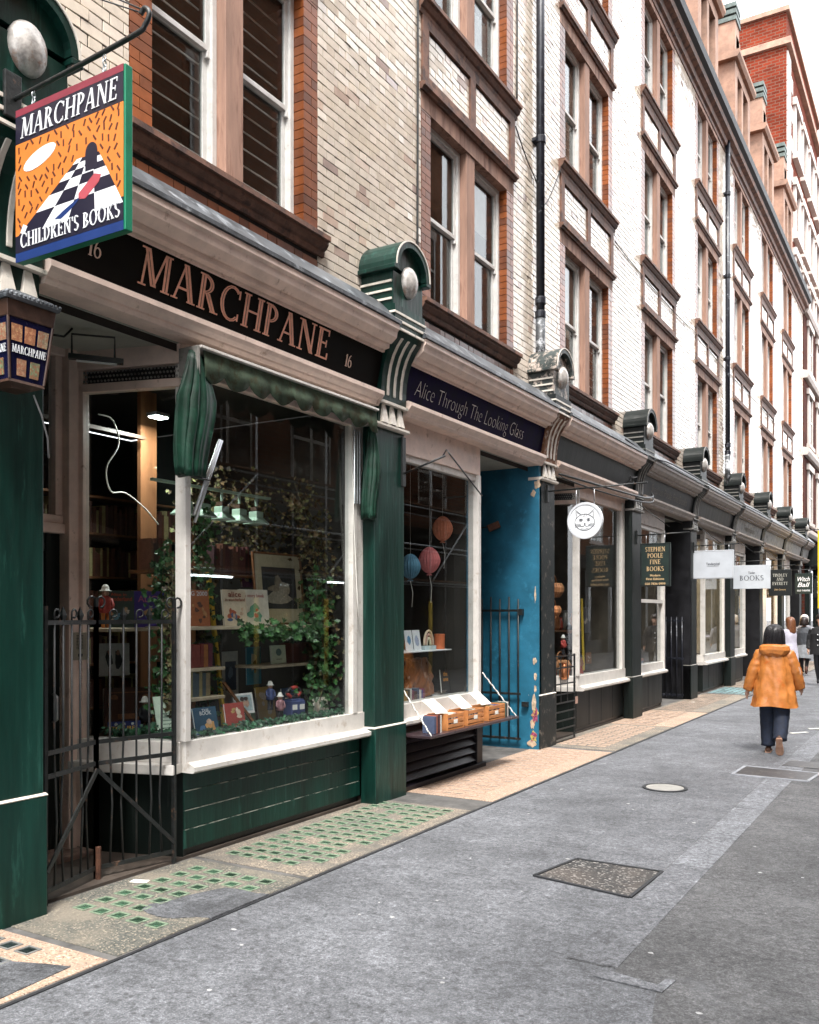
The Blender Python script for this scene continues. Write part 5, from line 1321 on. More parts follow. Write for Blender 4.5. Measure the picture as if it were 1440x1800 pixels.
for s, r0 in ((1, .09), (-1, .07)):
    MB().tube([(.13, 14.35+s*.09+r0*(1-.07*j)*math.cos(.5*j), 3.92+r0*(1-.07*j)*math.sin(.5*j)) for j in range(13)], .008, 5).build('scroll', iron, t_, True)
MB().tube([(.02, 14.2, 3.8), (.14, 14.35, 3.95), (.14, 14.6, 4.0)], .010, 5).build('arm', iron, t_, True)
for k in (3, 4, 5, 6):
    MB().tube([(.03, PC[k]-.05, 3.62), (.55, PC[k]-.02, 3.2)], .006, 5).build('stay_rod', iron, [o for o in scene.objects if o.get('label') == PIL_LABELS[k]][0], True).matrix_parent_inverse = Matrix.Translation((0, PC[k], 0)).inverted()

# ------------------------------------------------------------------ second shop: shelf flap, crates, passage gate
s1 = SH[1][0]; wdp = pm('dark plum shelf paint', (.045, .028, .032), .3, .3, 8, .1, 40, (.12, .08, .07), .15, 10)
fp = thing('shelf_flap', 'dark drop-down bookshelf flap on chains under the second window', 'shelf', (.05, 8.5, .58))
MB().box(-.06, .26, 7.52, 9.60, .555, .58).build('board', wdp, fp, bevel=.004)
rope = pm('white rope', (.68, .66, .62), .8, .15, 60)
for y0, y1 in ((7.56, 7.56), (9.40, 9.55)):
    a, b = Vector((-.10, y0-.03, 1.08)), Vector((.24, y1, .585)); q = MB(); m = 15
    for j in range(m):
        p = a.lerp(b, j/m); r = a.lerp(b, (j+1.2)/m); q.tube([p, (p+r)/2+Vector((0, .006*(-1)**j, 0)), r], .0075, 5)
    q.build('chain', rope, fp, True)
def crate(y0, y1, lab):
    t_ = thing('book_crate', lab, 'crate', (.09, (y0+y1)/2, .58), 'book crates on the shelf flap')
    x0, x1, z0, z1 = -.03, .20, .582, .745; w = .012
    MB().box(x0, x1, y0, y1, z0, z0+w).build('base', wood_orange, t_)
    for y in (y0, y1-w):
        MB().box(x0, x1, y, y+w, z0+w, z1).build('end_board', wood_orange, t_, bevel=.002)
    for j in range(3):
        z = z0+.022+j*.05
        MB().box(x1-.009, x1, y0+w, y1-w, z, z+.036).build('slat', wood_orange, t_, bevel=.002); MB().box(x0, x0+.009, y0+w, y1-w, z, z+.036).build('slat', wood_orange, t_)
    q = MB(); q.box(x1-.001, x1+.002, (y0+y1)/2-.05, (y0+y1)/2+.03, z0+.06, z0+.10); q.build('price_label', paper, t_)
crate(7.98, 8.33, 'orange slatted book crate nearest the green pilaster'); crate(8.42, 8.80, 'middle orange slatted book crate on the shelf flap'); crate(8.92, 9.34, 'far orange slatted book crate, by the window jamb')
bcol = [(.05, .02, .025), (.35, .30, .24), (.55, .50, .42), (.10, .03, .03), (.06, .08, .14), (.30, .09, .05), (.62, .60, .55), (.12, .10, .08), (.05, .10, .08), (.42, .26, .10), (.20, .05, .10), (.08, .07, .25)]
bmats = [pm('book cloth %d' % i, c, .6, .15, 20, .05, 80) for i, c in enumerate(bcol)]
def book(lab, loc, th, dep, h, m, rz=0, lean=0, group=None, name='book'):
    """spine faces local +x, thickness along y"""
    t_ = thing(name, lab, 'book', loc, group, False, rz); t_.rotation_euler = (lean, 0, rz)
    q = MB(); c = .0025
    q.box(-dep, 0, -th/2, -th/2+c, 0, h); q.box(-dep, 0, th/2-c, th/2, 0, h); q.box(-c, 0, -th/2+c, th/2-c, 0, h); q.build('cover', m, t_)
    MB().box(-dep+.004, -c, -th/2+c, th/2-c, .003, h-.004).build('pages', paper, t_)
    return t_
def row(n, x, y0, z, hr, dep, lab, group, rz=0, tr=(.016, .034), pal=None):
    y = y0
    for i in range(n):
        th = random.uniform(*tr); book(lab, (x, y+th/2, z), th-.001, dep*random.uniform(.85, 1), random.uniform(*hr), random.choice(pal or bmats), 0, random.uniform(-.03, .03), group); y += th
    return y
row(6, .20, 7.70, .5825, (.15, .18), .15, 'upright book at the near end of the shelf flap', 'books on the near end of the shelf flap')
for a, n in ((8.0, 8), (8.44, 9), (8.94, 10)): row(n, .175, a, .597, (.12, .15), .14, 'book packed inside an orange crate', 'books in the orange crates', tr=(.026, .036))
row(3, .19, 9.37, .5825, (.15, .18), .14, 'thin book standing past the far crate', 'books past the far crate')
for y, lab in ((7.95, 'white leaflet leaning over the books beside the near crate'), (8.50, 'white leaflet standing up from the middle crate'), (8.97, 'larger white leaflet standing up from the far crate')):
    q = MB(); q.add([(.16, y-.14, .765), (.16, y+.10, .765), (.04, y+.02, .90), (.04, y-.22, .90), (.155, y-.14, .765), (.155, y+.10, .765), (.035, y+.02, .90), (.035, y-.22, .90)], [(0, 1, 2, 3), (7, 6, 5, 4), (0, 4, 5, 1), (1, 5, 6, 2), (2, 6, 7, 3), (3, 7, 4, 0)])
    tag(q.build('leaflet', paper), lab, 'leaflet')
# passage: gate leaf folded against the blue wall, lamp, blue side of the pilaster
yb_ = PC[2]-PH-.012
pg = thing('iron_gate', 'tall plain black iron gate folded against the blue wall', 'gate', (-.5, yb_-.05, 0))
for i in range(7):
    x = -.27-i*.13; MB().tube([(x, yb_-.05, .12), (x, yb_-.05, 1.95+.03*(i % 2))], .011, 6).build('bar', iron, pg, True)
for z in (.14, .72, 1.80): MB().obox((-.24, yb_-.05, z), (-1.1, yb_-.05, z), .02, .03).build('rail', iron, pg)
MB().box(-.27, -.21, yb_-.06, yb_, 1.74, 1.82).build('hinge', iron, pg); MB().box(-.22, -.14, yb_-.06, yb_, .56, .62).build('hinge', iron, pg)
wl = thing('wall_lamp', 'small rusty black lamp on the blue passage wall', 'lamp', (-.6, yb_-.05, 2.85))
MB().obox((-.52, yb_-.08, 2.93), (-.66, yb_-.14, 2.87), .09, .09).build('head', pm('rusty iron', (.1, .04, .02)), wl, bevel=.01); MB().tube([(-.62, yb_-.05, 2.92), (-.8, yb_-.01, 2.9), (-1.0, yb_-.008, 2.96)], .008, 5).build('flex', iron, wl, True)
MB().box(-.14, -.002, yb_-.008, yb_+.013, .0, 4.12).build('blue_return', blue_wall, s1)
flake = pm('flaked plaster', (.55, .42, .30), .9, .3, 20, .4, 40); graf = pm('sticker scraps', (.30, .05, .12), .6, .6, 30, c2=(.5, .42, .1), amt=.5, sc2=18)
def blotch(name, par, x, z, rx, rz_, m):
    q = MB(); n = 14; pts = [(x+rx*math.cos(2*math.pi*i/n)*random.uniform(.6, 1.2), z+rz_*math.sin(2*math.pi*i/n)*random.uniform(.6, 1.2)) for i in range(n)]
    q.slab(pts, lambda a, b, d: (a, yb_-.008-d, b), 0, .004+.001*random.random()); q.build(name, m, par)
for x, z, a, b, m in ((-.025, 3.42, .05, .06, flake), (-.075, 3.30, .035, .05, flake), (-.06, 1.15, .03, .05, flake), (-.05, .95, .025, .05, flake), (-.07, .62, .03, .12, flake), (-.05, .45, .05, .10, graf), (-.09, .33, .03, .06, flake), (-.07, .18, .05, .08, graf), (-.1, .08, .06, .05, flake), (-.05, .80, .02, .05, flake), (-.05, 2.0, .012, .1, flake)): blotch('paint_flake', s1, x, z, a, b, m)
# small side gate of the third shop and gate in the far passage
sgt = thing('iron_gate', 'small black iron gate at the recess behind the flaking pilaster', 'gate', (.0, 11.75, 0))
for z in (.02, .19, .30, .42, .54, .66, .80, 1.02, 1.18): MB().obox((-.02, 11.40, z), (.0, 12.12, z), .014, .018).build('rail', iron, sgt)
for y in (11.40, 12.12): MB().obox((-.01, y, 0), (-.01, y, 1.2), .022, .022).build('stile', iron, sgt)
for y in (11.6, 11.85): MB().obox((-.01, y, .55), (-.01, y, 1.18), .010, .010).build('bar', iron, sgt)
pg2 = thing('iron_gate', 'black iron gate folded open in the dark passage past the gold-lettered sign', 'gate', (-.2, 18.6, 0))
for i in range(8): MB().tube([(-.15-i*.11, 18.70, .05), (-.15-i*.11, 18.70, 1.7)], .014, 6).build('bar', iron_blue, pg2, True)
for z in (.1, .85, 1.62): MB().obox((-.12, 18.70, z), (-.95, 18.70, z), .02, .035).build('rail', iron_blue, pg2)
MB().box(-.12, -.105, 13.0-.6, 13.12-.6, .46, .56).build('letter_plate', pm('pinkish label', (.6, .38, .3), .5), SH[2][0])
# ------------------------------------------------------------------ window displays
def blob(cx, cy, rx, ry, n=9, j=.3):
    return [(cx+rx*math.cos(2*math.pi*i/n)*random.uniform(1-j, 1+j), cy+ry*math.sin(2*math.pi*i/n)*random.uniform(1-j, 1+j)) for i in range(n)]
def face_book(lab, x, yc, z, w, h, m, rz=0., lean=.14, th=.022, title=None, art=(), tcol=None, cat='book', name='book', frame=None, inset=.0):
    """book or picture standing face-out: local +x is the face"""
    t_ = thing(name, lab, cat, (x, yc, z), None, False); t_.rotation_euler = (0, -lean, rz)
    if frame:
        f = .018
        q = MB(); q.box(-.015, .008, -w/2, -w/2+f, 0, h); q.box(-.015, .008, w/2-f, w/2, 0, h); q.box(-.015, .008, -w/2+f, w/2-f, 0, f); q.box(-.015, .008, -w/2+f, w/2-f, h-f, h); q.build('frame', frame, t_, bevel=.003)
        c = MB().box(-.012, -.004, -w/2+f, w/2-f, f, h-f).build('mount', m, t_); xf = -.004
    else:
        c = MB().box(-.003, 0, -w/2, w/2, 0, h).build('cover', m, t_); MB().box(-th+.003, -.003, -w/2+.004, w/2-.004, .004, h-.004).build('pages', paper, t_); MB().box(-th, -th+.003, -w/2, w/2, 0, h).build('back_cover', m, t_); xf = 0
    fm = lambda a, b, d: (xf+d, a*w, b*h)
    k = 0
    for col, polys in art:
        q = MB(); k += 1
        for i, p in enumerate(polys): q.slab(p, fm, 0, .0012*k+.00008*(i % 8))
        q.build('picture_print', col if not isinstance(col, tuple) else pm('print %.2f %.2f %.2f' % col, col, .55, .25, 40), c)
    if title:
        for i, (s, b, hh, ww) in enumerate(title):
            q = MB(); font_text(q, s, lambda a, bb, d: (xf+.003+d, a, b*h+bb), hh, ww*w, bold=.001); q.build('title', tcol or s_navy, c, fix=False)
    return t_
pc = lambda a0, a1, b0, b1: [(a0, b0), (a1, b0), (a1, b1), (a0, b1)]
def scatter(n, a0, a1, b0, b1, r=.06): return [blob(random.uniform(a0, a1), random.uniform(b0, b1), r*random.uniform(.6, 1.3), r*random.uniform(.5, 1.1)) for _ in range(n)]
cov = lambda nm, c: pm('cover '+nm, c, .45, .12, 14)
# shelves in the first window
def shelf(lab, x0, x1, y0, y1, z, m=None, th=.025):
    return tag(MB().box(x0, x1, y0, y1, z-th, z).build('display_shelf', m or pm('pale shelf wood', (.50, .42, .30), .6, .2, 8), None, bevel=.003), lab, 'shelf')
shelf('pale shelf under the framed print in the first window', -.90, -.42, 5.02, 6.90, 1.655)
shelf('short pale corner shelf under the row of brown books', -.85, -.52, 5.98, 6.84, 1.31)
shelf('small pale shelf holding coloured spines beside the white corner post', -.80, -.5, 5.02, 5.50, 1.33); shelf('low pale shelf of old spines beside the white corner post', -.80, -.5, 5.02, 5.50, 1.10)
shelf('pale shelf under the two upright books in the splayed window', -1.30, -.86, 4.62, 5.32, 1.645)
MB().box(-1.42, -1.38, 5.42, 5.60, .8, 3.66).build('brown_post', wood_brown, s0); MB().box(-1.34, -1.3, 4.4, 5.4, 3.22, 3.25).build('interior_rail', wood_dark, s0)
face_book('framed pale print with a dark drawing on the upper shelf', -.74, 6.52, 1.657, .66, .66, cov('mount', (.60, .55, .38)), -.05, .10, frame=wood_brown, name='framed_print', cat='picture',
          art=[((.05, .055, .06), [pc(-.33, .36, .22, .80)]), ((.42, .40, .33), [blob(-.02, .36, .24, .10), blob(.06, .5, .16, .10)]), ((.30, .26, .20), [blob(-.02, .60, .07, .08), blob(-.1, .5, .12, .05)])])
face_book('cream paperback with red title and crowd picture', -.56, 5.70, 1.657, .25, .30, cov('cream', (.72, .62, .46)), -.12, .12, title=[('alice', .80, .045, .55), ('in wonderland', .68, .026, .85)], tcol=pm('dark red print', (.25, .04, .02), .5), art=[((.45, .12, .06), scatter(4, -.3, .3, .1, .5, .1)), ((.10, .15, .30), scatter(3, -.3, .3, .05, .3, .09)), ((.6, .42, .3), scatter(3, -.3, .3, .2, .5, .07))])
face_book('pale book with rose title and green picture beside the framed print', -.62, 6.02, 1.657, .33, .31, cov('ivory', (.76, .73, .62)), -.1, .12, title=[('a story book', .78, .03, .7)], tcol=s_pink, art=[((.16, .42, .30), scatter(4, -.2, .2, .15, .5, .12)), ((.55, .14, .12), scatter(4, -.1, .2, .2, .5, .06))])
face_book('red mosaic patterned book beside the white corner post', -.62, 5.32, 1.657, .25, .29, cov('brick', (.45, .16, .07)), -.1, .1, title=[('BIG 2000', .84, .035, .85)], tcol=s_white, art=[((.12, .06, .05), scatter(7, -.35, .35, .15, .7, .07)), ((.6, .34, .16), scatter(6, -.35, .35, .15, .7, .06))])
face_book('small pale green book with a round dark emblem', -.60, 6.31, 1.312, .18, .165, cov('celadon', (.60, .66, .48)), -.08, .1, art=[((.10, .16, .14), [[(.0+.2*math.cos(t), .62+.2*math.sin(t)) for t in [2*math.pi*i/14 for i in range(14)]]]), ((.3, .34, .26), [pc(-.2, .2, .22, .27)])])
brownp = [pm('old leather %d' % i, c, .5, .2, 20) for i, c in enumerate([(.10, .03, .022), (.13, .05, .03), (.07, .025, .02)])]
row(11, -.58, 6.44, 1.3125, (.165, .185), .14, 'brown leather spine in the row on the corner shelf', 'brown books on the corner shelf', tr=(.026, .034), pal=brownp)
colp = [pm('bright spine %d' % i, c, .5, .2, 20) for i, c in enumerate([(.55, .22, .07), (.30, .07, .06), (.07, .13, .35), (.10, .20, .30), (.45, .10, .08), (.20, .05, .09)])]
row(8, -.56, 5.06, 1.3325, (.17, .19), .14, 'bright spine in the row beside the white corner post', 'bright spines on the small shelf', tr=(.035, .05), pal=colp)
oldp = [pm('old spine %d' % i, c, .5, .2, 20) for i, c in enumerate([(.42, .36, .18), (.12, .05, .04), (.20, .09, .06), (.09, .13, .16), (.35, .28, .16)])]
row(8, -.56, 5.06, 1.1025, (.18, .20), .14, 'old cloth spine in the low row beside the white corner post', 'old spines on the low shelf', tr=(.035, .05), pal=oldp)
face_book('dark blue annual with a bright figure leaning by the corner post', -.38, 5.18, .805, .22, .235, cov('teal', (.03, .09, .15)), -.15, .25, title=[('THE', .86, .018, .3), ('BOOK', .74, .03, .5)], tcol=s_white, art=[((.70, .38, .14), [blob(.15, .36, .22, .2)]), ((.65, .45, .32), [blob(.12, .5, .1, .1)]), ((.10, .22, .40), [blob(-.2, .3, .12, .14)])])
face_book('small photograph of two faces in a white mount', -.48, 5.72, .93, .22, .17, cov('white mount', (.72, .72, .70)), -.05, .2, th=.01, name='photo_card', cat='picture', art=[((.35, .45, .47), [pc(-.42, .42, .12, .9)]), ((.42, .27, .20), [blob(-.1, .5, .12, .2), blob(.12, .5, .12, .2)]), ((.05, .035, .03), [blob(-.1, .72, .11, .1), blob(.13, .73, .11, .1)])])
face_book('blue and white poster standing behind the yellow easel leg', -.82, 5.92, .95, .20, .48, cov('poster grey', (.46, .47, .43)), 0, .02, th=.008, name='poster', cat='poster', art=[((.03, .05, .08), [pc(-.32, .36, .3, .82)]), ((.14, .2, .26), [blob(0, .6, .15, .1)])])
face_book('turquoise picture book hanging behind the low shelf', -.78, 6.18, 1.13, .22, .33, cov('turquoise', (.05, .24, .34)), .1, .02, th=.012, art=[((.50, .48, .42), [blob(0, .6, .25, .22)]), ((.05, .05, .07), [blob(.05, .5, .1, .2)])])
face_book('dark book with coloured figures in the splayed window', -1.09, 4.93, 1.648, .24, .29, cov('bottle', (.035, .06, .055)), -.55, .1, title=[('Alice in', .86, .022, .5), ('Wonderland', .72, .032, .85)], tcol=pm('scarlet print', (.55, .08, .04), .5), art=[((.55, .36, .22), scatter(5, -.3, .35, .1, .55, .07)), ((.12, .30, .45), scatter(4, -.3, .35, .1, .5, .08)), ((.6, .55, .5), scatter(3, -.3, .3, .1, .5, .05))])
face_book('violet book with pink title in the splayed window', -1.0, 5.17, 1.648, .25, .29, cov('violet', (.075, .045, .30)), -.5, .1, title=[('ALICE', .70, .05, .75)], tcol=pm('pink print', (.70, .20, .42), .5), art=[((.65, .40, .22), [blob(0, .38, .16, .14)]), ((.60, .6, .66), scatter(3, -.3, .3, .08, .3, .1)), ((.12, .25, .60), scatter(3, -.35, .35, .1, .4, .08))])
face_book('black and white photograph poster behind the iron gate', -1.2, 4.98, 1.26, .24, .26, cov('photo', (.55, .58, .56)), -.5, .05, th=.006, name='poster', cat='poster', art=[((.02, .022, .025), [blob(-.15, .5, .12, .26), blob(.12, .48, .12, .26)]), ((.35, .22, .16), [blob(-.15, .72, .06, .08), blob(.12, .7, .06, .08)])])
face_book('brown tooled leather folio standing low behind the iron gate', -1.08, 5.05, .81, .42, .36, cov('folio', (.085, .035, .022)), -.5, .1, th=.05, art=[((.30, .13, .06), [pc(-.42, -.39, .1, .9), pc(.39, .42, .1, .9), pc(-.42, .42, .1, .125), pc(-.42, .42, .875, .9), blob(-.3, .78, .08, .06), blob(.3, .78, .08, .06), pc(-.25, .25, .3, .42)])])
face_book('small navy nameplate with yellow letters behind the iron gate', -.86, 4.78, .865, .24, .075, cov('plate', (.02, .03, .14)), -.6, .1, th=.01, name='nameplate', cat='plate', title=[('PICTURES', .12, .03, .8)], tcol=pm('yellow print', (.75, .45, .05), .5), art=[((.6, .62, .6), [blob(-.25, .72, .05, .16), blob(0, .72, .05, .16), blob(.25, .72, .05, .16)])])
face_book('pale green sheet leaning inside the white corner post', -.46, 4.90, .81, .24, .34, cov('pale green', (.55, .66, .54)), -.25, .3, th=.01, name='leaflet', cat='leaflet', art=[((.25, .34, .28), [pc(-.3, .25, .2+.08*i, .225+.08*i) for i in range(7)])])
book('blue book lying flat on the window floor', (-.28, 5.02, .84), .035, .3, .22, cov('navy', (.05, .09, .22)), 0, math.pi/2)
# added yellow bar imitating the reflected scaffold padding, post
tag(MB().obox((-.62, 5.62, .8), (-.80, 5.62, 2.1), .03, .03).build('easel_leg', pad), 'thin yellow upright leaning behind the window shelves', 'upright')
tag(MB().obox((-.40, 5.78, .81), (-.52, 5.50, 1.20), .03, .02).build('wooden_stay', wood_brown), 'slanting brown wooden stay behind the small photograph', 'stay')
def figurine(lab, x, y, z, h, coat, leg, hat, rz=-.3):
    t_ = thing('figurine', lab, 'figurine', (x, y, z), None, False, rz)
    def ring(r, zz, dx=0): return [(dx+r*math.cos(2*math.pi*i/10), r*math.sin(2*math.pi*i/10), zz) for i in range(10)]
    q = MB(); k = h
    for s in (-1, 1): q.loft([[(.012*k*5*.2+p[0], s*.06*k+p[1]*.8, p[2]) for p in ring(r*k, zz*k)] for r, zz in ((.07, 0), (.055, .03), (.05, .2), (.065, .38))])
    q.build('legs', leg, t_, True)
    q = MB(); q.loft([ring(r*k, zz*k) for r, zz in ((.15, .34), (.14, .45), (.12, .58), (.14, .68), (.06, .74))])
    for s in (-1, 1): q.tube([(0, s*.13*k, .67*k), (.03*k, s*.17*k, .52*k), (.10*k, s*.12*k, .44*k)], .04*k, 7)
    q.build('coat', coat, t_, True)
    MB().sph((0, 0, .80*k), .085*k, 10, 8).build('head', pm('toy skin', (.50, .30, .22), .5), t_, True)
    q = MB(); q.loft([ring(r*k, zz*k) for r, zz in ((.14, .845), (.13, .86), (.09, .87), (.085, .93), (.05, .99), (.01, 1.0))]); q.build('hat', hat, t_, True)
toyw = pm('toy white', (.74, .73, .68), .5, .1); toyb = pm('toy blue', (.05, .07, .18), .5, .2); toyr = pm('toy red', (.45, .06, .05), .5, .2); toyk = pm('toy black', (.02, .02, .025), .5, .2); toyg = pm('toy rose grey', (.30, .14, .16), .5, .2)
figurine('small white-hatted figure in blue in the front window', -.50, 6.06, .93, .25, toyb, toyk, toyw); figurine('small white-hatted figure in rose nearest the blue box toy', -.44, 6.12, .84, .24, toyg, toyk, toyw)
figurine('helmeted toy guard with red coat on the splayed window shelf', -1.0, 4.72, 1.648, .33, toyr, pm('toy orange', (.6, .2, .04), .5), toyw); figurine('helmeted toy figure in grey in front of the leather folio', -.90, 5.02, .81, .30, toyk, toyk, toyw)
bb = thing('toy_box', 'small dark blue box toy with white windows in the front window', 'toy', (-.45, 6.33, .84), None, False, -.25)
MB().box(-.06, .06, -.075, .075, 0, .15).build('body', toyb, bb, bevel=.004); MB().box(-.05, .05, -.065, .065, .15, .165).build('roof', toyb, bb)
for a in (-.04, .04): MB().box(.06, .063, a-.025, a+.025, .075, .12).build('window', toyw, bb); MB().box(.06, .062, a-.025, a+.025, .015, .06).build('panel', pm('toy panel', (.02, .03, .09), .5), bb)
rg = thing('ring_toy', 'red and white ring toy above the blue box', 'toy', (-.47, 6.35, 1.02), None, False)
n = 24
for i in range(6):
    q = MB(); q.tube([(.0, .085*math.cos(t), .04+.042*math.sin(t)) for t in [2*math.pi*(i+j/4)/6 for j in range(5)]], .017, 7); q.build('segment', toyr if i % 2 else toyk, rg, True)
MB().box(-.01, .01, -.05, .05, -.03, -.0).build('stand', toyk, rg)
# ivy
def ivy_leaf(r):
    return [(0, 0), (.45*r, -.12*r), (.62*r, .18*r), (.42*r, .40*r), (.55*r, .72*r), (.22*r, .72*r), (0, 1.1*r), (-.22*r, .72*r), (-.55*r, .72*r), (-.42*r, .40*r), (-.62*r, .18*r), (-.45*r, -.12*r)]
iv_green = pm('ivy green', (.035, .115, .030), .45, .45, 14, c2=(.09, .20, .06), amt=.3, sc2=18, island=True); iv_dry = pm('dry ivy', (.11, .065, .026), .7, .5, 14, c2=(.16, .17, .06), amt=.4, sc2=18, island=True); moss = pm('fern green', (.025, .10, .045), .55, .45, 14, island=True)
def ivy(lab, path, n, spread, size, m, stem=True, name='ivy_garland', flat=False):
    t_ = thing(name, lab, 'ivy', path[0]); q = MB(); P_ = [Vector(p) for p in path]
    for i in range(n):
        k = random.random()*(len(P_)-1); j = int(k); c = P_[j].lerp(P_[j+1], k-j)+Vector([random.gauss(0, s) for s in spread])
        r = size*random.uniform(.55, 1.25); nrm = Vector((random.gauss(.9, .5), random.gauss(-.5, .6), random.gauss(.4 if not flat else 1.3, .5))).normalized()
        u = nrm.cross(Vector((random.gauss(0, 1), random.gauss(0, 1), random.gauss(0, 1)))).normalized(); v = nrm.cross(u); pts = ivy_leaf(r)
        q.add([c+u*a+v*b+nrm*(abs(a)*.35-.15*b) for a, b in pts], [(0, 1, 2, 3), (0, 3, 4, 5), (0, 5, 6), (0, 6, 7), (0, 7, 8, 9), (0, 9, 10, 11)])
    q.build('leaves', m, t_, fix=False)
    if stem: MB().tube(path, .007, 5).build('stem', iv_dry, t_, True)
ivy('green ivy trailing down the far side of the first window', [(-.45, 6.68, 2.1), (-.42, 6.62, 1.75), (-.4, 6.72, 1.4), (-.38, 6.66, 1.1), (-.36, 6.55, .88)], 330, (.06, .09, .05), .045, iv_green)
ivy('dry brown creeper hanging at the far side of the first window', [(-.62, 6.55, 2.95), (-.6, 6.75, 2.6), (-.55, 6.8, 2.2), (-.5, 6.80, 1.6), (-.5, 6.78, .9)], 620, (.10, .09, .06), .038, iv_dry)
ivy('dry creeper matted across the back of the first window', [(-1.1, 5.9, 2.75), (-1.1, 6.3, 2.8), (-1.05, 6.7, 2.7), (-1.05, 6.5, 2.3), (-1.0, 6.2, 2.35)], 700, (.08, .24, .14), .036, iv_dry, False)
ivy('green ivy garland along the edge of the upper shelf', [(-.42, 5.62, 1.62), (-.40, 5.95, 1.60), (-.40, 6.25, 1.62), (-.40, 6.55, 1.60)], 240, (.03, .06, .035), .05, iv_green)
ivy('ivy column climbing behind the white corner post', [(-.72, 5.48, 2.7), (-.70, 5.46, 2.2), (-.72, 5.50, 1.7), (-.68, 5.46, 1.2), (-.66, 5.5, .85)], 300, (.05, .05, .05), .042, iv_green)
ivy('dry ivy wound round the post behind the corner', [(-.80, 5.42, 2.8), (-.78, 5.46, 2.2), (-.8, 5.50, 1.7), (-.74, 5.46, 1.0)], 220, (.05, .06, .05), .042, iv_dry)
ivy('ivy hanging in the splayed window behind the gate', [(-.72, 5.06, 2.3), (-.70, 5.0, 1.9), (-.68, 5.04, 1.4), (-.66, 4.98, 1.0)], 260, (.05, .05, .05), .045, iv_green)
ivy('pale ivy strands in the splayed window beside the corner', [(-.55, 4.98, 2.1), (-.52, 4.92, 1.7), (-.55, 4.96, 1.3), (-.5, 4.9, 1.0)], 120, (.03, .03, .05), .045, iv_dry)
ivy('fern strip along the front window sill', [(-.22, 4.80, .86), (-.22, 5.6, .87), (-.22, 6.70, .865)], 620, (.025, .12, .018), .032, moss, False, 'fern_strip', True)
ivy('fern strip along the splayed window sill', [(-.88, 4.62, .87), (-.60, 4.76, .87), (-.28, 4.80, .87)], 260, (.03, .03, .025), .035, moss, False, 'fern_strip', True)
# enamel lamps on a rail in the first window
mint = pm('mint enamel', (.40, .55, .44), .35, .15, 8)
tag(MB().box(-.77, -.73, 4.95, 6.35, 2.78, 2.80).build('lamp_rail', mint), 'pale green rail carrying the enamel lamps in the first window', 'rail')
def mint_lamp(y, lab):
    t_ = thing('pendant_lamp', lab, 'lamp', (-.75, y, 2.545), 'mint enamel lamps on the rail', False)
    q = MB(); sq = lambda h, z: [(-h, -h, z), (h, -h, z), (h, h, z), (-h, h, z)]
    q.loft([sq(.082, 0), sq(.082, .012), sq(.045, .06), sq(.045, .11), sq(.025, .115)]); q.build('shade', mint, t_, bevel=.003); MB().box(-.035, .035, -.035, .035, .118, .15).build('gallery', wood_dark, t_); MB().tube([(0, 0, .16), (0, 0, .235)], .012, 6).build('stem', mint, t_)
for i, y in enumerate((5.30, 5.51, 5.73, 5.95, 6.17)): mint_lamp(y, ['first (nearest) mint enamel lamp on the window rail', 'second mint enamel lamp on the window rail', 'middle one of five mint enamel lamps on the rail', 'fourth mint enamel lamp on the window rail', 'last of the mint enamel lamps, nearest the creeper'][i])
sp = thing('ceiling_spot', 'small lit square spotlight inside the splayed window', 'lamp', (-1.1, 5.2, 3.3))
MB().box(-1.16, -1.04, 5.28, 5.42, 3.38, 3.41).build('housing', steel, sp); MB().box(-1.15, -1.05, 5.29, 5.41, 3.372, 3.379).build('lens', pm('lit lens', (.9, .95, .9), .5, 0, emit=(.85, 1, .95), es=14), sp)
al = bpy.data.lights.new('spot_lens', 'AREA'); al.energy = 8; al.size = .1; al.color = (.95, 1, .95); ao = bpy.data.objects.new('spot_lens', al); COL.objects.link(ao); ao.location = (-1.1, 5.35, 3.365); ao.parent = sp; ao.matrix_parent_inverse = Matrix.Translation(sp.location).inverted()
cable('loose_flex', 'thin white flex curling behind the splayed window glass', [(-1.15, 4.78, 3.30), (-1.15, 4.92, 3.28), (-1.15, 4.98, 3.1), (-1.15, 4.86, 2.9), (-1.15, 4.90, 2.72), (-1.15, 5.05, 2.72), (-1.15, 5.25, 2.62), (-1.15, 5.4, 2.5)], .006, 'flex', paper)
# dim bookcase behind the second window, balloons and shelf
def bookcase(lab, x, y0, y1, zs, grp):
    t_ = thing('bookcase', lab, 'bookcase', (x, (y0+y1)/2, 0))
    for z in zs+[zs[-1]+.34]: MB().box(x-.25, x, y0, y1, z-.02, z).build('shelf', wood_brown, t_)
    for y in (y0-.02, y1): MB().box(x-.25, x, y, y+.02, 0, zs[-1]+.36).build('side', wood_brown, t_)
    for i, z in enumerate(zs):
        q = MB(); q2 = MB(); y = y0
        q.cur = 0
        while y < y1-.04:
            th = random.uniform(.022, .042); q.cur = random.randrange(5); hh = random.uniform(.2, .29); q.box(x-.2, x-.02-random.uniform(0, .015), y, y+th-.0015, z+.002, z+hh); y += th
        q.build('book_row', (brownp+oldp)[:5], t_)['kind'] = 'stuff'
bookcase('tall brown bookcase inside the second shop window', -1.55, 7.75, 9.0, [1.0, 1.4, 1.8, 2.2], 'bookcase behind the balloons')
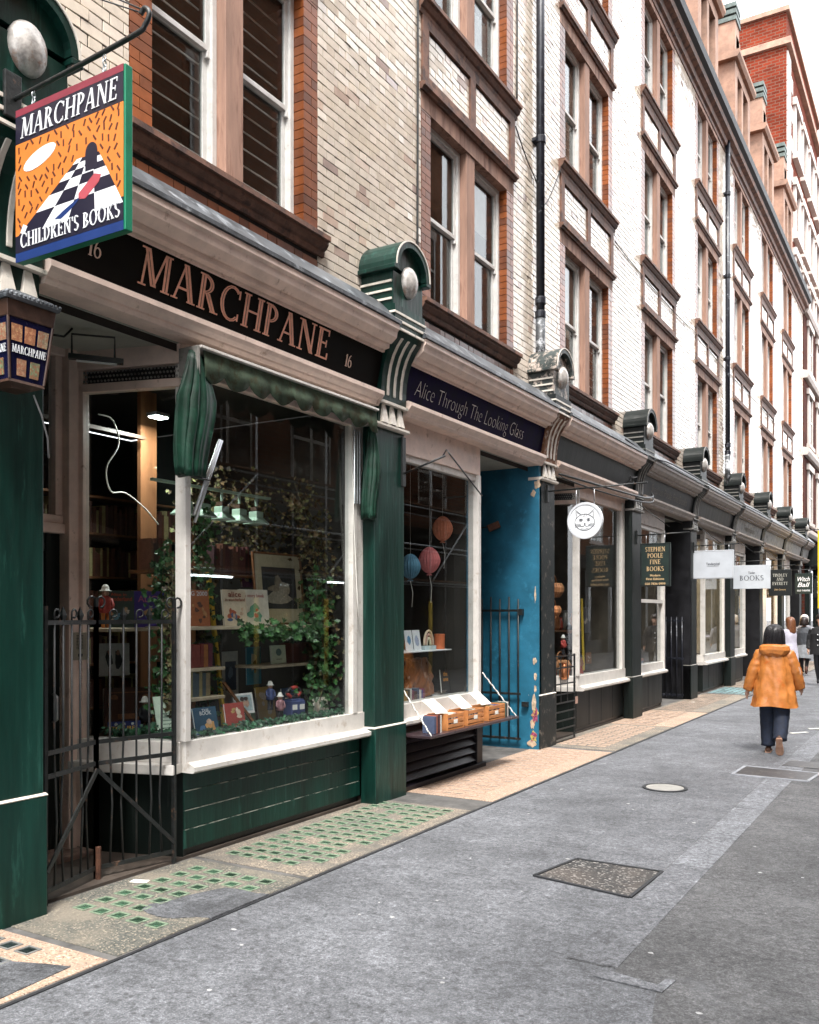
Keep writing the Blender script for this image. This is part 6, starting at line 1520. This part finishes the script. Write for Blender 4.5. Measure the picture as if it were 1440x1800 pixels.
def balloon(lab, x, y, z, r, m, m2):
    t_ = thing('paper_balloon', lab, 'balloon', (x, y, z), 'paper balloons in the second window', False)
    q = MB(); n = 40; rings = []
    for j in range(15):
        k = j/14; th = math.pi*k; rr = r*math.sin(th)*(1-.16*math.cos(th) if k < .5 else 1-.30*(k-.5)) if 0 < j < 14 else .006
        zz = r*1.25*math.cos(th)
        rings.append([(rr*(1+.05*math.cos(20*2*math.pi*i/n))*math.cos(2*math.pi*i/n), rr*(1+.05*math.cos(20*2*math.pi*i/n))*math.sin(2*math.pi*i/n), zz) for i in range(n)])
    q.loft(rings); q.build('honeycomb', m, t_)
    q = MB(); q.loft([[(a*math.cos(2*math.pi*i/8), a*math.sin(2*math.pi*i/8), z_) for i in range(8)] for a, z_ in ((.01, -r*1.23), (.035, -r*1.4), (.03, -r*1.42))]); q.build('neck', m, t_)
    MB().tube([(0, 0, -r*1.4), (.02, .02, -r*2.6), (-.01, .05, -r*4)], .003, 4).build('string', m2, t_); MB().tube([(0, 0, r*1.25), (0, 0, 3.6-z)], .0015, 4).build('thread', paper, t_)
balloon('salmon paper balloon, highest in the second window', -.5, 9.15, 2.74, .115, pm('salmon paper', (.80, .28, .16), .7, .15, 20), paper); balloon('pink paper balloon in the second window', -.5, 8.84, 2.36, .12, pm('pink paper', (.75, .22, .22), .7, .15, 20), paper); balloon('blue paper balloon beside the green pilaster', -.5, 8.42, 2.27, .11, pm('blue paper', (.10, .26, .38), .7, .15, 20), paper)
shelf('thin glass-fronted shelf of small gifts in the second window', -.62, -.30, 7.75, 9.0, 1.36, s_white, .012)
face_book('white greeting card on the gift shelf', -.42, 8.28, 1.362, .13, .22, s_white, -.1, .15, th=.006, name='greeting_card', cat='card', art=[((.12, .3, .5), [blob(0, .5, .25, .2)])]); face_book('second white greeting card on the gift shelf', -.42, 8.45, 1.362, .13, .22, s_white, -.1, .15, th=.006, name='greeting_card', cat='card', art=[((.4, .45, .6), [blob(0, .5, .3, .25)])])
rb_ = thing('rainbow_toy', 'small pale wooden rainbow toy on the gift shelf', 'toy', (-.42, 8.68, 1.36), None, False)
for i, c in enumerate(((.7, .55, .4), (.6, .35, .28), (.72, .66, .5))):
    MB().tube([(0, (.10-.03*i)*math.cos(math.pi*j/12), .05+(.16-.04*i)*math.sin(math.pi*j/12)) for j in range(13)], .013, 7).build('arc', pm('rainbow %d' % i, c, .6), rb_, True)
MB().box(-.03, .03, -.12, .12, 0, .045).build('base', pm('rainbow base', (.5, .6, .62), .6), rb_)
tn = thing('gift_tin', 'orange tin at the end of the gift shelf', 'tin', (-.42, 8.93, 1.36), None, False)
MB().tube([(0, 0, 0), (0, 0, .15)], .06, 16).build('body', pm('orange tin', (.62, .17, .07), .4, .2), tn); MB().tube([(0, 0, .15), (0, 0, .17)], .064, 16).build('lid', pm('orange tin', (.6, .2, .1)), tn)
bg_ = thing('paper_bag', 'crumpled shiny brown paper bag under the gift shelf', 'bag', (-.45, 8.45, .86))
q = MB(); rings = []
for j in range(9):
    k = j/8; ring = []
    for i in range(30):
        t = 2*math.pi*i/30; ex = 1/(abs(math.cos(t))**4+abs(math.sin(t))**4)**.25
        w = 1+.10*math.sin(5*t+4*k)+.10*random.uniform(-1, 1); ring.append((-.45+.12*(1-.6*k)*math.cos(t)*ex*w, 8.45+.03*math.sin(k*3)+.29*(1-.35*k)*math.sin(t)*ex*w, .862+.40*k+.02*math.sin(3*t)))
    rings.append(ring)
q.loft(rings); q.build('bag', pm('shiny brown paper', (.22, .085, .035), .3, .4, 8, .3, 14, (.36, .17, .07), .3, 9), bg_)
face_book('small black book with orange title beside the paper bag', -.36, 8.98, .862, .16, .27, black_paint, -.1, .1, title=[('the', .72, .05, .5), ('one', .5, .05, .6)], tcol=pm('amber print', (.7, .3, .05), .5))
row(12, -.28, 7.85, .7425+.10, (.10, .14), .1, 'little book in the low row at the second window sill', 'little books at the second window sill', tr=(.03, .05))
MB().box(-1.2, -.24, 7.6, 9.2, .742, .84).build('display_step', s_white, s1)
face_book('dark framed picture on the back wall of the second shop', -1.3, 8.7, 2.75, .7, .85, cov('dim print', (.10, .05, .04)), 0, 0, frame=black_paint, name='framed_print', cat='picture', art=[((.22, .12, .08), scatter(9, -.35, .35, .1, .9, .08))])
MB().box(-1.36, -1.33, 7.5, 9.1, 2.7, 3.65).build('back_panel', pm('tan panel', (.30, .16, .10), .8, .2, 4), s1)
# third window: baskets, posters, puppets
def basket(lab, x, y, z, r, m):
    t_ = thing('basket', lab, 'basket', (x, y, z), None, False)
    q = MB(); q.loft([[(rr*r*(1+.03*math.cos(24*2*math.pi*i/48))*math.cos(2*math.pi*i/48), rr*r*(1+.03*math.cos(24*2*math.pi*i/48))*math.sin(2*math.pi*i/48), zz*r) for i in range(48)] for rr, zz in ((.6, 0), (.95, .5), (1, .9), (.8, 1.3), (.72, 1.32))]); q.build('weave', m, t_)
    MB().tube([(0, r*.8*math.cos(math.pi*i/10), r*1.3+r*.8*math.sin(math.pi*i/10)) for i in range(11)], .01, 5).build('handle', m, t_, True)
wick = pm('wicker', (.38, .17, .07), .7, .35, 40)
basket('wicker basket hanging high in the third window', -.5, 12.55, 2.0, .16, wick); basket('orange basket behind the third window post', -.5, 12.55, 1.72, .12, pm('orange wicker', (.6, .25, .1), .7, .3, 40)); basket('low basket of trinkets in the third window', -.45, 12.7, .86, .16, wick)
MB().tube([(-.5, 12.55, 2.2), (-.5, 12.55, 3.6)], .003, 4).build('thread', paper, SH[2][0])
for i, (y, z, w, h, c, lab) in enumerate(((14.0, 1.45, .22, .42, (.06, .05, .05), 'dark photo poster inside the third window'), (13.55, 1.6, .2, .26, (.10, .08, .07), 'small dark card inside the third window'), (14.1, .95, .2, .18, (.25, .12, .06), 'brown postcard low in the third window'))):
    face_book(lab, -.5, y, z, w, h, cov('c%d' % i, c), -.1, .03, th=.006, name='poster', cat='poster', art=[((.5, .42, .35), scatter(5, -.3, .3, .15, .85, .1))])
figurine('dark puppet with black coat in the third window', -.5, 13.2, 1.05, .55, toyk, toyk, toyk); figurine('small red puppet at the third window post', -.4, 12.7, 1.15, .3, toyr, toyk, toyw); figurine('brown puppet on the sill of the third window', -.35, 13.3, .86, .28, pm('toy brown', (.3, .13, .07), .5), toyk, toyk)
for i, y in enumerate((13.45, 13.72)): tag(MB().obox((-.45, y, .86), (-.5, y+.05, 2.0), .05, .02).build('bamboo_pole', pad), ['yellow pole inside the third window', 'second yellow pole, nearer the passage, inside the third window'][i], 'pole')  # solid bars added for the yellow scaffold padding mirrored in the glass
# more stock in the first window
sw_cols = [(.30, .05, .04), (.06, .11, .20), (.45, .32, .12), (.10, .18, .11), (.50, .46, .38), (.22, .10, .20)]
for i, (x, y, z, w_, h_, lab) in enumerate(((-.30, 5.42, .805, .19, .25, 'red picture book leaning beside the dark blue annual'), (-.62, 6.55, .805, .22, .28, 'dark blue picture book leaning under the corner shelf'), (-.72, 6.30, .805, .2, .3, 'ochre picture book leaning under the corner shelf'), (-.66, 5.95, .805, .2, .26, 'green picture book low behind the small photograph'), (-.33, 6.60, .805, .17, .2, 'cream picture book beside the trailing ivy'), (-.95, 6.35, 2.0, .22, .3, 'plum picture book high behind the framed print'))):
    face_book(lab, x, y, z, w_, h_, cov('stock %d' % i, sw_cols[i]), -.15, .2, art=[((.62, .52, .40), scatter(4, -.3, .3, .2, .8, .11)), (sw_cols[(i+2) % 6], scatter(4, -.3, .3, .2, .8, .08))])
row(9, -.86, 5.05, 2.102, (.2, .27), .15, 'spine on the high shelf behind the mosaic book', 'books on the high shelf', pal=brownp+oldp)
shelf('high dark shelf behind the mosaic patterned book', -1.06, -.84, 5.0, 6.6, 2.10, wood_brown)
row(22, -.86, 5.75, 2.102, (.18, .26), .15, 'spine on the high shelf behind the framed print', 'books on the high shelf behind the print', pal=brownp+oldp+bmats[:4])
bookcase('dark bookcase at the back of the first shop', -2.2, 4.9, 6.9, [.9, 1.3, 1.7, 2.1, 2.5], 'bookcase at the back of the first shop')
for i, (x, y, z) in enumerate(((-.35, 5.6, .84), (-.32, 6.25, .84))): book(['maroon book lying flat in front of the small photograph', 'grey book lying flat in front of the figures'][i], (x, y, z-.02), .03, .2, .16, bmats[[3, 1][i]], 0, math.pi/2)
# trinkets in the third window
def jar(lab, x, y, z, prof, m, grp):
    t_ = thing('trinket', lab, 'trinket', (x, y, z), grp, False)
    MB().loft([[(r*math.cos(2*math.pi*i/16), r*math.sin(2*math.pi*i/16), h) for i in range(16)] for r, h in prof]).build('body', m, t_, True); MB().tube([(0, 0, prof[-1][1]), (0, 0, prof[-1][1]+.02)], prof[-1][0]*1.15, 12).build('lid', m, t_)
cop = pm('copper', (.55, .22, .10), .3, .25, 12, metal=.8); tinm = pm('old tin', (.35, .33, .30), .4, .3, 12, metal=.6); redm = pm('red enamel', (.35, .05, .03), .35, .2)
for i in range(11):
    x, y = -.30-.07*(i % 4), 12.48+.085*i; k = random.uniform(.7, 1.25)
    jar('small copper, tin or red pot among the trinkets low in the third window', x, y, .80, [(.035*k, 0), (.06*k, .04), (.062*k, .10*k), (.03*k, .16*k), (.034*k, .19*k)], [cop, tinm, redm][i % 3], 'trinkets in the third window')
shelf('dark shelf of trinkets across the back of the third window', -.95, -.7, 12.5, 14.4, 1.50, wood_brown)
for i in range(9):
    k = random.uniform(.8, 1.5); jar('pot on the back shelf of the third window', -.82, 12.65+.2*i, 1.502, [(.04*k, 0), (.06*k, .05), (.05*k, .14*k), (.03*k, .2*k)], [cop, redm, tinm, wick][i % 4], 'pots on the back shelf of the third window')
row(16, -.72, 12.7, 1.102, (.18, .26), .16, 'spine on the low back shelf of the third window', 'books in the third window'); shelf('low shelf of books across the back of the third window', -.95, -.7, 12.5, 14.4, 1.10, wood_brown)
row(18, -.55, 15.5, .742, (.2, .3), .18, 'spine standing on the floor of the fourth window', 'books in the fourth window'); shelf('shelf of books in the fourth window', -.8, -.55, 15.4, 17.0, 1.35, wood_brown); row(20, -.57, 15.5, 1.352, (.2, .28), .18, 'spine on the shelf of the fourth window', 'books on the fourth window shelf')
# further windows
q = MB(); rings = [[(.17*r*math.cos(2*math.pi*i/24)*(1+.06*math.cos(8*2*math.pi*i/24)), .17*r*math.sin(2*math.pi*i/24)*(1+.06*math.cos(8*2*math.pi*i/24)), z) for i in range(24)] for r, z in ((.2, 0), (.8, .04), (1, .14), (.8, .24), (.2, .28))]
q.loft(rings); o = tag(q.build('paper_lantern', pm('orange paper', (.75, .26, .06), .7, .15, 10), None, True), 'orange paper lantern in the window under the gold-lettered sign', 'lantern'); o.location = (-.4, 16.0, 2.05)
MB().box(-.19, -.11, 15.4, 17.1, 1.96, 2.02).build('sash_rail', offwhite, SH[3][0])
for i in range(4): book('dark book in the flat pile in the fourth window', (-.3, 16.5, .80+i*.04), .038, .28, .2, bmats[i+2], 0, math.pi/2, 'flat pile of books in the fourth window')
face_book('white notice propped in the gallery window', -.5, 20.9, 1.15, .55, .5, s_white, -.2, .25, th=.01, name='notice_board', cat='notice'); 
ch_ = thing('wooden_chair', 'small brown wooden chair in the gallery window', 'chair', (-.7, 21.2, .8), None, False)
MB().box(-.2, .2, -.22, .22, .34, .37).build('seat', wood_brown, ch_); MB().box(-.2, -.17, -.22, .22, .5, .75).build('backrest', wood_brown, ch_)
for sx in (-1, 1):
    for sy in (-1, 1): MB().box(sx*.18-.015, sx*.18+.015, sy*.2-.015, sy*.2+.015, 0, .34 if sx > 0 else .75).build('leg', wood_brown, ch_)
warm_l = pm('warm bulb', (1, .7, .4), .5, 0, emit=(1, .62, .28), es=25)
bl_pos = [(-.5, 28.2, 2.3), (-.6, 28.6, 2.0), (-.45, 28.9, 2.5), (-.7, 29.3, 1.7), (-.5, 29.6, 2.2)]
for i, p in enumerate(bl_pos):
    t_ = thing('bulb', ['warm bulb, nearest in the far lit window', 'second warm bulb in the far lit window', 'highest warm bulb in the far lit window', 'lowest warm bulb in the far lit window', 'last warm bulb in the far lit window'][i], 'bulb', p, 'warm bulbs in the far window')
    MB().sph(p, .06, 12, 8).build('glass', warm_l, t_, True); MB().tube([(p[0], p[1], p[2]+.05), (p[0], p[1], 3.65)], .006, 4).build('flex', iron, t_)
for k, nm in ((4, 'gallery'), (6, 'far lit shop')):
    t_ = thing('ceiling_lamp', 'lit ceiling panel inside the %s' % nm, 'lamp', (-1.8, PC[k]+2, 3.6))
    MB().box(-2.2, -1.4, PC[k]+1.2, PC[k]+2.9, 3.62, 3.65).build('diffuser', pm('lit ceiling %s' % nm, (1, .9, .7), .5, 0, emit=(1, .9, .7) if k == 4 else (1, .66, .35), es=5), t_)
for k in (5, 7): face_book('framed poster in the window of %s' % ('the pale fascia shop' if k == 5 else 'the farthest window bay'), -.5, PC[k]+1.1, 1.2, .5, .8, cov('far %d' % k, (.5, .48, .42)), -.1, .05, name='poster', cat='poster', art=[((.10, .11, .13), scatter(6, -.3, .3, .2, .8, .12))])
from mathutils import noise as mnoise
# ------------------------------------------------------------------ people
def skin_body(parent, verts, edges, radii, root, zones, mats_):
    """one continuous body grown over a skeleton; zones(z_local, x, y) -> material index"""
    me = bpy.data.meshes.new('body'); me.from_pydata(verts, edges, []); o = bpy.data.objects.new('body_tmp', me); COL.objects.link(o)
    md = o.modifiers.new('skin', 'SKIN'); md.use_smooth_shade = True
    sv = me.skin_vertices[0].data
    for i, r in enumerate(radii): sv[i].radius = (r, r) if not isinstance(r, tuple) else r; sv[i].use_root = (i == root)
    sd_ = o.modifiers.new('sub', 'SUBSURF'); sd_.levels = 2; sd_.render_levels = 2
    dg = bpy.context.evaluated_depsgraph_get(); dg.update()
    m2 = bpy.data.meshes.new_from_object(o.evaluated_get(dg)); bpy.data.objects.remove(o); bpy.data.meshes.remove(me)
    m2.materials.clear()
    for q in mats_: m2.materials.append(q)
    for p in m2.polygons: p.material_index = zones(p.center); p.use_smooth = True
    return link('body', m2, parent)
def person(lab, loc, rz, h, skin, leg, shoe, hair, stride=1., coat=None, arms=None, group=None, hairlen=.16, sole=None):
    t_ = thing('person', lab, 'person', loc, group, False, rz); t_.scale = (h/1.62,)*3
    V = []; E_ = []; Rr = []
    def v(p, r, par=None):
        V.append(p); Rr.append(r)
        if par is not None: E_.append((par, len(V)-1))
        return len(V)-1
    s = stride
    pel = v((0, 0, .88), (.135, .105)); sp1 = v((0, 0, 1.02), (.12, .095), pel); ch = v((0, .0, 1.22), (.145, .10), sp1); nk = v((0, -.0, 1.37), .05, ch); jaw = v((0, .03, 1.43), (.058, .065), nk); sk = v((0, .015, 1.52), (.078, .09), jaw); top = v((0, .005, 1.58), (.06, .068), sk)
    nose = v((0, .118, 1.485), .012, jaw)
    for sx in (-1, 1): v((sx*.085, .01, 1.50), .014, sk)
    # planted leg (left) and trailing leg (right)
    for sx, kn, an, to in ((-1, (-.085, .10*s, .47), (-.075, .05*s, .075), (-.085, .05*s+.15, .035)), (1, (.085, -.02*s, .47), (.075, -.28*s, .075+.16*s), (.08, -.28*s+(.15 if s < .3 else .06), .035+.03*s))):
        hp = v((sx*.085, 0, .82), (.088, .09), pel); k_ = v(kn, .060, hp); a_ = v(an, .042, k_); m_ = v(tuple(an[i]*.5+to[i]*.5 for i in range(3)), (.04, .034), a_); v(to, (.038, .026), m_)
    A = arms or [((-.24, -.02, 1.05), (-.25, .06, .84)), ((.24, -.02, 1.05), (.25, .06, .84))]
    for sx, (el, wr) in zip((-1, 1), A):
        shd = v((sx*.165, 0, 1.305), .058, ch); e_ = v(el, .042, shd); w_ = v(wr, .028, e_)
        d = (Vector(wr)-Vector(el)).normalized(); pm0 = Vector(wr)+d*.055; pa = v(tuple(pm0), (.034, .02), w_)
        side = d.cross(Vector((1, 0, 0))).normalized()
        for j, (off, ln_) in enumerate(((-.027, .065), (-.009, .078), (.009, .074), (.027, .058))):
            f1 = pm0+side*off+d*.03; f2 = f1+d*ln_*.55+Vector((-sx*.012, 0, 0)); i1 = v(tuple(f1), .0095, pa); v(tuple(f2), .0085, i1)
        th_ = v(tuple(Vector(wr)+d*.03+side*-.04), .011, w_); v(tuple(Vector(wr)+d*.065+side*-.055+Vector((-sx*.01, 0, 0))), .009, th_)
    def zone(c):
        if c.z < .13 or (c.y < -.2*s and c.z < .26 and s > .3): return 2
        if c.z < .95 and abs(c.x) < .2: return 1
        if c.z < 1.34 and c.z > .9 and abs(c.x) < .235: return 3
        return 0
    skin_body(t_, V, E_, Rr, pel, zone, [skin, leg, shoe, coat[1] if coat else leg])
    # hair
    q = MB(); rings = []
    n = 44
    bw = .010 if hairlen > .1 else 0.
    for k, (z, rx, ry, dy) in enumerate(((1.662, .012, .012, -.012), (1.656, .045, .05, -.012), (1.638, .078, .085, -.012), (1.605, .102, .112, -.014), (1.56, .114+bw*.3, .122, -.018), (1.50, .118+bw*.6, .122, -.026), (1.48-hairlen*.4, .122+bw, .115, -.034), (1.48-hairlen*.8, .122+bw, .10, -.042), (1.48-hairlen, .110+bw, .085, -.045), (1.475-hairlen, .06, .05, -.045))):
        ring = []
        for i in range(n):
            a = 2*math.pi*i/n; fr = math.sin(a)       # fr>0: towards the face
            kx = 1+.012*math.sin(13*a+k*.4)+.012*math.sin(23*a)+.03*mnoise.noise(Vector((math.cos(a)*3, math.sin(a)*3, z*4)))
            y = dy+ry*math.sin(a)*kx
            if fr > 0 and z < 1.56: y = dy+ry*.35*fr
            ring.append((rx*math.cos(a)*kx, y, z+.006*math.sin(6*a+k)))
        rings.append(ring)
    q.loft(rings); q.build('hair', hair, t_, True)
    return t_, A
from mathutils import noise as mnoise
def ridge(x, y, z, o=0):
    """sharp creases: ridged noise, two octaves"""
    a = 1-2.2*abs(mnoise.noise(Vector((x+o, y, z)))); b = 1-2.2*abs(mnoise.noise(Vector((2.1*x+o+7, 2.1*y, 2.1*z))))
    return a+.45*b
def garment(t_, name, m, prof, folds=.02, n=84, seed=0, bottom=True, hang=1.):
    """prof: list of (z, rx, ry, dx, dy)"""
    rd = random.Random(seed); ph = [rd.uniform(0, 6) for _ in range(6)]; rings = []; m_ = 40
    for j in range(m_+1):
        k = j/m_*(len(prof)-1); i0 = min(int(k), len(prof)-2); f = k-i0
        z, rx, ry, dx, dy = [a+(b-a)*f for a, b in zip(prof[i0], prof[i0+1])]; kk = j/m_; ring = []
        for i in range(n):
            a = 2*math.pi*i/n; cx_, sy_ = math.cos(a), math.sin(a)
            w = 1+folds*hang*kk*(math.sin(6*a+ph[0]+1.2*kk)+.6*math.sin(11*a+ph[1]-1.5*kk))+folds*1.1*ridge(cx_*2.2+z*1.2, sy_*2.2-z*.8, z*5, seed*3.1)
            ring.append((dx+rx*cx_*w, dy+ry*sy_*w, z+.012*math.sin(3*a+ph[4])*kk))
        rings.append(ring)
    q = MB(); q.loft(rings, False)
    if bottom:
        inner = [(p[0]*.97, p[1]*.97, p[2]+.004) for p in rings[-1]]; inner2 = [(p[0]*.9, p[1]*.9, p[2]+.12) for p in rings[-1]]; q.loft([rings[-1], inner, inner2], False)
    return q.build(name, m, t_, True)
def sleeve(t_, m, sh, el, wr, r0, r1, r2, name='sleeve', seed=1, amp=.13):
    sh, el, wr = Vector(sh), Vector(el), Vector(wr); rings = []; N_ = 26; n = 22
    d0 = (wr-sh).normalized(); u = d0.cross(Vector((0, 1, 0))).normalized(); v_ = d0.cross(u)
    for j in range(N_+1):
        k = j/N_; t = k; p = sh*(1-t)**2+el*2*t*(1-t)+wr*t*t; p = p*.6+(sh.lerp(el, k*2) if k < .5 else el.lerp(wr, k*2-1))*.4
        r = r0+(r1-r0)*k*2 if k < .5 else r1+(r2-r1)*(k*2-1)
        if j == 0: r *= .6
        rings.append([tuple(p+(u*math.cos(a)+v_*math.sin(a))*r*(1+amp*ridge(math.cos(a)*1.3, math.sin(a)*1.3+k*2, k*7, seed*2.7))) for a in [2*math.pi*i/n for i in range(n)]])
    MB().loft(rings).build(name, m, t_, True)
def shoe(t_, heel, toe, up, m, sole_m):
    heel, toe, up = Vector(heel), Vector(toe), Vector(up).normalized(); d = (toe-heel).normalized(); s_ = d.cross(up).normalized(); L_ = .25
    rings = []; so_ = []
    for k, w_, hh in ((0, .028, .05), (.06, .036, .07), (.3, .034, .075), (.55, .042, .06), (.8, .045, .045), (.95, .034, .035), (1, .015, .02)):
        c = heel+d*L_*k; rings.append([tuple(c+s_*w_*math.cos(a)+up*(hh*.5+hh*.5*math.sin(a)) if math.sin(a) > 0 else c+s_*w_*math.cos(a)+up*(hh*.5+hh*.42*math.sin(a))) for a in [2*math.pi*i/14 for i in range(14)]])
        so_.append([tuple(c+s_*w_*1.08*x+up*y) for x, y in ((-1, -.006), (1, -.006), (1, .016), (-1, .016))])
    MB().loft(rings).build('shoe', m, t_, True); MB().loft(so_).build('sole', sole_m, t_, bevel=.004)
skin_m = pm('skin', (.50, .30, .22), .5, .1, 10); hair_black = pm('black hair', (.008, .006, .008), .35, .5, 40, .3, 90); hair_brown = pm('auburn hair', (.16, .06, .025), .4, .4, 40, .3, 90); hair_white = pm('white hair', (.6, .57, .53), .5, .2, 40); hair_dark = pm('dark brown hair', (.022, .014, .012), .4, .4, 40, .3, 90)
denim = pm('dark denim', (.010, .016, .034), .8, .35, 18, .3, 40); shoe_tan = pm('tan shoe', (.12, .055, .03), .6, .2, 20)
orange_c = pm('orange waxed cloth', (.52, .185, .042), .40, .2, 7, .8, 9, (.50, .13, .018), .22, 8)
w, A = person('person in a loose orange hooded jacket and dark jeans walking away', (2.63, 12.15, .002), R(5), 1.58, skin_m, denim, shoe_tan, hair_black, 1.0, coat=(orange_c, orange_c), arms=[((-.29, -.03, 1.04), (-.33, .03, .80)), ((.29, -.03, 1.05), (.31, .08, .86))])
garment(w, 'jacket', orange_c, [(1.385, .07, .065, 0, 0), (1.35, .12, .085, 0, -.005), (1.315, .17, .11, 0, -.01), (1.25, .19, .125, 0, -.015), (1.10, .198, .13, 0, -.02), (.92, .218, .142, 0, -.025), (.74, .242, .158, 0, -.03), (.605, .265, .172, 0, -.035)], .055, seed=4)
sleeve(w, orange_c, (-.145, -.005, 1.325), (-.265, -.03, 1.05), (-.325, .03, .80), .074, .068, .06, seed=2); sleeve(w, orange_c, (.145, -.005, 1.325), (.265, -.03, 1.06), (.30, .08, .83), .074, .068, .06, seed=5)
garment(w, 'hood', orange_c, [(1.40, .085, .075, 0, -.03), (1.41, .13, .10, 0, -.05), (1.385, .175, .125, 0, -.06), (1.335, .185, .125, 0, -.065), (1.285, .15, .105, 0, -.075), (1.245, .07, .07, 0, -.08)], .035, seed=8, bottom=False, hang=.4)
q = MB()
for i in range(110):
    a = random.uniform(math.pi*.95, 2.05*math.pi) if i % 4 else random.uniform(0, 2*math.pi); j = random.uniform(.95, 1.06); ln = random.uniform(-.02, .05)
    pts = [(.02*math.cos(a), -.012+.02*math.sin(a), 1.664), (.085*j*math.cos(a), -.012+.092*j*math.sin(a), 1.632), (.117*j*math.cos(a), -.018+.125*j*math.sin(a), 1.55), (.126*j*math.cos(a), -.03+.118*j*math.sin(a), 1.44), (.13*j*math.cos(a+.1), -.042+.10*j*math.sin(a+.1), 1.335-ln), (.115*j*math.cos(a+.2), -.045+.085*j*math.sin(a+.2), 1.30-ln)]
    if math.sin(a) > .3: pts = pts[:3]
    q.tube(smooth(pts, 3), [.004]*(3*(len(pts)-1))+[.001], 4)
q.build('hair_strands', hair_black, w, True)['kind'] = 'stuff'
for sx, pts in ((-1, [(-.085, 0, .86), (-.088, .08, .48), (-.080, .05, .09)]), (1, [(.085, 0, .86), (.09, .0, .48), (.078, -.24, .20)])):
    sleeve(w, denim, *pts, .112, .092, .080, 'trouser_leg', seed=11+sx, amp=.07)
sole_m = pm('pale tan sole', (.42, .24, .16), .7, .2, 20)
shoe(w, (-.078, -.005, .0), (-.085, .2, .0), (0, 0, 1), shoe_tan, sole_m); shoe(w, (.076, -.375, .235), (.08, -.27, .02), (0, .9, .42), shoe_tan, sole_m)
lil = pm('lavender grey coat', (.46, .44, .52), .8, .12, 10, .2, 20); w2, A2 = person('person with auburn hair in a long pale lavender coat, facing the shops', (1.02, 25.0, .004), R(60), 1.64, skin_m, denim, toyk, hair_brown, .1, coat=(lil, lil), arms=[((-.2, .1, 1.08), (-.10, .26, 1.10)), ((.2, .1, 1.08), (.10, .26, 1.12))], hairlen=.26)
garment(w2, 'coat', lil, [(1.37, .07, .065, 0, 0), (1.33, .17, .11, 0, 0), (1.2, .20, .14, 0, 0), (1.0, .19, .14, 0, 0), (.7, .23, .18, 0, 0), (.32, .26, .21, 0, 0)], .025, seed=3); sleeve(w2, lil, (-.16, 0, 1.3), (-.2, .1, 1.08), (-.12, .24, 1.10), .07, .06, .05); sleeve(w2, lil, (.16, 0, 1.3), (.2, .1, 1.08), (.12, .24, 1.12), .07, .06, .05)
vest = pm('dark quilted vest', (.05, .055, .065), .7, .3, 20, .4, 30); gsk = pm('grey flared skirt', (.20, .21, .225), .85, .15, 12, .2, 25); w3, A3 = person('person in a dark vest and grey flared skirt walking away', (1.0, 27.9, .004), R(-5), 1.64, skin_m, pm('black tights', (.03, .028, .03), .8), pm('brown boots', (.10, .045, .03), .5), hair_dark, .45, coat=(vest, vest), hairlen=.06)
garment(w3, 'vest', vest, [(1.38, .07, .065, 0, 0), (1.33, .17, .11, 0, 0), (1.2, .215, .15, 0, 0), (1.05, .20, .145, 0, 0), (.86, .21, .15, 0, 0)], .02, seed=6); garment(w3, 'skirt', gsk, [(.92, .17, .13, 0, 0), (.8, .22, .17, 0, 0), (.62, .29, .23, 0, 0), (.50, .32, .25, 0, 0)], .035, seed=9)
greyk = pm('grey knit sleeve', (.22, .22, .24), .9, .1, 20)
for sx in (-1, 1): sleeve(w3, greyk, (sx*.165, 0, 1.3), (sx*.25, -.02, 1.05), (sx*.25, .06, .86), .065, .055, .042)
blk = pm('black wool coat', (.010, .010, .012), .8, .25, 14, .2, 30); w4, A4 = person('person in black at the picture edge, cut off by the frame', (1.86, 24.0, .002), R(175), 1.72, skin_m, toyk, toyk, hair_dark, .5, coat=(blk, blk), hairlen=.05)
garment(w4, 'coat', blk, [(1.37, .07, .065, 0, 0), (1.33, .18, .115, 0, 0), (1.2, .225, .155, 0, 0), (1.0, .215, .15, 0, 0), (.72, .235, .17, 0, 0)], .018, seed=5)
for sx in (-1, 1): sleeve(w4, blk, (sx*.17, 0, 1.3), (sx*.25, -.02, 1.05), (sx*.25, .06, .86), .07, .06, .046)
for j in range(3): MB().sph((.03, .165, 1.18-.12*j), .016, 8, 6).build('button', s_white, w4, True)
w5, A5 = person('white-haired person in grey mostly hidden behind the one in the vest', (.85, 29.2, .004), R(-10), 1.70, skin_m, toyk, toyk, hair_white, .3, coat=(greyk, greyk), hairlen=.05)
garment(w5, 'coat', greyk, [(1.37, .07, .065, 0, 0), (1.33, .18, .115, 0, 0), (1.2, .22, .155, 0, 0), (1.0, .21, .15, 0, 0), (.72, .23, .17, 0, 0)], .018, seed=7)
for sx in (-1, 1): sleeve(w5, greyk, (sx*.17, 0, 1.3), (sx*.25, -.02, 1.05), (sx*.25, .06, .86), .07, .06, .046)
